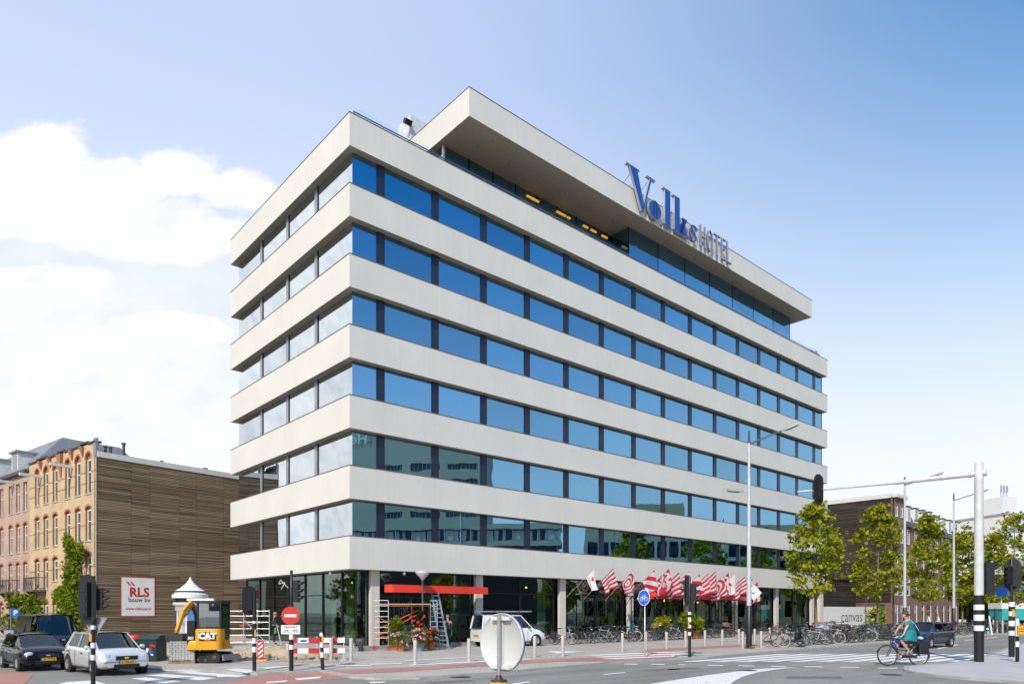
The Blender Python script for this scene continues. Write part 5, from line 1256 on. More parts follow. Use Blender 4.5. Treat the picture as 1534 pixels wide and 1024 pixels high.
# 4: short push-button post
t, p = spole('push_button_post', 'short banded push-button post leaning slightly beside the red and white barrier', 'post', 483.5, 1002.5, .01, .045)
h = lambda y: pxz(p, y); mb = MB(); striped(mb, 0, 0, .011, h(949), .058, [(h(952), h(948)), (h(969), h(961)), (h(984), h(976))]); mb.lathe([(.062, h(952)), (.05, h(947.5)), (0, h(946.5))], n=12, mat=1); mb.build('pole', [black, white], t)
MB().box(.02, .085, -.075, -.02, h(960), h(952)).build('yellow_label', yellow, t); t.rotation_euler = (0, R(-2.5), 0)
# 5: signal at 1030
t, p = spole('traffic_signal', 'traffic signal on a banded pole in front of the flags, seen from the side', 'traffic light', 1033, 983.5, .01, .06)
h = lambda y: pxz(p, y); mb = MB(); striped(mb, 0, 0, .011, h(916), .065, [(h(920), h(914)), (h(940), h(935)), (h(951), h(946)), (h(931), h(924))]); mb.lathe([(.05, h(916)), (.05, h(863)), (.0, h(861))], n=10); mb.build('pole', [black, white], t)
signal_head(t, (-.06, .14, h(884)), R(150), 1.0); signal_head(t, (.16, -.06, h(886)), R(-30), .8, board=False)
MB().box(-.075, -.03, -.075, -.02, h(938), h(928)).build('yellow_label', yellow, t)
# 6: signals at far right
t, p = spole('traffic_signal', 'banded traffic signal at the right picture edge with round backboard and yellow label', 'traffic light', 1515.5, 983, .01, .09)
h = lambda y: pxz(p, y); mb = MB(); striped(mb, 0, 0, .011, h(900), .115, [(h(908), h(901)), (h(922), h(915)), (h(937), h(929)), (h(951), h(944))]); mb.lathe([(.05, h(901)), (.05, h(836)), (.0, h(834))], n=10); mb.build('pole', [black, white], t)
signal_head(t, (.08, .05, h(861)), R(60), 1.05); signal_head(t, (-.10, .0, h(861)), R(205), .8, board=False); MB().box(-.06, .03, -.125, -.1, h(923), h(912)).build('yellow_label', yellow, t)
t, p = spole('push_button_post', 'short banded post with a yellow push-button box at the right picture edge', 'post', 1524, 990.5, .01, .05)
h = lambda y: pxz(p, y); mb = MB(); striped(mb, 0, 0, .011, h(930), .065, [(h(952), h(929)), (h(968), h(960))]); mb.lathe([(.067, h(930)), (.05, h(927)), (0, h(926))], n=12, mat=1); mb.build('pole', [black, white], t)
mb = MB(); mb.box(-.06, .2, -.13, -.07, h(949), h(936), 0)
for z in (940.5, 944): mb.box(-.03, .17, -.134, -.1305, h(z+1), h(z), 1)
mb.build('button_box', [yellow, black], t)
# gantry with the overhead signal
t, p = spole('signal_gantry', 'tall white gantry pole with long arm over the road and banded black base', 'traffic gantry', 1466.5, 990.5, .01, .1)
h = lambda y: pxz(p, y); mb = MB()
mb.lathe([(.17, .0), (.17, .55), (.175, .9)], n=20, mat=0); striped(mb, 0, 0, .9, h(891), .178, [(h(944), h(936)), (h(929), h(920)), (h(913), h(905))], 20)
mb.lathe([(.165, h(891)), (.155, h(720)), (.15, h(693)), (.0, h(692))], n=20, mat=2); mb.build('pole', [black, white, M('gantry_white', (.60, .60, .585), .45, .1)], t)
zA = h(709); dirA = Vector((-5.3, 4.3, 0)); LA = dirA.length; dA = dirA.normalized()
mb = MB(); e = Vector((0,0,zA)); q1 = e+dA*2.9+Vector((0,0,-.02)); q2 = e+dirA+Vector((0,0,.02))
mb.tube(e+dA*.12, q1, .105, .085, 12); mb.tube(q1, q2, .065, .04, 12); mb.tube(e+dA*.25, e+dA*.32, .135, n=12); mb.tube(e+dA*1.2, e+dA*1.26, .12, n=12); mb.tube(e-dA*.25, e-dA*.12, .12, n=12)
mb.build('arm', MATS['gantry_white'], t)
signal_head(t, q2-dA*.9+Vector((-.02,-.1,-.0)), R(118), 1.0)
mb = MB(); mb.bar((.3, .0, h(820)), (.15, 0, h(820)), .05); mb.bar((.3, .0, h(885)), (.15, 0, h(885)), .05); mb.build('bracket', dgrey, t)
signal_head(t, (.36, .0, h(866)), R(-8), 1.35, board=False)
mb = MB(); mb.box(.1, .22, -.24, -.18, h(944), h(926), 0); mb.build('button_box', [black], t); MB().lathe([(0,.02),(.04,.0)], (.17, -.245, h(941)), 10, 0, rx).build('green_button', M('lit_button', (.02, .8, .5), .4, emit=1.5), t)
# street lamps, 12 m
def lamp(label, s, d, arms, zt=12., low=2.25):
    t = thing('street_lamp', label, 'street lamp', hp(s, d, PZ), 0, 'tall white street lamps along the kerb')
    mb = MB(); mb.lathe([(.15,0),(.15,low),(.13,low+.02)], n=12, mat=0); mb.lathe([(.125,low+.02),(.10,6),(.065,zt-.3)], n=12, mat=1); mb.tube((0,0,zt-.3), (0,0,zt+.35), .065, .05, 10, 2); mb.build('pole', [black, M('lamp_post_white', (.56, .56, .57), .45, .2), dgrey], t)
    for (v, z, ln, up) in arms:
        v = Vector(v).normalized(); a = Vector((0,0,z)); b = a+v*ln+Vector((0,0,up))
        m_ = MB(); m_.bar(a, b, .07, .09); am_ = m_.build('arm', dgrey if z > 9 else MATS['lamp_post_white'], t)
        m_ = MB(); dr = (b-a).normalized(); q = dr.to_track_quat('X', 'Z').to_matrix(); m_.obox(b+dr*.35, .75, .26, .12, q, 0); m_.obox(b+dr*.38-Vector((0,0,.07)), .55, .2, .03, q, 1); m_.obox(b-dr*.05, .2, .12, .1, q, 0)
        m_.build('luminaire', [M('lamp_grey', (.36, .36, .34), .5), black], am_)
    return t
# arm of the first lamp points over the road towards the right of the view
lamp('tall white street lamp with black base in front of the hotel, arms to both sides', 16.87, -12.1, [((1,-.35,0), 10.8, 1.75, .62), ((-1,-.1,0), 8.3, .45, .02)], 11.15)
lamp('tall white street lamp left of the mansard houses, behind the gantry arm', 41.6, -11, [((1,-.35,0), 11.7, 1.9, .6)])
lamp('tall white street lamp right of the mansard houses, nearest the gantry pole', 52.9, -11, [((1,-.35,0), 11.7, 1.9, .6)])
sg = thing('road_sign', 'sign plate seen from behind on the first tall lamp post', 'sign', hp(16.87, -12.1, PZ)+Vector((.24,.1,0)), 0)
MB().lathe([(0,-.01),(.42,-.01),(.42,.01),(0,.01)], (0.05,0,2.95), 4, 0, rx @ Matrix.Rotation(R(0), 3, 'Z'), False).build('plate', offwhite, sg); MB().bar((-.2,-.02,2.95), (.1,-.02,2.95), .05).build('bracket', galv, sg)
# small square lamps
def smalllamp(label, p, H_):
    t = thing('park_lamp', label, 'lamp post', p, 0)
    m_ = MB(); m_.lathe([(.075,0),(.075,1.0),(.055,1.02),(.045,H_-.45)], n=10); m_.build('pole', dgrey, t)
    m_ = MB(); m_.lathe([(.06,H_-.5),(.12,H_-.42),(.36,H_-.16),(.37,H_-.10),(.22,H_-.02),(0,H_)], n=18); m_.build('lamp_shade', M('lamp_shade_glass', (.55, .50, .52), .35), t)
lp = at(633, 966, PZ); lp = atZ(633, 37.0, PZ); smalllamp('slim dark lamp post with conical pale shade in front of the red entrance canopy', lp, 4.1)
smalllamp('slim dark lamp post with flat pale shade in front of the mural wall', hp(55.5, -2.5, PZ), 4.3)
# bicycle sign
t = thing('road_sign', 'round blue bicycle sign on a grey post in front of the flags', 'sign', at(966, 983.5, PZ), 0); p = at(966, 983.5, PZ); h = lambda y: pxz(p, y)
MB().lathe([(.032,0),(.032,h(885)),(0,h(884.8))], n=10).build('pole', galv, t)
rz_ = Matrix.Rotation(R(-55), 3, 'Z'); fx = rz_ @ X1; fn = rz_ @ Vector((0,-1,0)); cz = h(894.5)
mb = MB(); mb.lathe([(0,.0),(.34,.0),(.34,.02),(0,.02)], fn*.04+Vector((0,0,cz)), 28, 1, rz_ @ rx, False); mb.lathe([(0,.022),(.315,.022),(.315,.0)], fn*.04+Vector((0,0,cz)), 28, 0, rz_ @ rx, False)
o0 = fn*.068+Vector((0,0,cz)); BK = lambda x, z: o0+fx*x+Z1*z
for dx_ in (-.13, .13): mb.torus(BK(dx_, -.06), .085, .012, 16, 4, rz_ @ rx, 1)
for a, b in (((-.13,-.06),(-.05,.06)),((-.05,.06),(.08,.06)),((.08,.06),(.13,-.06)),((-.05,.06),(.0,-.06)),((.0,-.06),(.08,.06)),((-.13,-.06),(.0,-.06)),((.08,.06),(.07,.12)),((.03,.12),(.1,.12)),((-.08,.09),(-.02,.09))): mb.bar(BK(*a), BK(*b), .014, .01, 1)
mb.build('sign_disc', [M('round_sign_blue', (.01, .13, .62), .35), white], t); t.rotation_euler = (0, 0, 0)
# keep-right sign seen from behind, on a yellow bollard
t = thing('road_sign', 'large round sign seen from behind on a yellow-black bollard, nearest the camera', 'sign', atZ(747.5, 9.6, 0), 0)
p = atZ(747.5, 9.6, 0); h = lambda y: CH-(y-HY)/F*9.6
ang = R(-43); rz_ = Matrix.Rotation(ang, 3, 'Z'); cz = h(962); off = Vector((.045, .06, 0))
m_ = MB(); m_.lathe([(.0,0),(.375,0),(.385,.012),(.395,.03),(.40,.03),(.40,-.012),(.0,-.012)], off+Vector((0,0,cz)), 48, 0, rz_ @ rx, True)
# front (away side) blue face + rim
m_.lathe([(.40,-.0125),(.40,-.022),(0,-.022)], off+Vector((0,0,cz)), 48, 1, rz_ @ rx, False); m_.build('sign_disc', [M('sign_back_white', (.62, .62, .58), .4, var=.04), blue], t)
fx = rz_ @ X1; m_ = MB(); 
for dz in (.33, -.33): m_.obox(off*.6+Vector((.0,-.02,cz+dz)), .34, .05, .05, rz_, 0)
m_.obox(off+Vector((0,0,cz))+ (rz_ @ Vector((.03,-.02,0))), .012, .03, .74, rz_, 0); m_.build('clamp', offwhite, t)
m_ = MB(); m_.lathe([(.026,1.12),(.026,h(922))], (0,-.03,0), 14); m_.build('pole', galv, t)
m_ = MB(); m_.lathe([(.06,h(1017)),(.045,h(1013.5)),(.032,h(1010))], (0,-.03,0), 18, 1); m_.lathe([(.115,0),(.115,h(1020)),(.115,h(1020))], (0,-.03,0), 24, 0); m_.lathe([(.117,h(1020)),(.112,h(1017)),(.0,h(1016.5))], (0,-.03,0), 24, 1); m_.lathe([(.118,.3),(.118,.6)], (0,-.03,0), 24, 1)
m_.build('bollard', [M('bollard_yellow', (.80, .40, .01), .45), M('dark_cap', (.035, .03, .03), .5)], t)
# parking sign, ticket post, barrier, chevron, bollards
t = thing('parking_sign', 'blue parking sign on a thin post above the grey ticket machine', 'sign', atZ(16.5, 33.6, PZ), R(20))
m_ = MB(); m_.lathe([(.03,0),(.03,2.1)], n=8); m_.build('pole', bluegrey, t)
m_ = MB(); m_.box(.03, .34, -.02, .0, 1.68, 2.08, 0); text(m_, 'P', .32, (.185,-.021,1.88), X1, Z1, 1, .01); m_.build('plate', [blue, white], t)
t = thing('ticket_machine', 'grey-blue parking ticket machine at the left edge beside the black van', 'ticket machine', atZ(15.5, 30.0, PZ), R(15))
m_ = MB(); rbox(m_, -.20, .20, -.14, .14, 0, 1.15, .04); m_.build('casing', M('machine_grey', (.20, .21, .27), .5), t); m_ = MB(); m_.box(-.12, .12, -.155, -.142, .82, 1.0, 0); m_.build('panel', dgrey, t)
bt = thing('barrier', 'red and white striped barrier boards beside the short banded post', 'barrier', at(434, 989, PZ)+Vector((0,.2,0)), R(6)); p = at(434, 989, PZ)
for z in (.38, .80):
    m_ = MB(); L_ = 2.1; e = .05
    segs = [0, .30, .72, 1.16, 1.58, 1.86, 2.15]
    for i, (a, b) in enumerate(zip(segs, segs[1:])): m_.box(a-e, b-e, -.015, .015, z-.10, z+.10, (0, 1, 0, 1, 0, 1)[i])
    if z > .5:
        m_.box(.36, .60, -.02, -.0155, z-.06, z+.02, 2)
    m_.build('board', [M('barrier_red', (.52, .015, .03), .5), white, blue], bt)
m_ = MB()
for x in (.02, 1.0, 1.62, 2.05): m_.bar((x, .03, 0), (x, .03, .95), .04); m_.box(x-.12, x+.12, -.15, .2, 0, .05)
m_.build('leg', steelw, bt)
t = thing('chevron_marker', 'upright red and white chevron marker on a yellow foot beside the sand', 'marker board', at(390.5, 989, PZ), R(-3))
m_ = MB(); m_.box(-.13, .13, -.01, .01, .06, .80, 0)
for i in range(4):
    z = .03+.19*i; v = [(-.10, z), (.10, z+.16), (.10, z+.26), (-.10, z+.10)]
    v = [(a, min(max(b, .10), .76)) for a, b in v]
    m_.add([(a, -.0115, b) for a, b in v], [(0,1,2,3)], 1)
m_.build('board', [M('barrier_red', (.52, .015, .03), .5), white], t); m_ = MB(); rbox(m_, -.22, .30, -.14, .14, 0, .05, .05); m_.build('foot', yellow, t)
BL = [(431,985,.62),(496,988.5,.9),(526,989.5,.9),(622,995,.9),(702.5,990.5,.9),(801,983.5,.9),(843,982.3,.9),(932.5,975,.9),(967.5,972,.9),(998.5,971.8,.9),(1027,969,.9),(1056,967,.9),(1082,965.5,.9),(1107,964,.9),(1112.5,970.8,.9),(1130.5,963.5,.9),(1140,969.5,.9),(1153,960,.9)]
proto = None
for i, (x, y, hh) in enumerate(BL):
    lb = 'slim pale steel bollard on the pavement edge, %s from the left in the row' % ORD[i]
    p = at(x, y, PZ)
    if proto is None:
        proto = MB().lathe([(.075,0),(.075,.86),(.065,.9),(0,.905)], n=14).build('bollard', steelw); o = proto
    else: o = proto.copy(); col.objects.link(o)
    o.location = p; o.scale = (1, 1, hh/.9); tag(o, lb, 'bollard', 'steel bollards along the pavement')
for i, (x, y) in enumerate(((1480, 949), (1494, 948), (1502, 948.5), (1488, 947))):
    o = proto.copy(); col.objects.link(o); o.location = at(x, y, PZ); o.scale = (1, 1, 1.3); o['group'] = 'pale bollards beyond the far side street'; o['label'] = ('pale bollard beyond the gantry pole in the far background, %s of four from left' % ORD[(0, 2, 3, 1)[i]])
t = thing('traffic_post', 'thin white leaning post right of the gantry pole in the background', 'post', at(1486, 950, PZ), 0); m_ = MB(); m_.bar((0,0,0), (-.25,0,1.6), .12, .05); m_.build('post', white, t)
t = thing('street_cabinet', 'small dark flowerpot-like bin standing on the terrace edge behind the bollards', 'bin', hp(.2, -.75, PZ), 0); MB().lathe([(.13,0),(.16,.02),(.12,.25),(.24,.42),(.25,.62),(.22,.62),(.0,.6)], n=12).build('bin', dgrey, t)
# terrace slab in front of the left face
m_ = MB(); m_.box(-2.6, .0-.01, -.9, 15.5, 0, .22); m_.box(-.01, .28, .3, 15.5, 0, .22); o = m_.build('terrace', [M('terrace_paving', (.42, .40, .37), .85, var=.12)], None, hp(0, 0, 0), AU); o['kind'] = 'structure'
m_ = MB(); m_.box(-3.6, -2.62, .5, 15.0, PZ-.02, PZ+.16); o = m_.build('terrace_step', [MATS['terrace_paving']], None, hp(0, 0, 0), AU); o['kind'] = 'structure'

# ------------------------------------------------------------------ entrance: canopies, scaffold, ladder, frames
def canopy(label, s0, s1, z, d, hgt, lb=.9, rb=0.9):
    t = thing('entrance_canopy', label, 'canopy', hp(s0, 0, z), AU); W_ = s1-s0
    pts = []
    for i in range(9): a = R(180+90*i/8); pts.append((lb+lb*math.cos(a), -d+lb+lb*math.sin(a)))
    for i in range(9): a = R(270+90*i/8); pts.append((W_-rb+rb*math.cos(a), -d+rb+rb*math.sin(a)))
    pts = [(0, .15)]+pts+[(W_, .15)]
    m_ = MB(); n = len(pts); vs = [(p[0], p[1], 0) for p in pts]+[(p[0], p[1], hgt) for p in pts]
    m_.add(vs, [(i, i+1, n+i+1, n+i) for i in range(n-1)], 0, True); m_.build('red_band', awning_red, t)
    ins = [(p[0]+(.01 if p[0] < W_/2 else -.01), p[1]+.01) for p in pts]
    m_ = MB(); m_.add([(p[0], p[1], .03) for p in ins]+[(p[0], p[1], hgt-.04) for p in ins], [tuple(range(n))[::-1], tuple(range(n, 2*n))], 0); m_.build('ceiling', dgrey, t)
canopy('bright red entrance canopy behind the scaffold tower and ladder', 2.1, 8.7, 3.02, .35, .40, .3, .05)
canopy('bright red canopy under the row of striped flags', 24.2, 35.9, 2.95, .75, .50, .7, .7)
# black ladder-like steel frames of the first canopy
for i, (x, Zf) in enumerate(((594, 37.4), (646, 38.6))):
    p = atZ(x, Zf, PZ); t = thing('steel_frame', ('black ladder-like steel frame left of the small lamp post' if i == 0 else 'black ladder-like steel frame between the small lamp post and the ladder'), 'steel frame', p, R(12))
    m_ = MB(); 
    for dx_ in (-.13, .13): m_.bar((dx_, 0, 0), (dx_, 0, 3.3), .05)
    for z in (.5, 1.1, 1.75, 2.35, 3.25): m_.bar((-.13, 0, z), (.13, 0, z), .035)
    m_.build('frame', navy2, t)
# aluminium scaffold tower
t = thing('scaffold_tower', 'aluminium rolling scaffold tower with orange braces left of the flower pots', 'scaffold', atZ(571, 35.6, PZ), R(6)); 
m_ = MB(); W1, D1, L1 = .74, .0, 2.9
for fx_, y0 in ((0, 0), (2.55, .9)):
    for dx_ in ((-.36, .36) if fx_ == 0 else (-.1, .25)):
        m_.tube((fx_+dx_, y0, .22), (fx_+dx_, y0, 2.5 if dx_ > 0 else 2.36), .027, n=8)
    for k in range(8):
        z = .62+.27*k; m_.tube((fx_+(-.36 if fx_ == 0 else -.1), y0, z), (fx_+(.36 if fx_ == 0 else .25), y0, z), .02, n=6)
m_.build('frame', alu, t)
m_ = MB(); 
for a, b in (((-.3,.02,1.75),(.6,.3,1.25)),((-.3,-.02,1.0),(1.9,.6,2.05)),((-.2,-.04,.72),(1.8,.6,1.8)),((-.3,.0,.66),(1.6,.5,.70))): m_.tube(a, b, .024, n=6)
m_.build('brace', orange, t)
m_ = MB(); m_.bar((.36,-.05,2.24), (2.5,.3,2.24), .03, .13); m_.build('toe_board', orange, t)
m_ = MB(); m_.box(-.36, 2.5, .0, .6, 2.30, 2.35); m_.build('deck', M('plywood', (.45, .33, .20), .8), t)
for dx_ in (-.36, .36):
    m_ = MB(); m_.torus((dx_+.02, -.02, .11), .08, .03, 14, 6, rx); m_.tube((dx_, 0, .1), (dx_, 0, .24), .025, n=6); m_.build('castor', [red], t)
# ladder leaning on the canopy
a0 = atZ(666, 36.6, PZ); t = thing('ladder', 'tall aluminium ladder leaning on the red entrance canopy', 'ladder', a0, 0); 
top_ = atZ(651, 38.6, 3.12)-a0
m_ = MB(); 
for dx_ in (-.2, .2): m_.bar(Vector((dx_*1.15, 0, 0)), top_+Vector((dx_*.85, 0, 0)), .05, .09)
for i in range(1, 13): f = i/13; m_.bar(top_*f+Vector((-.2, 0, 0)), top_*f+Vector((.2, 0, 0)), .04)
m_.build('ladder_body', M('ladder_alloy', (.34, .40, .44), .4, .5), t)
# aluminium frames in front of the left face
t = thing('guard_scaffold', 'low aluminium scaffold frame with diagonal brace beside the advertising column', 'scaffold', atZ(333, 37.0, PZ), R(-4)); m_ = MB()
for x, y in ((0,.0),(1.15,0),(2.4,.3),(1.4,1.1)): m_.tube((x,y,0), (x,y,2.05), .027, n=6)
for z in (.35, .72, 1.05, 1.4, 1.72, 1.98): m_.tube((-.15,0,z), (2.4,.3,z), .02, n=6)
m_.tube((1.2,-.03,1.5), (2.2,.2,.4), .024, n=6); m_.build('frame', alu, t)
m_ = MB(); m_.tube((.0,-.03,.42), (1.4,.1,.46), .022, n=6); m_.tube((.9,.1,1.2), (2.1,.2,1.38), .022, n=6); m_.build('brace', orange, t)
# black truss stands in front of the shop windows
def truss(label, s, d, W_, H_):
    t = thing('steel_frame', label, 'steel frame', hp(s, d, PZ), AU, 'black braced steel stands under the flags')
    m_ = MB()
    for x in (0, W_):
        for y in (0, .9): m_.bar((x, y, 0), (x, y, H_), .05)
    m_.bar((0,0,H_), (W_,0,H_), .05); m_.bar((0,.9,H_), (W_,.9,H_), .05); m_.bar((0,0,H_*.62), (W_,0,H_*.62), .04)
    m_.bar((0,0,H_), (W_,0,H_*.62), .035); m_.bar((W_,0,H_), (0,0,H_*.62), .035); m_.bar((0,0,H_*.62), (W_*1.0,0,.05), .035); m_.bar((0,0,.05), (W_*.5,0,H_*.62), .035)
    m_.bar((0,0,H_), (0,.9,H_*.6), .03); m_.bar((W_,0,H_), (W_,.9,H_*.6), .03); m_.build('frame', navy2, t)
truss('black braced steel stand near the third hotel column from the left', 17.0, -1.35, 1.6, 3.0)
truss('black braced steel stand left of the blue bicycle sign', 20.4, -1.35, 1.7, 3.0)
truss('black braced steel stand behind the blue bicycle sign', 23.0, -1.35, 1.2, 3.0)
truss('black braced steel stand behind the leafy pot under the canopy', 31.2, -1.5, 1.9, 2.85)
truss('black braced steel stand left of the tall lamp post', 35.6, -1.2, 2.0, 3.0)
t = thing('bench', 'long low wooden bench with a concrete foot beside the second column', 'bench', hp(11.2, -.9, PZ), AU)
m_ = MB(); 
for i in range(3): m_.box(0, 3.4, .16*i, .16*i+.145, .42, .48)
m_.build('seat', M('bench_wood', (.30, .17, .12), .7, var=.25, scale=2), t)
for x in (.7, 2.6): MB().box(x, x+.18, .06, .4, 0, .418).build('leg', mgrey, t)
t = thing('pumpkin', 'small orange pumpkin lying on the wooden bench', 'pumpkin', hp(12.4, -.65, PZ+.48), 0); m_ = MB(); m_.sphere((0,0,.12), .17, 12, 7, 0, (1,1,.72)); m_.build('gourd', orange, t)
# ------------------------------------------------------------------ flags
flagw = M('flag_white', (.72, .70, .72), .8, var=.04)
def flag_mat(i, kind):
    m, nt, b = nodes_of('flag_pattern_%s' % kind); b.inputs['Roughness'].default_value = .8
    tc = nt.nodes.new('ShaderNodeTexCoord'); mp = nt.nodes.new('ShaderNodeMapping'); nt.links.new(tc.outputs['UV'], mp.inputs[0])
    wv = nt.nodes.new('ShaderNodeTexWave')
    wv.wave_profile = 'SIN'; wv.inputs['Scale'].default_value = .9
    if kind == 'rings': wv.wave_type = 'RINGS'; wv.rings_direction = 'SPHERICAL'; mp.inputs['Location'].default_value = (-.55, -.45, 0); wv.inputs['Scale'].default_value = 1.3
    elif kind == 'zigzag': wv.bands_direction = 'X'; wv.inputs['Distortion'].default_value = 6; wv.inputs['Detail'].default_value = 0; wv.inputs['Detail Scale'].default_value = 3; wv.inputs['Scale'].default_value = 1.1
    elif kind == 'diagonal': wv.bands_direction = 'DIAGONAL'; wv.inputs['Scale'].default_value = 1.0
    elif kind == 'waves': wv.bands_direction = 'Y'; wv.inputs['Distortion'].default_value = 2.5; wv.inputs['Detail Scale'].default_value = 1.4; wv.inputs['Scale'].default_value = 1.1
    else: wv.bands_direction = 'Y'; wv.inputs['Scale'].default_value = 1.1
    nt.links.new(mp.outputs[0], wv.inputs['Vector'])
    r = ramp(nt, wv.outputs['Fac'], [(.46, (.60, .02, .06)), (.54, (.72, .69, .70))]); nt.links.new(r.outputs[0], b.inputs['Base Color'])
    tr = nt.nodes.new('ShaderNodeBsdfTranslucent'); nt.links.new(r.outputs[0], tr.inputs['Color']); mx = nt.nodes.new('ShaderNodeMixShader'); mx.inputs[0].default_value = .3
    out = [q for q in nt.nodes if q.type == 'OUTPUT_MATERIAL'][0]
    nt.links.new(b.outputs[0], mx.inputs[1]); nt.links.new(tr.outputs[0], mx.inputs[2]); nt.links.new(mx.outputs[0], out.inputs[0]); return m
FM = {k: flag_mat(0, k) for k in ('stripes', 'rings', 'zigzag', 'diagonal', 'waves')}
FM['plain'] = flagw
flags = [(16.0, .0, 'plain', 'white with a small red heart'), (18.0, .1, 'stripes', 'broad red and white stripes'), (20.2, .05, 'rings', 'red and white concentric rings'), (22.3, .15, 'diagonal', 'diagonal red and white stripes'), (24.0, .3, 'zigzag', 'red and white zigzags'), (25.1, .1, 'waves', 'wavy red and white lines'), (26.3, .2, 'rings', 'red and white target rings'), (27.6, .05, 'diagonal', 'slanting red and white stripes'), (28.9, .15, 'stripes', 'level red and white stripes'), (29.8, .35, 'waves', 'rippled red and white bands'), (30.8, .0, 'rings', 'small red and white rings'), (31.6, .3, 'zigzag', 'dense red and white zigzags'), (32.5, .25, 'plain', 'plain white with a red mark'), (34.0, .1, 'waves', 'curling red and white lines'), (35.2, -.05, 'diagonal', 'sloping red and white bars'), (36.2, -.3, 'zigzag', 'jagged red and white pattern')]
for i, (s, dz, kind, desc) in enumerate(flags):
    q = random.Random(i*13+5)
    t = thing('flag', '%s flag, %s from left over the shop windows' % (desc, ORD[i]), 'flag', hp(s-.0, -.32, 3.0+dz), AU, 'flags on poles above the shop windows')
    tip = Vector((q.uniform(-.1, .15), -1.5-q.uniform(-.1,.15), 1.75)); mnt = Vector((0, 1.1, -.25))
    m_ = MB(); m_.tube(mnt, tip, .022, .014, 6); m_.build('pole', M('flag_pole_wood', (.42, .36, .28), .6), t)
    nu, nv = 12, 14; A = tip*.995; B_ = mnt.lerp(tip, .74 if i == 0 else (.60 if i < 4 else .50)); vs = []; fl = (1.18 if i < 4 else 1.36)+q.uniform(-.1, .15); ph = q.uniform(0, 6)
    sw = Vector((q.uniform(.12, .34), -.08, 0))
    uvs = []
    for a in range(nu+1):
        for b in range(nv+1):
            u = a/nu; v = b/nv
            base = A.lerp(B_, u)
            drop = Vector((0, 0, -1))*fl*v*(1-.25*u) + sw*v*(1-.45*u) + Vector((0, -1, 0))*.25*v*u
            fold = Vector((math.sin(u*9+ph)*.10*v, math.cos(u*8+ph+v)*.10*v, 0))
            vs.append(base+drop+fold); uvs.append((u*.9, v*1.2))
    m_ = MB(); fs = [(a*(nv+1)+b, (a+1)*(nv+1)+b, (a+1)*(nv+1)+b+1, a*(nv+1)+b+1) for a in range(nu) for b in range(nv)]
    m_.add(vs, fs, 0, True)
    if kind == 'plain':
        for f in (60, 61, 62, 74, 75, 76, 89): m_.m[f] = 1
    o = m_.build('cloth', [FM[kind], red], t)
    ul = o.data.uv_layers.new(name='UVMap')
    for lp_ in o.data.loops: ul.data[lp_.index].uv = uvs[lp_.vertex_index]

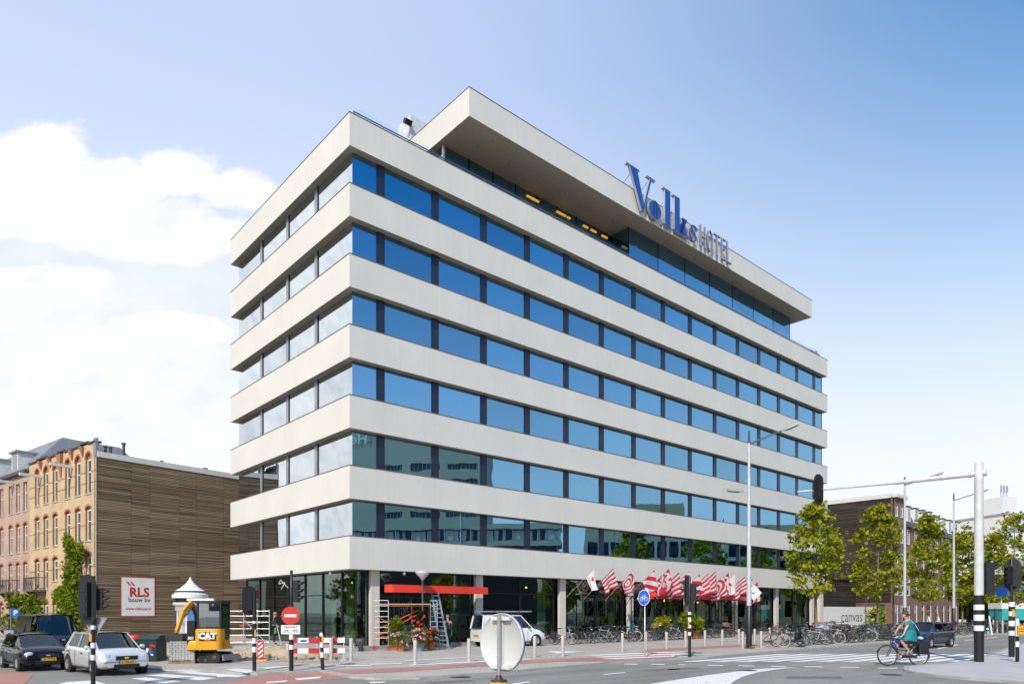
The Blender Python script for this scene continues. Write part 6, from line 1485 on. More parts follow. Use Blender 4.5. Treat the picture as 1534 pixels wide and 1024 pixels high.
# ------------------------------------------------------------------ bicycles
def wheel_mesh(tyre, rimc):
    m_ = MB(); m_.torus((0,0,0), .335, .021, 26, 5, rx, 0); m_.torus((0,0,0), .308, .012, 22, 4, rx, 1)
    for i in range(12):
        t = 2*math.pi*i/12; m_.tube((.02*math.cos(t+1.3), .02*(-1)**i, .02*math.sin(t+1.3)), (.305*math.cos(t), 0, .305*math.sin(t)), .0035, n=3, mat=1, caps=False)
    m_.tube((0,-.05,0), (0,.05,0), .025, n=6, mat=1); return m_
def make_bike(label, paint_, opts=(), group=None, tyre=None, sc=1.):
    t = thing('bicycle', label, 'bicycle', (0,0,0), 0, group)
    rim_ = M('rim_grey', (.45, .45, .45), .35, .7)
    for x in (-.53, .54):
        w_ = wheel_mesh(0, 1).build('wheel', [tyre or blackrub, rim_], t); w_.location = (x, 0, .356)
    f = MB(); bb = (-.05,0,.30); seat = (-.20,0,.78); hd_ = (.36,0,.80); hl_ = (.40,0,.66)
    if 'step' in opts: f.path([hl_, (.15,0,.42), bb], .020, 6); f.path([hd_, (.18,0,.55), (-.12,0,.52)], .018, 6)
    else: f.path([hl_, bb], .020, 6); f.path([hd_, (-.19,0,.74)], .018, 6)
    f.path([bb, seat], .018, 6); f.tube(seat, (-.235,0,.92), .013, n=6)
    for y in (-.055, .055): f.path([bb, (-.53,y,.356)], .011, 5); f.path([(-.19,y*.4,.72), (-.53,y,.356)], .010, 5); f.path([hl_, (.455,y,.52), (.54,y,.356)], .013, 5)
    f.tube((.40,0,.66), (.34,0,.90), .02, n=6); f.build('frame', paint_, t)
    s_ = MB(); s_.sphere((-.27,0,.955), .10, 8, 5, 0, (1.35,.9,.38)); s_.sphere((-.13,0,.955), .05, 6, 4, 0, (1.6,.7,.5)); s_.build('saddle', M('saddle_black', (.02, .018, .016), .5), t)
    h_ = MB(); h_.tube((.345,0,.88), (.32,0,1.0), .013, n=5); h_.path([(.12,-.29,.99),(.22,-.27,1.01),(.33,-.10,1.02),(.33,.10,1.02),(.22,.27,1.01),(.12,.29,.99)], .012, 5); h_.tube((.08,-.29,.985), (.17,-.285,1.0), .018, n=6, mat=1); h_.tube((.08,.29,.985), (.17,.285,1.0), .018, n=6, mat=1); h_.sphere((.44,0,.86), .045, 8, 5, 0)
    h_.build('handlebar', [chrome, blackrub], t)
    for cx, a0, a1 in ((-.53, 20, 200), (.54, 15, 165)):
        pts = [(cx+.372*math.cos(R(a0+(a1-a0)*i/10)), 0, .356+.372*math.sin(R(a0+(a1-a0)*i/10))) for i in range(11)]
        vs = []; g_ = MB()
        for p in pts: vs += [(p[0], -.028, p[2]), (p[0], .028, p[2])]
        g_.add(vs, [(2*i, 2*i+1, 2*i+3, 2*i+2) for i in range(10)], 0, True)
        g_.build('mudguard', M('mudguard_black', (.03, .03, .03), .4) if 'wg' not in opts else offwhite, t)
    d_ = MB(); d_.torus((-.05,0,.30), .09, .010, 14, 4, rx); d_.box(-.5, 0, -.075, -.045, .26, .36); d_.tube((-.05,-.04,.30), (.08,-.09,.22), .012, n=5); d_.tube((-.05,.04,.30), (-.18,.09,.38), .012, n=5); d_.box(.04, .14, -.16, -.08, .20, .23); d_.box(-.24, -.14, .08, .16, .37, .40); d_.build('crankset', M('crank_dark', (.05, .05, .05), .4, .4), t)
    r_k = MB(); r_k.bar((-.30,0,.75), (-.85,0,.76), .012, .10); r_k.bar((-.70,.05,.75), (-.53,.06,.37), .012); r_k.bar((-.70,-.05,.75), (-.53,-.06,.37), .012); r_k.build('rack', dgrey, t)
    if 'crate' in opts:
        c = MB(); c.box(.40, .72, -.20, .20, .86, .875)
        for (a, b, c1, d1) in ((.40,.415,-.2,.2),(.705,.72,-.2,.2),(.415,.705,-.2,-.185),(.415,.705,.185,.2)):
            for z in (.9, .99, 1.07): c.box(a, b, c1, d1, z, z+.05)
        c.build('crate', M('crate_black', (.03, .03, .035), .5) if 'wood' not in opts else M('wicker', (.36, .22, .10), .8, var=.3, scale=12), t)
    if 'bags' in opts:
        c = MB(); rbox_ = lambda y0, y1: rbox(c, -.77, -.43, y0, y1, .40, .72, .05); rbox_(.08, .22); rbox_(-.22, -.08); c.box(-.78, -.44, -.08, .08, .765, .80); c.sphere((-.61,.0,.72), .2, 10, 6, 0, (1,1.05,.4)); c.build('pannier', M('pannier_black', (.006, .006, .009), .7), t)
    return t
bk = {n: paint(n+'_bike_paint', c, met=.2) for n, c in dict(black=(.012,.012,.013), red=(.40,.02,.02), teal=(.05,.34,.32), white=(.6,.6,.6), green=(.08,.20,.03), blue=(.03,.07,.25), silver=(.42,.42,.43), cream=(.5,.45,.32)).items()}
protos = []
for nm, key, op, ty_ in (('black step-through', 'black', ('step',), None), ('black', 'black', ('bags',), None), ('black crate-carrying', 'black', ('crate','step'), None), ('red', 'red', (), None), ('teal step-through', 'teal', ('step',), None), ('white', 'white', ('wg',), None), ('silver', 'silver', ('bags','step'), None), ('green', 'green', ('crate',), None), ('blue', 'blue', ('step','bags'), None), ('black wicker-basket', 'black', ('crate','wood','step'), None), ('black pale-tyred', 'black', ('wg',), M('cream_tyre', (.50, .46, .38), .7))):
    t = make_bike('', bk[key], op, None, ty_); protos.append([nm, t, [(c, kids(c)) for c in kids(t)], 0])
def put_bike(k, loc, rz, where, grp, i, tilt=0., tot=None):
    nm, pr, ks, used = protos[k]
    lab = '%s bicycle %s, %s from the left' % (nm, where, ORD[i])
    if not used: protos[k][3] = 1; pr.location = loc; pr.rotation_euler = (tilt, 0, rz); pr['label'] = lab; pr['group'] = grp; return pr
    return dup(pr, loc, rz, lab, grp, tilt, ks)
q = random.Random(21); seq = [0, 1, 0, 10, 2, 0, 5, 1, 9, 0, 3, 6, 0, 1, 4, 0, 7, 2, 10, 0, 8, 1, 0, 3, 5, 0, 2, 6, 0, 1]
# along the hotel windows
xsb = [844, 862, 878, 893, 907, 920, 934, 942, 953, 962, 972, 980, 990, 1000, 1012, 1024, 1053, 1062, 1072, 1082, 1092, 1101]
seqA = [6, 10, 1, 0, 5, 2, 0, 10, 1, 5, 0, 2, 9, 0, 5, 1, 0, 2, 1, 0, 9, 3]
for i, x in enumerate(xsb):
    k = (x-HX)/F; d = -2.3+q.uniform(-.3, .25); b0 = hp(0, d); s = (k*b0.y-b0.x)/(.749-.6626*k)
    rz = q.choice((R(200), R(190), R(170), R(14), R(25), R(-12), R(215)))+q.uniform(-.2, .2)
    put_bike(seqA[i], hp(s, d, PZ), rz, 'in the row along the hotel windows', 'bicycles parked along the hotel windows', i, q.uniform(-.12, .12))
# a second row behind the lamp post
for i in range(16):
    s = 37.0+i*.86; d = -2.6+q.uniform(-.3, .3)
    put_bike([0, 3, 1, 5, 0, 2, 8, 0, 6, 0, 9, 1, 3, 0, 2, 1][i], hp(s, d, PZ), R(165)+q.uniform(-.35, .35), 'behind the tall lamp post near the far windows', 'bicycles at the far end of the hotel windows', i, q.uniform(-.1, .1))
# at the kerb in front of the trees
xk = [1158, 1178, 1188, 1197, 1212, 1223, 1231, 1243, 1250, 1258, 1266, 1272, 1280, 1287, 1293, 1300, 1307, 1314, 1321, 1328]
seqK = [10, 1, 5, 0, 4, 5, 0, 10, 6, 5, 0, 3, 7, 0, 10, 8, 5, 2, 7, 0]
for i, x in enumerate(xk):
    k = (x-HX)/F; d = -12.35+q.uniform(-.25, .3); b0 = hp(0, d); s = (k*b0.y-b0.x)/(.749-.6626*k)
    rz = (R(172) if i % 3 else R(-6))+q.uniform(-.22, .22)
    put_bike(seqK[i], hp(s, d, PZ), rz, 'at the kerb under the plane trees', 'bicycles parked at the kerb under the trees', i, q.uniform(-.12, .12))
for i in range(22):
    s = 27.5+i*.85; d = -10.9+q.uniform(-.3, .5)
    put_bike(seq[(i*7+3) % 30], hp(s, d, PZ), R(180)*(i % 2)+q.uniform(-.3, .3), 'in the dense rack behind the kerb row', 'bicycles racked behind the kerb row', i, q.uniform(-.12, .12))
for i in range(20):
    s = 47.5+i*.95; d = -12.0+q.uniform(-.4, .5)
    put_bike(seq[(i*3+1) % 30], hp(s, d, PZ), R(180)*(i % 2)+R(-20)+q.uniform(-.3, .3), 'in the far rack left of the gantry pole', 'bicycles racked beyond the estate car', i, q.uniform(-.12, .12))
# folded sun cover lying over two bikes
t = thing('bicycle_cover', 'white and blue plastic cover draped over bicycles at the kerb', 'cover', hp(26.2, -11.7, PZ+.75), AU); m_ = MB(); m_.sphere((0,0,.15), .5, 14, 8, 0, (1.4,.7,.42)); o = m_.build('sheet', M('white_blue_cover', (.5, .55, .68), .5, var=.6, scale=2), t)

# ------------------------------------------------------------------ people (one skinned surface each, clothes as children)
def skinned(name, verts, edges, mat, parent, sub=1, root=0):
    me = bpy.data.meshes.new(name); me.from_pydata([v[0] for v in verts], edges, [])
    o = bpy.data.objects.new(name, me); col.objects.link(o)
    sk = o.modifiers.new('s', 'SKIN'); me.skin_vertices.new() if not me.skin_vertices else None
    for i, v in enumerate(verts):
        r = v[1]; me.skin_vertices[0].data[i].radius = (r, r) if not isinstance(r, tuple) else r
        me.skin_vertices[0].data[i].use_root = (i == root)
    sk.use_smooth_shade = True
    if sub: ss = o.modifiers.new('u', 'SUBSURF'); ss.levels = sub; ss.render_levels = sub
    dg = bpy.context.evaluated_depsgraph_get(); m2 = bpy.data.meshes.new_from_object(o.evaluated_get(dg))
    for p in m2.polygons: p.use_smooth = True
    m2.materials.clear(); m2.materials.append(mat); bpy.data.objects.remove(o); bpy.data.meshes.remove(me)
    o = bpy.data.objects.new(name, m2); col.objects.link(o); o.parent = parent; return o
def person(label, loc, rz, J, shirt, trousers, hair, shoe, sleeves='long', skirt=None, group=None, helmet=None):
    """J: joint dict in metres: pelvis, chest, neck, head, and per side (L, R) sh, el, wr, hand, hip, kn, an, toe"""
    t = thing('person', label, 'person', loc, rz, group); J = {k: Vector(v) for k, v in J.items()}
    vs = []; es = []; ix = {}
    def add(n, p, r, frm=None):
        ix[n] = len(vs); vs.append((tuple(p), r))
        if frm: es.append((ix[frm], ix[n]))
    add('pelvis', J['pelvis'], .125); add('waist', J['pelvis'].lerp(J['chest'], .5), .105, 'pelvis'); add('chest', J['chest'], .125, 'waist'); add('neckb', J['neck']-Vector((0,0,.04)), .07, 'chest'); add('neck', J['neck'], .055, 'neckb')
    hd_ = (J['head']-J['neck']).normalized(); add('jaw', J['neck'].lerp(J['head'], .45), .078, 'neck'); add('head', J['head'], .095, 'jaw'); add('crown', J['head']+hd_*.085, .06, 'head')
    f = J['face'].normalized(); add('nose', J['head']+f*.105-hd_*.02, .018, 'head')
    for s in 'LR':
        add('sh'+s, J['sh'+s], .062, 'chest'); add('el'+s, J['el'+s], .045, 'sh'+s); add('wr'+s, J['wr'+s], .028, 'el'+s)
        d = (J['hand'+s]-J['wr'+s]).normalized(); pm = J['wr'+s]+d*.07; add('pa'+s, pm, (.036, .022), 'wr'+s)
        sd_ = d.cross(f if abs(d.dot(f)) < .9 else Z1).normalized()
        for i in range(4):
            L_ = (.055, .065, .06, .048)[i]; o_ = sd_*(-.027+.018*i); curl = Vector((0,0,-1))
            add('f%d%s' % (i, s), pm+d*.04+o_, .009, 'pa'+s); add('g%d%s' % (i, s), pm+d*(.04+L_*.6)+o_+curl*.012, .0085, 'f%d%s' % (i, s)); add('h%d%s' % (i, s), pm+d*(.04+L_*.75)+o_+curl*.04, .0075, 'g%d%s' % (i, s))
        add('t%s' % s, pm+sd_*(-.045)+d*.01, .010, 'pa'+s); add('u%s' % s, pm+sd_*(-.055)+d*.045, .009, 't'+s)
        add('hip'+s, J['hip'+s], .095, 'pelvis'); add('th'+s, J['hip'+s].lerp(J['kn'+s], .45), .082, 'hip'+s); add('kn'+s, J['kn'+s], .058, 'th'+s); add('ca'+s, J['kn'+s].lerp(J['an'+s], .35), .056, 'kn'+s); add('an'+s, J['an'+s], .036, 'ca'+s); add('toe'+s, J['toe'+s], .032, 'an'+s)
    body = skinned('body', vs, es, skin, t)
    P = lambda k: J[k]
    # top garment
    v = [(tuple(J['pelvis']+Vector((0,0,.02))), .152), (tuple(J['pelvis'].lerp(J['chest'], .5)), .145), (tuple(J['chest']), .165), (tuple(J['neck']-Vector((0,0,.04))), .085)]; e = [(0,1),(1,2),(2,3)]
    for s in 'LR':
        n0 = len(v); v.append((tuple(J['sh'+s]), .078)); e.append((2, n0))
        if sleeves == 'long': v += [(tuple(J['el'+s]), .060), (tuple(J['wr'+s].lerp(J['el'+s], .08)), .042)]; e += [(n0, n0+1), (n0+1, n0+2)]
        else: v += [(tuple(J['sh'+s].lerp(J['el'+s], .55)), .066)]; e += [(n0, n0+1)]
    skinned('shirt' if not skirt else 'dress_top', v, e, shirt, t)
    if trousers:
        v = [(tuple(J['pelvis']), .14)]; e = []
        for s in 'LR':
            n0 = len(v); v += [(tuple(J['hip'+s]), .108), (tuple(J['hip'+s].lerp(J['kn'+s], .5)), .094), (tuple(J['kn'+s]), .073), (tuple(J['kn'+s].lerp(J['an'+s], .5)), .068), (tuple(J['an'+s]+(J['kn'+s]-J['an'+s])*.05), .058)]; e += [(0, n0), (n0, n0+1), (n0+1, n0+2), (n0+2, n0+3), (n0+3, n0+4)]
        skinned('trousers', v, e, trousers, t)
    for s in 'LR':
        a = J['an'+s]; b = J['toe'+s]; skinned('shoe', [(tuple(a-Vector((0,0,.02))), .046), (tuple(a.lerp(b, .5)-Vector((0,0,.02))), .045), (tuple(b), .036)], [(0,1),(1,2)], shoe, t)
    h = J['head']; back_ = -f
    m_ = MB(); rot = f.to_track_quat('X', 'Z').to_matrix()
    m_.sphere(h+back_*.02+hd_*.035, .112, 14, 9, 0, (1.0, .93, 1.0), rot)
    if hair[1] == 'bun': m_.sphere(h+back_*.13+hd_*.0, .05, 10, 6)
    keep = []
    for fa in m_.f:
        c = sum((Vector(m_.v[i]) for i in fa), Vector())/len(fa)-h
        keep.append(not (c.dot(f) > .03 and c.dot(hd_) < .065) and c.dot(hd_) > -.075)
    m_.f = [a for a, k in zip(m_.f, keep) if k]; m_.m = [a for a, k in zip(m_.m, keep) if k]; m_.s = [a for a, k in zip(m_.s, keep) if k]
    m_.build('hair', hair[0], t)
    m_ = MB(); sdv = f.cross(hd_).normalized()
    for s in (-1, 1): m_.sphere(h+f*.088+sdv*s*.033+hd_*.008, .010, 6, 4)
    m_.bar(h+f*.088-hd_*.055-sdv*.022, h+f*.088-hd_*.055+sdv*.022, .008, .008); m_.build('face_features', M('dark_brown', (.05, .02, .015), .5), t)
    return t, J
brown = M('brown_hair', (.07, .03, .015), .6, var=.3, scale=20); fair = M('fair_hair', (.30, .19, .09), .6)
teal = M('teal_dress', (.0, .20, .22), .75, var=.18, scale=7)
# cyclist: bike first (front = +x), heading left in the picture
cyc = at(1353, 996.5); crz = R(181); CSc = 1.10
cb = make_bike('black Dutch-style bicycle with blue lock and panniers ridden by the woman in teal', bk['black'], ('step', 'bags', 'crate')); cb.location = (cyc.x, cyc.y, 0); cb.rotation_euler = (0, 0, crz); cb.scale = (CSc,)*3
m_ = MB(); m_.torus((.30,-.06,.80), .11, .014, 16, 5, rx); m_.torus((.26,.07,.74), .12, .012, 16, 5, rx @ Matrix.Rotation(.4, 3, 'Y')); m_.build('cable_lock', M('bright_blue_cable', (.01, .14, .62), .4), cb)
J = dict(pelvis=(-.27,0,1.04), chest=(-.16,0,1.40), neck=(-.11,0,1.58), head=(-.06,0,1.71), face=(1,0,-.02),
  shL=(-.13,.17,1.48), elL=(.06,.24,1.24), wrL=(.12,.27,1.10), handL=(.20,.275,1.03), shR=(-.13,-.17,1.48), elR=(.04,-.24,1.25), wrR=(.11,-.27,1.10), handR=(.19,-.275,1.03),
  hipL=(-.24,.09,1.00), knL=(.16,.10,.88), anL=(-.14,.11,.50), toeL=(-.02,.12,.40), hipR=(-.24,-.09,1.00), knR=(.18,-.10,.76), anR=(.05,-.11,.34), toeR=(.17,-.12,.25))
pt, J = person('woman in a teal dress riding a black bicycle towards the left', (cyc.x, cyc.y, 0), crz, J, teal, None, (brown, 'bun'), M('tan_shoe', (.35, .14, .08), .6), 'short', True)
pt.scale = (CSc,)*3
m_ = MB(); n = 20; vs = []; rings = [((-.225,0,1.22), .165, .165), ((-.225,0,1.12), .20, .19), ((-.20,0,1.02), .25, .20), ((-.14,0,.94), .31, .215), ((-.10,0,.86), .335, .23)]
for (c, a, b) in rings:
    for i in range(n): t_ = 2*math.pi*i/n; wv_ = 1+.05*math.sin(5*t_)*(1 if c[2] < 1 else .3); vs.append((c[0]+a*wv_*math.cos(t_), c[1]+b*wv_*math.sin(t_), c[2]+(.05*math.cos(t_) if c[2] < 1 else 0)))
m_.add(vs, [(k*n+i, k*n+(i+1) % n, (k+1)*n+(i+1) % n, (k+1)*n+i) for k in range(len(rings)-1) for i in range(n)], 0, True); m_.build('dress_skirt', teal, pt)
bag = thing('shoulder_bag', 'small black bag hanging at the back of the cyclist in teal', 'bag', (cyc.x, cyc.y, 0), crz); bag.scale = (CSc,)*3
m_ = MB(); m_.sphere((-.47,.02,1.12), .11, 10, 7, 0, (.6,1.2,1.2)); m_.build('pouch', black, bag); m_ = MB(); m_.path([(-.47,.1,1.2),(-.30,.15,1.42),(-.16,.12,1.56),(-.05,-.05,1.50),(-.06,-.18,1.30),(-.3,-.18,1.15),(-.47,-.06,1.15)], .012, 5); m_.build('strap', offwhite, bag)
navyc = M('navy_workwear', (.02, .028, .05), .85); blackc = M('black_workwear', (.012, .012, .014), .85)
JS = dict(pelvis=(0,0,.95), chest=(.02,0,1.30), neck=(.03,0,1.50), head=(.07,0,1.64), face=(1,0,-.25),
  shL=(.02,.19,1.42), elL=(.08,.25,1.16), wrL=(.24,.20,1.04), handL=(.32,.16,1.0), shR=(.02,-.19,1.42), elR=(.06,-.26,1.15), wrR=(.20,-.22,1.0), handR=(.28,-.2,.96),
  hipL=(0,.10,.92), knL=(.03,.12,.50), anL=(0,.13,.09), toeL=(.14,.15,.035), hipR=(0,-.10,.92), knR=(.04,-.11,.50), anR=(.0,-.12,.09), toeR=(.15,-.14,.035))
w1, _ = person('worker in dark clothes with green tool pouch standing beside the left face holding a pole', atZ(410.5, 39.3, .22), R(20), JS, navyc, blackc, (fair, ''), black)
MB().box(.02, .10, -.22, -.15, .60, .92).build('green_pouch', M('bright_green', (.05, .5, .06), .6), w1)
t = thing('surveying_pole', 'pale pole leaning on the terrace beside the worker', 'pole', atZ(413.5, 39.1, .22), 0); m_ = MB(); m_.tube((.32,-.1,0), (.02,.0,1.15), .025, n=6); m_.build('rod', offwhite, t)
w2, _ = person('worker in dark clothes with his back turned, standing beside the ladder foot', atZ(670.5, 38.6, PZ), R(100), JS, M('charcoal_shirt', (.05, .055, .07), .85), blackc, (fair, ''), black)
MB().box(-.02, .06, -.24, -.17, .62, .90).build('green_pouch', MATS['bright_green'], w2)
JT = dict(JS); JT.update(pelvis=(0,0,.55), chest=(.10,0,.92), neck=(.14,0,1.08), head=(.2,0,1.2), face=(1,0,-.4), shL=(.11,.18,1.02), elL=(.22,.24,.78), wrL=(.40,.14,.70), handL=(.46,.08,.68), shR=(.11,-.18,1.02), elR=(.2,-.25,.78), wrR=(.38,-.14,.70), handR=(.45,-.08,.68), hipL=(0,.1,.52), knL=(.42,.14,.5), anL=(.42,.14,.09), toeL=(.55,.15,.035), hipR=(0,-.1,.52), knR=(.42,-.14,.5), anR=(.40,-.14,.09), toeR=(.53,-.15,.035))
person('person in a bright blue top sitting behind the parked bicycles, left of the bicycle sign', hp(20.9, -.9, PZ+.0), R(-60), JT, M('bright_blue_top', (.01, .30, .50), .8), navyc, (brown, ''), black)
t = thing('stool', 'low dark stool under the person in the blue top', 'stool', hp(20.9, -.9, PZ), 0); m_ = MB(); m_.box(-.2, .2, -.2, .2, .36, .41); 
for x in (-.16, .16):
    for y in (-.16, .16): m_.tube((x,y,0), (x,y,.36), .02, n=5)
m_.build('seat', dgrey, t)
whs = M('white_shirt', (.72, .72, .72), .8)
person('pedestrian in a white shirt behind the dark estate car, left of the two', hp(50, -9.9, PZ), R(-20), JS, whs, navyc, (brown, ''), black, group='pedestrians in white behind the estate car')
person('pedestrian in a white shirt behind the dark estate car, right of the two', hp(52.6, -9.9, PZ), R(160), JS, whs, navyc, (fair, ''), black, group='pedestrians in white behind the estate car')

# ------------------------------------------------------------------ trees and plants
leafA = leaf_mat('plane_leaf', [(.28, (.07, .12, .007)), (.43, (.20, .255, .012)), (.58, (.38, .38, .015)), (.76, (.58, .44, .02))], 1.6)
leafB = leaf_mat('vine_leaf', [(.3, (.08, .14, .006)), (.55, (.20, .26, .012)), (.8, (.36, .38, .02))], 2.0)
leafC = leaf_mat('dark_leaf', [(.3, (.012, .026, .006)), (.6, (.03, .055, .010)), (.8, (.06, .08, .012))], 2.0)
bark = M('plane_bark', (.22, .17, .10), .9, var=.3, scale=6, bmp=.5)
def leaves(mb, pts, size, q, mat=0):
    for c in pts:
        n = Vector((q.gauss(0,1), q.gauss(0,1), q.gauss(.5,1))).normalized(); a = n.orthogonal().normalized()
        a = (Matrix.Rotation(q.uniform(0, 6.28), 3, n) @ a); b = n.cross(a); s = size*q.uniform(.6, 1.35)
        # five-pointed plane leaf outline, slightly folded
        o = Vector(c); mb.add([o-a*s*.5, o-a*s*.1+b*s*.48-n*s*.08, o+a*s*.55, o-a*s*.1-b*s*.48-n*s*.08, ], [(0,1,2),(0,2,3)], mat)
def crown_pts(q, n_cl, per, prof, zc0, zc1, spread, limbs):
    """clusters along limbs; prof(z01) -> radius"""
    pts = []
    for i in range(n_cl):
        f = q.random()**.9; z = zc0+(zc1-zc0)*f; rr = prof(f)*math.sqrt(q.uniform(.05, 1)); a = q.uniform(0, 6.28)
        c = Vector((rr*math.cos(a), rr*math.sin(a), z)); limbs.append(c)
        sg_ = spread*q.uniform(.6, 1.3)
        for j in range(per): pts.append(c+Vector((q.gauss(0, sg_), q.gauss(0, sg_), q.gauss(0, sg_*.7))))
    return pts
def tree(name, label, p, H_, rad, base, seed, leaf=leafA, size=.2, ncl=95, per=34, group=None, trunk_r=.09, prof=None, lean=0.):
    q = random.Random(seed); t = thing(name, label, 'tree', p, q.uniform(0, 6), group); limbs = []
    prof = prof or (lambda f: rad*(.55+.6*math.sin(min(1, f*1.25+.12)*math.pi*.62))*(1-f**3.2*.92))
    pts = crown_pts(q, ncl, per, prof, base, H_, .22*rad/2.4+.09, limbs)
    tr = MB(); tp = [(0,0,0),(.03,0,base*.5),(-.02,.04,base),(.05,-.02,base+(H_-base)*.45),(0,.03,H_-.6)]; rr = [trunk_r*1.25, trunk_r, trunk_r*.92, trunk_r*.55, .02]
    for i in range(4): tr.tube(tp[i], tp[i+1], rr[i], rr[i+1], 9, caps=False)
    for c in limbs[::3]:
        z0 = max(base*.9, min(H_-.9, c.z-.4-.45*math.hypot(c.x, c.y))); a = Vector((0,0,z0)); mid = a.lerp(c, .55)+Vector((0,0,-.1)); tr.tube(a, mid, .035, .022, 5, caps=False); tr.tube(mid, c, .022, .008, 5, caps=False)
    tr.build('trunk', bark, t); lv = MB(); leaves(lv, pts, size, q); lv.build('crown', leaf, t); return t
G = 'plane trees along the kerb'
k_ = lambda s: hp(s, -8.0, PZ)
tree('plane_tree', 'young plane tree nearest the hotel corner, first of the kerb row from the left', k_(33.2), 9.7, 1.95, 3.3, 1, size=.26, ncl=92, per=32, group=G)
tree('plane_tree', 'young plane tree in front of the dark boarded wall, second from the left', k_(44.2), 10.5, 2.1, 3.3, 2, size=.28, ncl=98, per=34, group=G)
tree('plane_tree', 'young plane tree in front of the mansard houses, third from the left', k_(55.7), 10.8, 2.0, 3.0, 3, size=.30, ncl=84, per=32, group=G)
tree('plane_tree', 'young plane tree just left of the white gantry pole, fourth from the left', k_(65.7), 10.7, 2.0, 2.9, 4, size=.32, ncl=84, per=32, group=G)
tree('plane_tree', 'young plane tree hidden behind the gantry pole, fifth from the left', k_(76.5), 10.6, 2.6, 2.8, 5, size=.36, ncl=75, per=28, group=G)
tree('plane_tree', 'small leafy tree behind the signal at the right edge of the picture', atZ(1519, 62, 0), 10.5, 2.3, 2.9, 6, size=.28, ncl=55, per=24)
round_ = lambda r: (lambda f: r*math.sqrt(max(.05, 1-(2*f-1)**2)))
for i, (x, Z, H_, rd) in enumerate(((1462, 125, 7.5, 5), (1490, 120, 7.0, 4.5), (1516, 128, 8.5, 5), (1450, 110, 6.5, 4), (1545, 100, 8, 5))):
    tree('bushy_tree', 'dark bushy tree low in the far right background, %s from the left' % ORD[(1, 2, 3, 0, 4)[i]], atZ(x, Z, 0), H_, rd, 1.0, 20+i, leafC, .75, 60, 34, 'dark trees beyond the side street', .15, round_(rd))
# trees across the road: mirrored in the shop glass and the first window row
for i, (x, y, H_) in enumerate(((38, 18, 7.2), (42, 30, 6.2), (46, 44, 6.6), (50, 58, 6.9), (33, 8, 7))):
    tree('street_tree', 'street tree across the road seen only as a reflection in the hotel glass, %s' % ('nearest', 'second nearest', 'middle one', 'fourth nearest', 'foremost')[i], (x, y, 0), H_, 2.6, 2.4, 40+i, leafA, .45, 70, 24, 'mirrored street trees', .12)
# shrubs
tree('bush', 'round yellow-green bush in front of the yellow brick house', atZ(36, 45, PZ), 2.9, 1.2, .6, 31, leafB, .22, 40, 26, None, .05, round_(1.2))
tree('bush', 'green bush in front of the white mural wall', hp(63.0, -.6, PZ), 2.3, 1.0, .3, 32, leafA, .25, 34, 26, None, .05, round_(1.0))
# climbing vine on the yellow house, widening at its foot
q = random.Random(9); t = thing('climbing_vine', 'bright green vine climbing the corner of the yellow brick house', 'climbing plant', H0, AH)
pts = []; st = MB()
for (y, z, rd, nn) in ((2.4,6.3,1.1,11),(3.3,6.6,.8,7),(2.7,5.4,.8,9),(3.0,4.6,.8,9),(2.6,3.9,.9,9),(3.5,3.6,.8,7),(4.6,3.3,.9,9),(5.6,3.1,.7,7),(3.6,2.8,1.1,11),(2.4,2.7,1.1,11),(4.0,2.0,.9,8),(2.2,1.6,.9,9),(1.6,3.4,.6,5),(1.4,6.5,.5,4),(2.0,.8,.7,6)):
    for i in range(nn):
        c = Vector((-.25-abs(q.gauss(0,.22)), y+q.gauss(0, rd*.45), z+q.gauss(0, rd*.4)))
        for j in range(40): pts.append(c+Vector((-abs(q.gauss(0,.16)), q.gauss(0,.2), q.gauss(0,.2)-.05)))
lv = MB(); leaves(lv, pts, .21, q); lv.build('foliage', leafB, t)
st.path([(-.15,2.2,0),(-.18,2.5,1.8),(-.15,2.9,3.8),(-.2,2.6,6.2)], .06, 6); st.path([(-.16,2.6,2.2),(-.2,4.2,3.0),(-.2,5.6,3.1)], .035, 6); st.build('stem', bark, t)
# flower pots at the entrance
pinkf = M('pink_petal', (.65, .22, .42), .6); redf = M('red_petal', (.60, .01, .01), .6)
def potplant(label, p, pr, ph_, H_, W_, leaf, fl, nfl, seed, potm=terracotta, nleaf=420, size=.10):
    q = random.Random(seed); t = thing('potted_plant', label, 'potted plant', p, 0)
    MB().lathe([(pr*.72,0),(pr,ph_*.92),(pr*1.06,ph_*.93),(pr*1.06,ph_),(pr*.9,ph_),(pr*.88,ph_-.05),(0,ph_-.05)], n=14).build('pot', potm, t)
    pts = []; fp = []
    for i in range(nleaf//14):
        a = q.uniform(0, 6.28); f = q.random(); r_p = W_*math.sqrt(q.random())*(.6+.5*math.sin(f*3)); c = Vector((r_p*math.cos(a), r_p*math.sin(a), ph_+f*(H_-ph_)-.1))
        for j in range(14): pts.append(c+Vector((q.gauss(0,.08), q.gauss(0,.08), q.gauss(0,.08))))
        fp.append(c)
    lv = MB(); leaves(lv, pts, size, q); lv.build('foliage', leaf, t)
    if fl:
        m_ = MB()
        for c in fp[:nfl]:
            c = c+Vector((c.x*.2, -.12, .05))
            for j in range(4): m_.obox(c+Vector((q.gauss(0,.04), q.gauss(0,.03), q.gauss(0,.04))), .07, .02, .07, Matrix.Rotation(q.uniform(0, 3), 3, 'Y'))
        m_.build('blossom', fl, t)
    st = MB(); st.tube((0,0,ph_-.06), (.03,0,H_*.75), .025, .012, 5); st.build('stem', bark, t)
    return t
potplant('tall yellow-green bush in a terracotta pot beside the scaffold tower', atZ(593, 35.6, PZ), .24, .42, 1.75, .42, leafB, None, 0, 51, nleaf=900)
potplant('terracotta pot overflowing with pink flowers, second from the left', atZ(602, 34.8, PZ), .22, .36, .95, .42, leafB, pinkf, 12, 52)
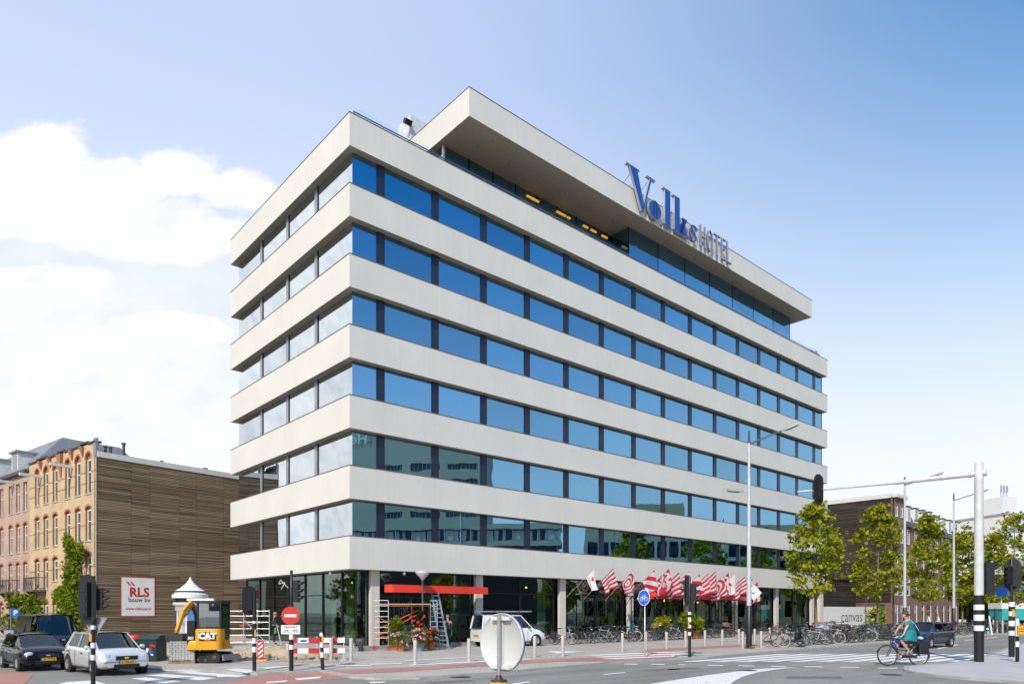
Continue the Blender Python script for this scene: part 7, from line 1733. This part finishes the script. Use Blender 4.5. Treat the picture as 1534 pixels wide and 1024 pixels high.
potplant('grey pot with pale green leaves and pink flowers below the small lamp', atZ(629, 34.9, PZ), .24, .40, 1.15, .42, leafB, pinkf, 14, 53, M('grey_pot', (.22, .25, .30), .5), 500)
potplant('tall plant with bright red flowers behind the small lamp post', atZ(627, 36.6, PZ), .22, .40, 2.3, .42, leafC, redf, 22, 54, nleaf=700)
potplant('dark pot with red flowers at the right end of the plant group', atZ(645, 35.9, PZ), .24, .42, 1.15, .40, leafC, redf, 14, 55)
potplant('bushy green plant in a tall orange pot under the second canopy', hp(25.3, -2.4, PZ), .34, .7, 1.95, .62, leafB, None, 0, 56, M('orange_pot', (.50, .11, .03), .7), 900, .16)
potplant('green plant in a second orange pot right of the first under the canopy', hp(26.5, -2.3, PZ), .34, .6, 1.5, .55, leafA, None, 0, 57, MATS['orange_pot'], 700, .16)
potplant('light green shrub behind the bicycle sign under the canopy', hp(23.3, -1.6, PZ), .3, .5, 1.7, .7, leafA, None, 0, 58, dgrey, 900, .16)
potplant('white blossom in a glass jar near the hotel corner, beside the low bin', hp(.05, -.35, .22), .10, .2, .8, .12, leafB, None, 0, 59, offwhite, 120, .08)
# people-sized extras: parked motorcycle beyond the silver car
mc = thing('motorcycle', 'dark motorcycle with red tank behind the silver car', 'motorcycle', atZ(200, 31, PZ), R(25)); m_ = MB()
for x in (-.65, .65): m_.torus((x,0,.3), .26, .06, 18, 6, rx)
m_.build('tyres', blackrub, mc); m_ = MB(); m_.sphere((.05,0,.8), .22, 10, 6, 0, (1.3,.7,.7)); m_.build('tank', red, mc)
m_ = MB(); m_.obox((0,0,.5), .5, .28, .35); m_.bar((.65,0,.3), (.38,0,.98), .06); m_.bar((-.65,0,.3), (-.1,0,.4), .06); m_.obox((-.4,0,.78), .6, .24, .1); m_.bar((.36,-.32,1.02), (.36,.32,1.02), .03); m_.sphere((.45,0,.9), .1, 8, 6); m_.build('engine', dgrey, mc)
# fence and hedge at the far side of the side street
t = thing('fence', 'dark wire fence with posts in front of the bushes at the far right', 'fence', at(1448, 945.5, PZ), R(10)); m_ = MB()
for i in range(12): m_.bar((i*1.6, 0, 0), (i*1.6, 0, 2.3), .06)
for z in (.3, 1.2, 2.2): m_.bar((0,0,z), (17.6,0,z), .03)
for i in range(88): m_.bar((i*.2, .01, .1), (i*.2, .01, 2.2), .012)
m_.build('frame', navy2, t)
t = thing('market_awning', 'blue and turquoise stall awning at the right picture edge', 'awning', atZ(1520, 70, 0), R(5)); m_ = MB(); m_.box(-.8, 4, -.05, 1.5, 3.5, 4.6, 0); m_.box(-1.5, 4, -.2, 1.5, 1.2, 2.3, 1); m_.box(-1.6, 4, -.25, 1.5, 2.3, 2.9, 2)
for x in (-1.4, 1.5): m_.bar((x,0,0), (x,0,3.5), .08, mat=2)
m_.build('stall', [blue, M('turquoise', (.05, .42, .42), .5), white], t)
# small fallen leaves and litter on the ground
q = random.Random(77); m_ = MB()
for i in range(90):
    zz = PZ+.018 if i % 2 else .016; p = at(q.uniform(560, 900), q.uniform(978, 986), zz) if i % 2 else at(q.uniform(640, 1300), q.uniform(1008, 1024), zz); e = q.uniform(.025, .05)
    m_.add([(p.x-e, p.y, zz), (p.x, p.y-e*.6, zz+.005), (p.x+e, p.y, zz), (p.x, p.y+e*.6, zz+.015)], [(0,1,2,3)])
m_.build('fallen_leaves', M('fallen_leaf', (.30, .18, .05), .8, var=.4, scale=1))['kind'] = 'stuff'
bpy.data.objects['fallen_leaves']['label'] = 'scattered brown fallen leaves on road and pavement'
bpy.data.objects['fallen_leaves']['category'] = 'leaves'
# tufts of grass at the pole foot
m_ = MB(); p = hp(16.87, -12.1, PZ)
for i in range(60): a = q.uniform(0, 6.28); r0 = q.uniform(.1, .3); b = Vector((r0*math.cos(a), r0*math.sin(a), 0)); m_.add([b, b+Vector((.03,0,0)), b*1.3+Vector((0,0,q.uniform(.1,.25)))], [(0,1,2)])
o = m_.build('grass_tuft', leafB, None, p); tag(o, 'small grass tuft at the foot of the first tall lamp post', 'grass', kind='stuff')
scn.cycles.max_bounces = 8; scn.cycles.transparent_max_bounces = 24; scn.cycles.caustics_reflective = False; scn.cycles.caustics_refractive = False
for i, (x, y, H_) in enumerate(((-36, 39.5, 9), (-44, 46, 9.5), (-52, 52, 9))):
    tree('street_tree', 'street tree in the left side street seen only as a reflection, %s' % ('nearest', 'middle one', 'furthest')[i], (x, y, 0), H_, 2.6, 2.4, 60+i, leafA, .45, 70, 24, 'mirrored side street trees', .12)
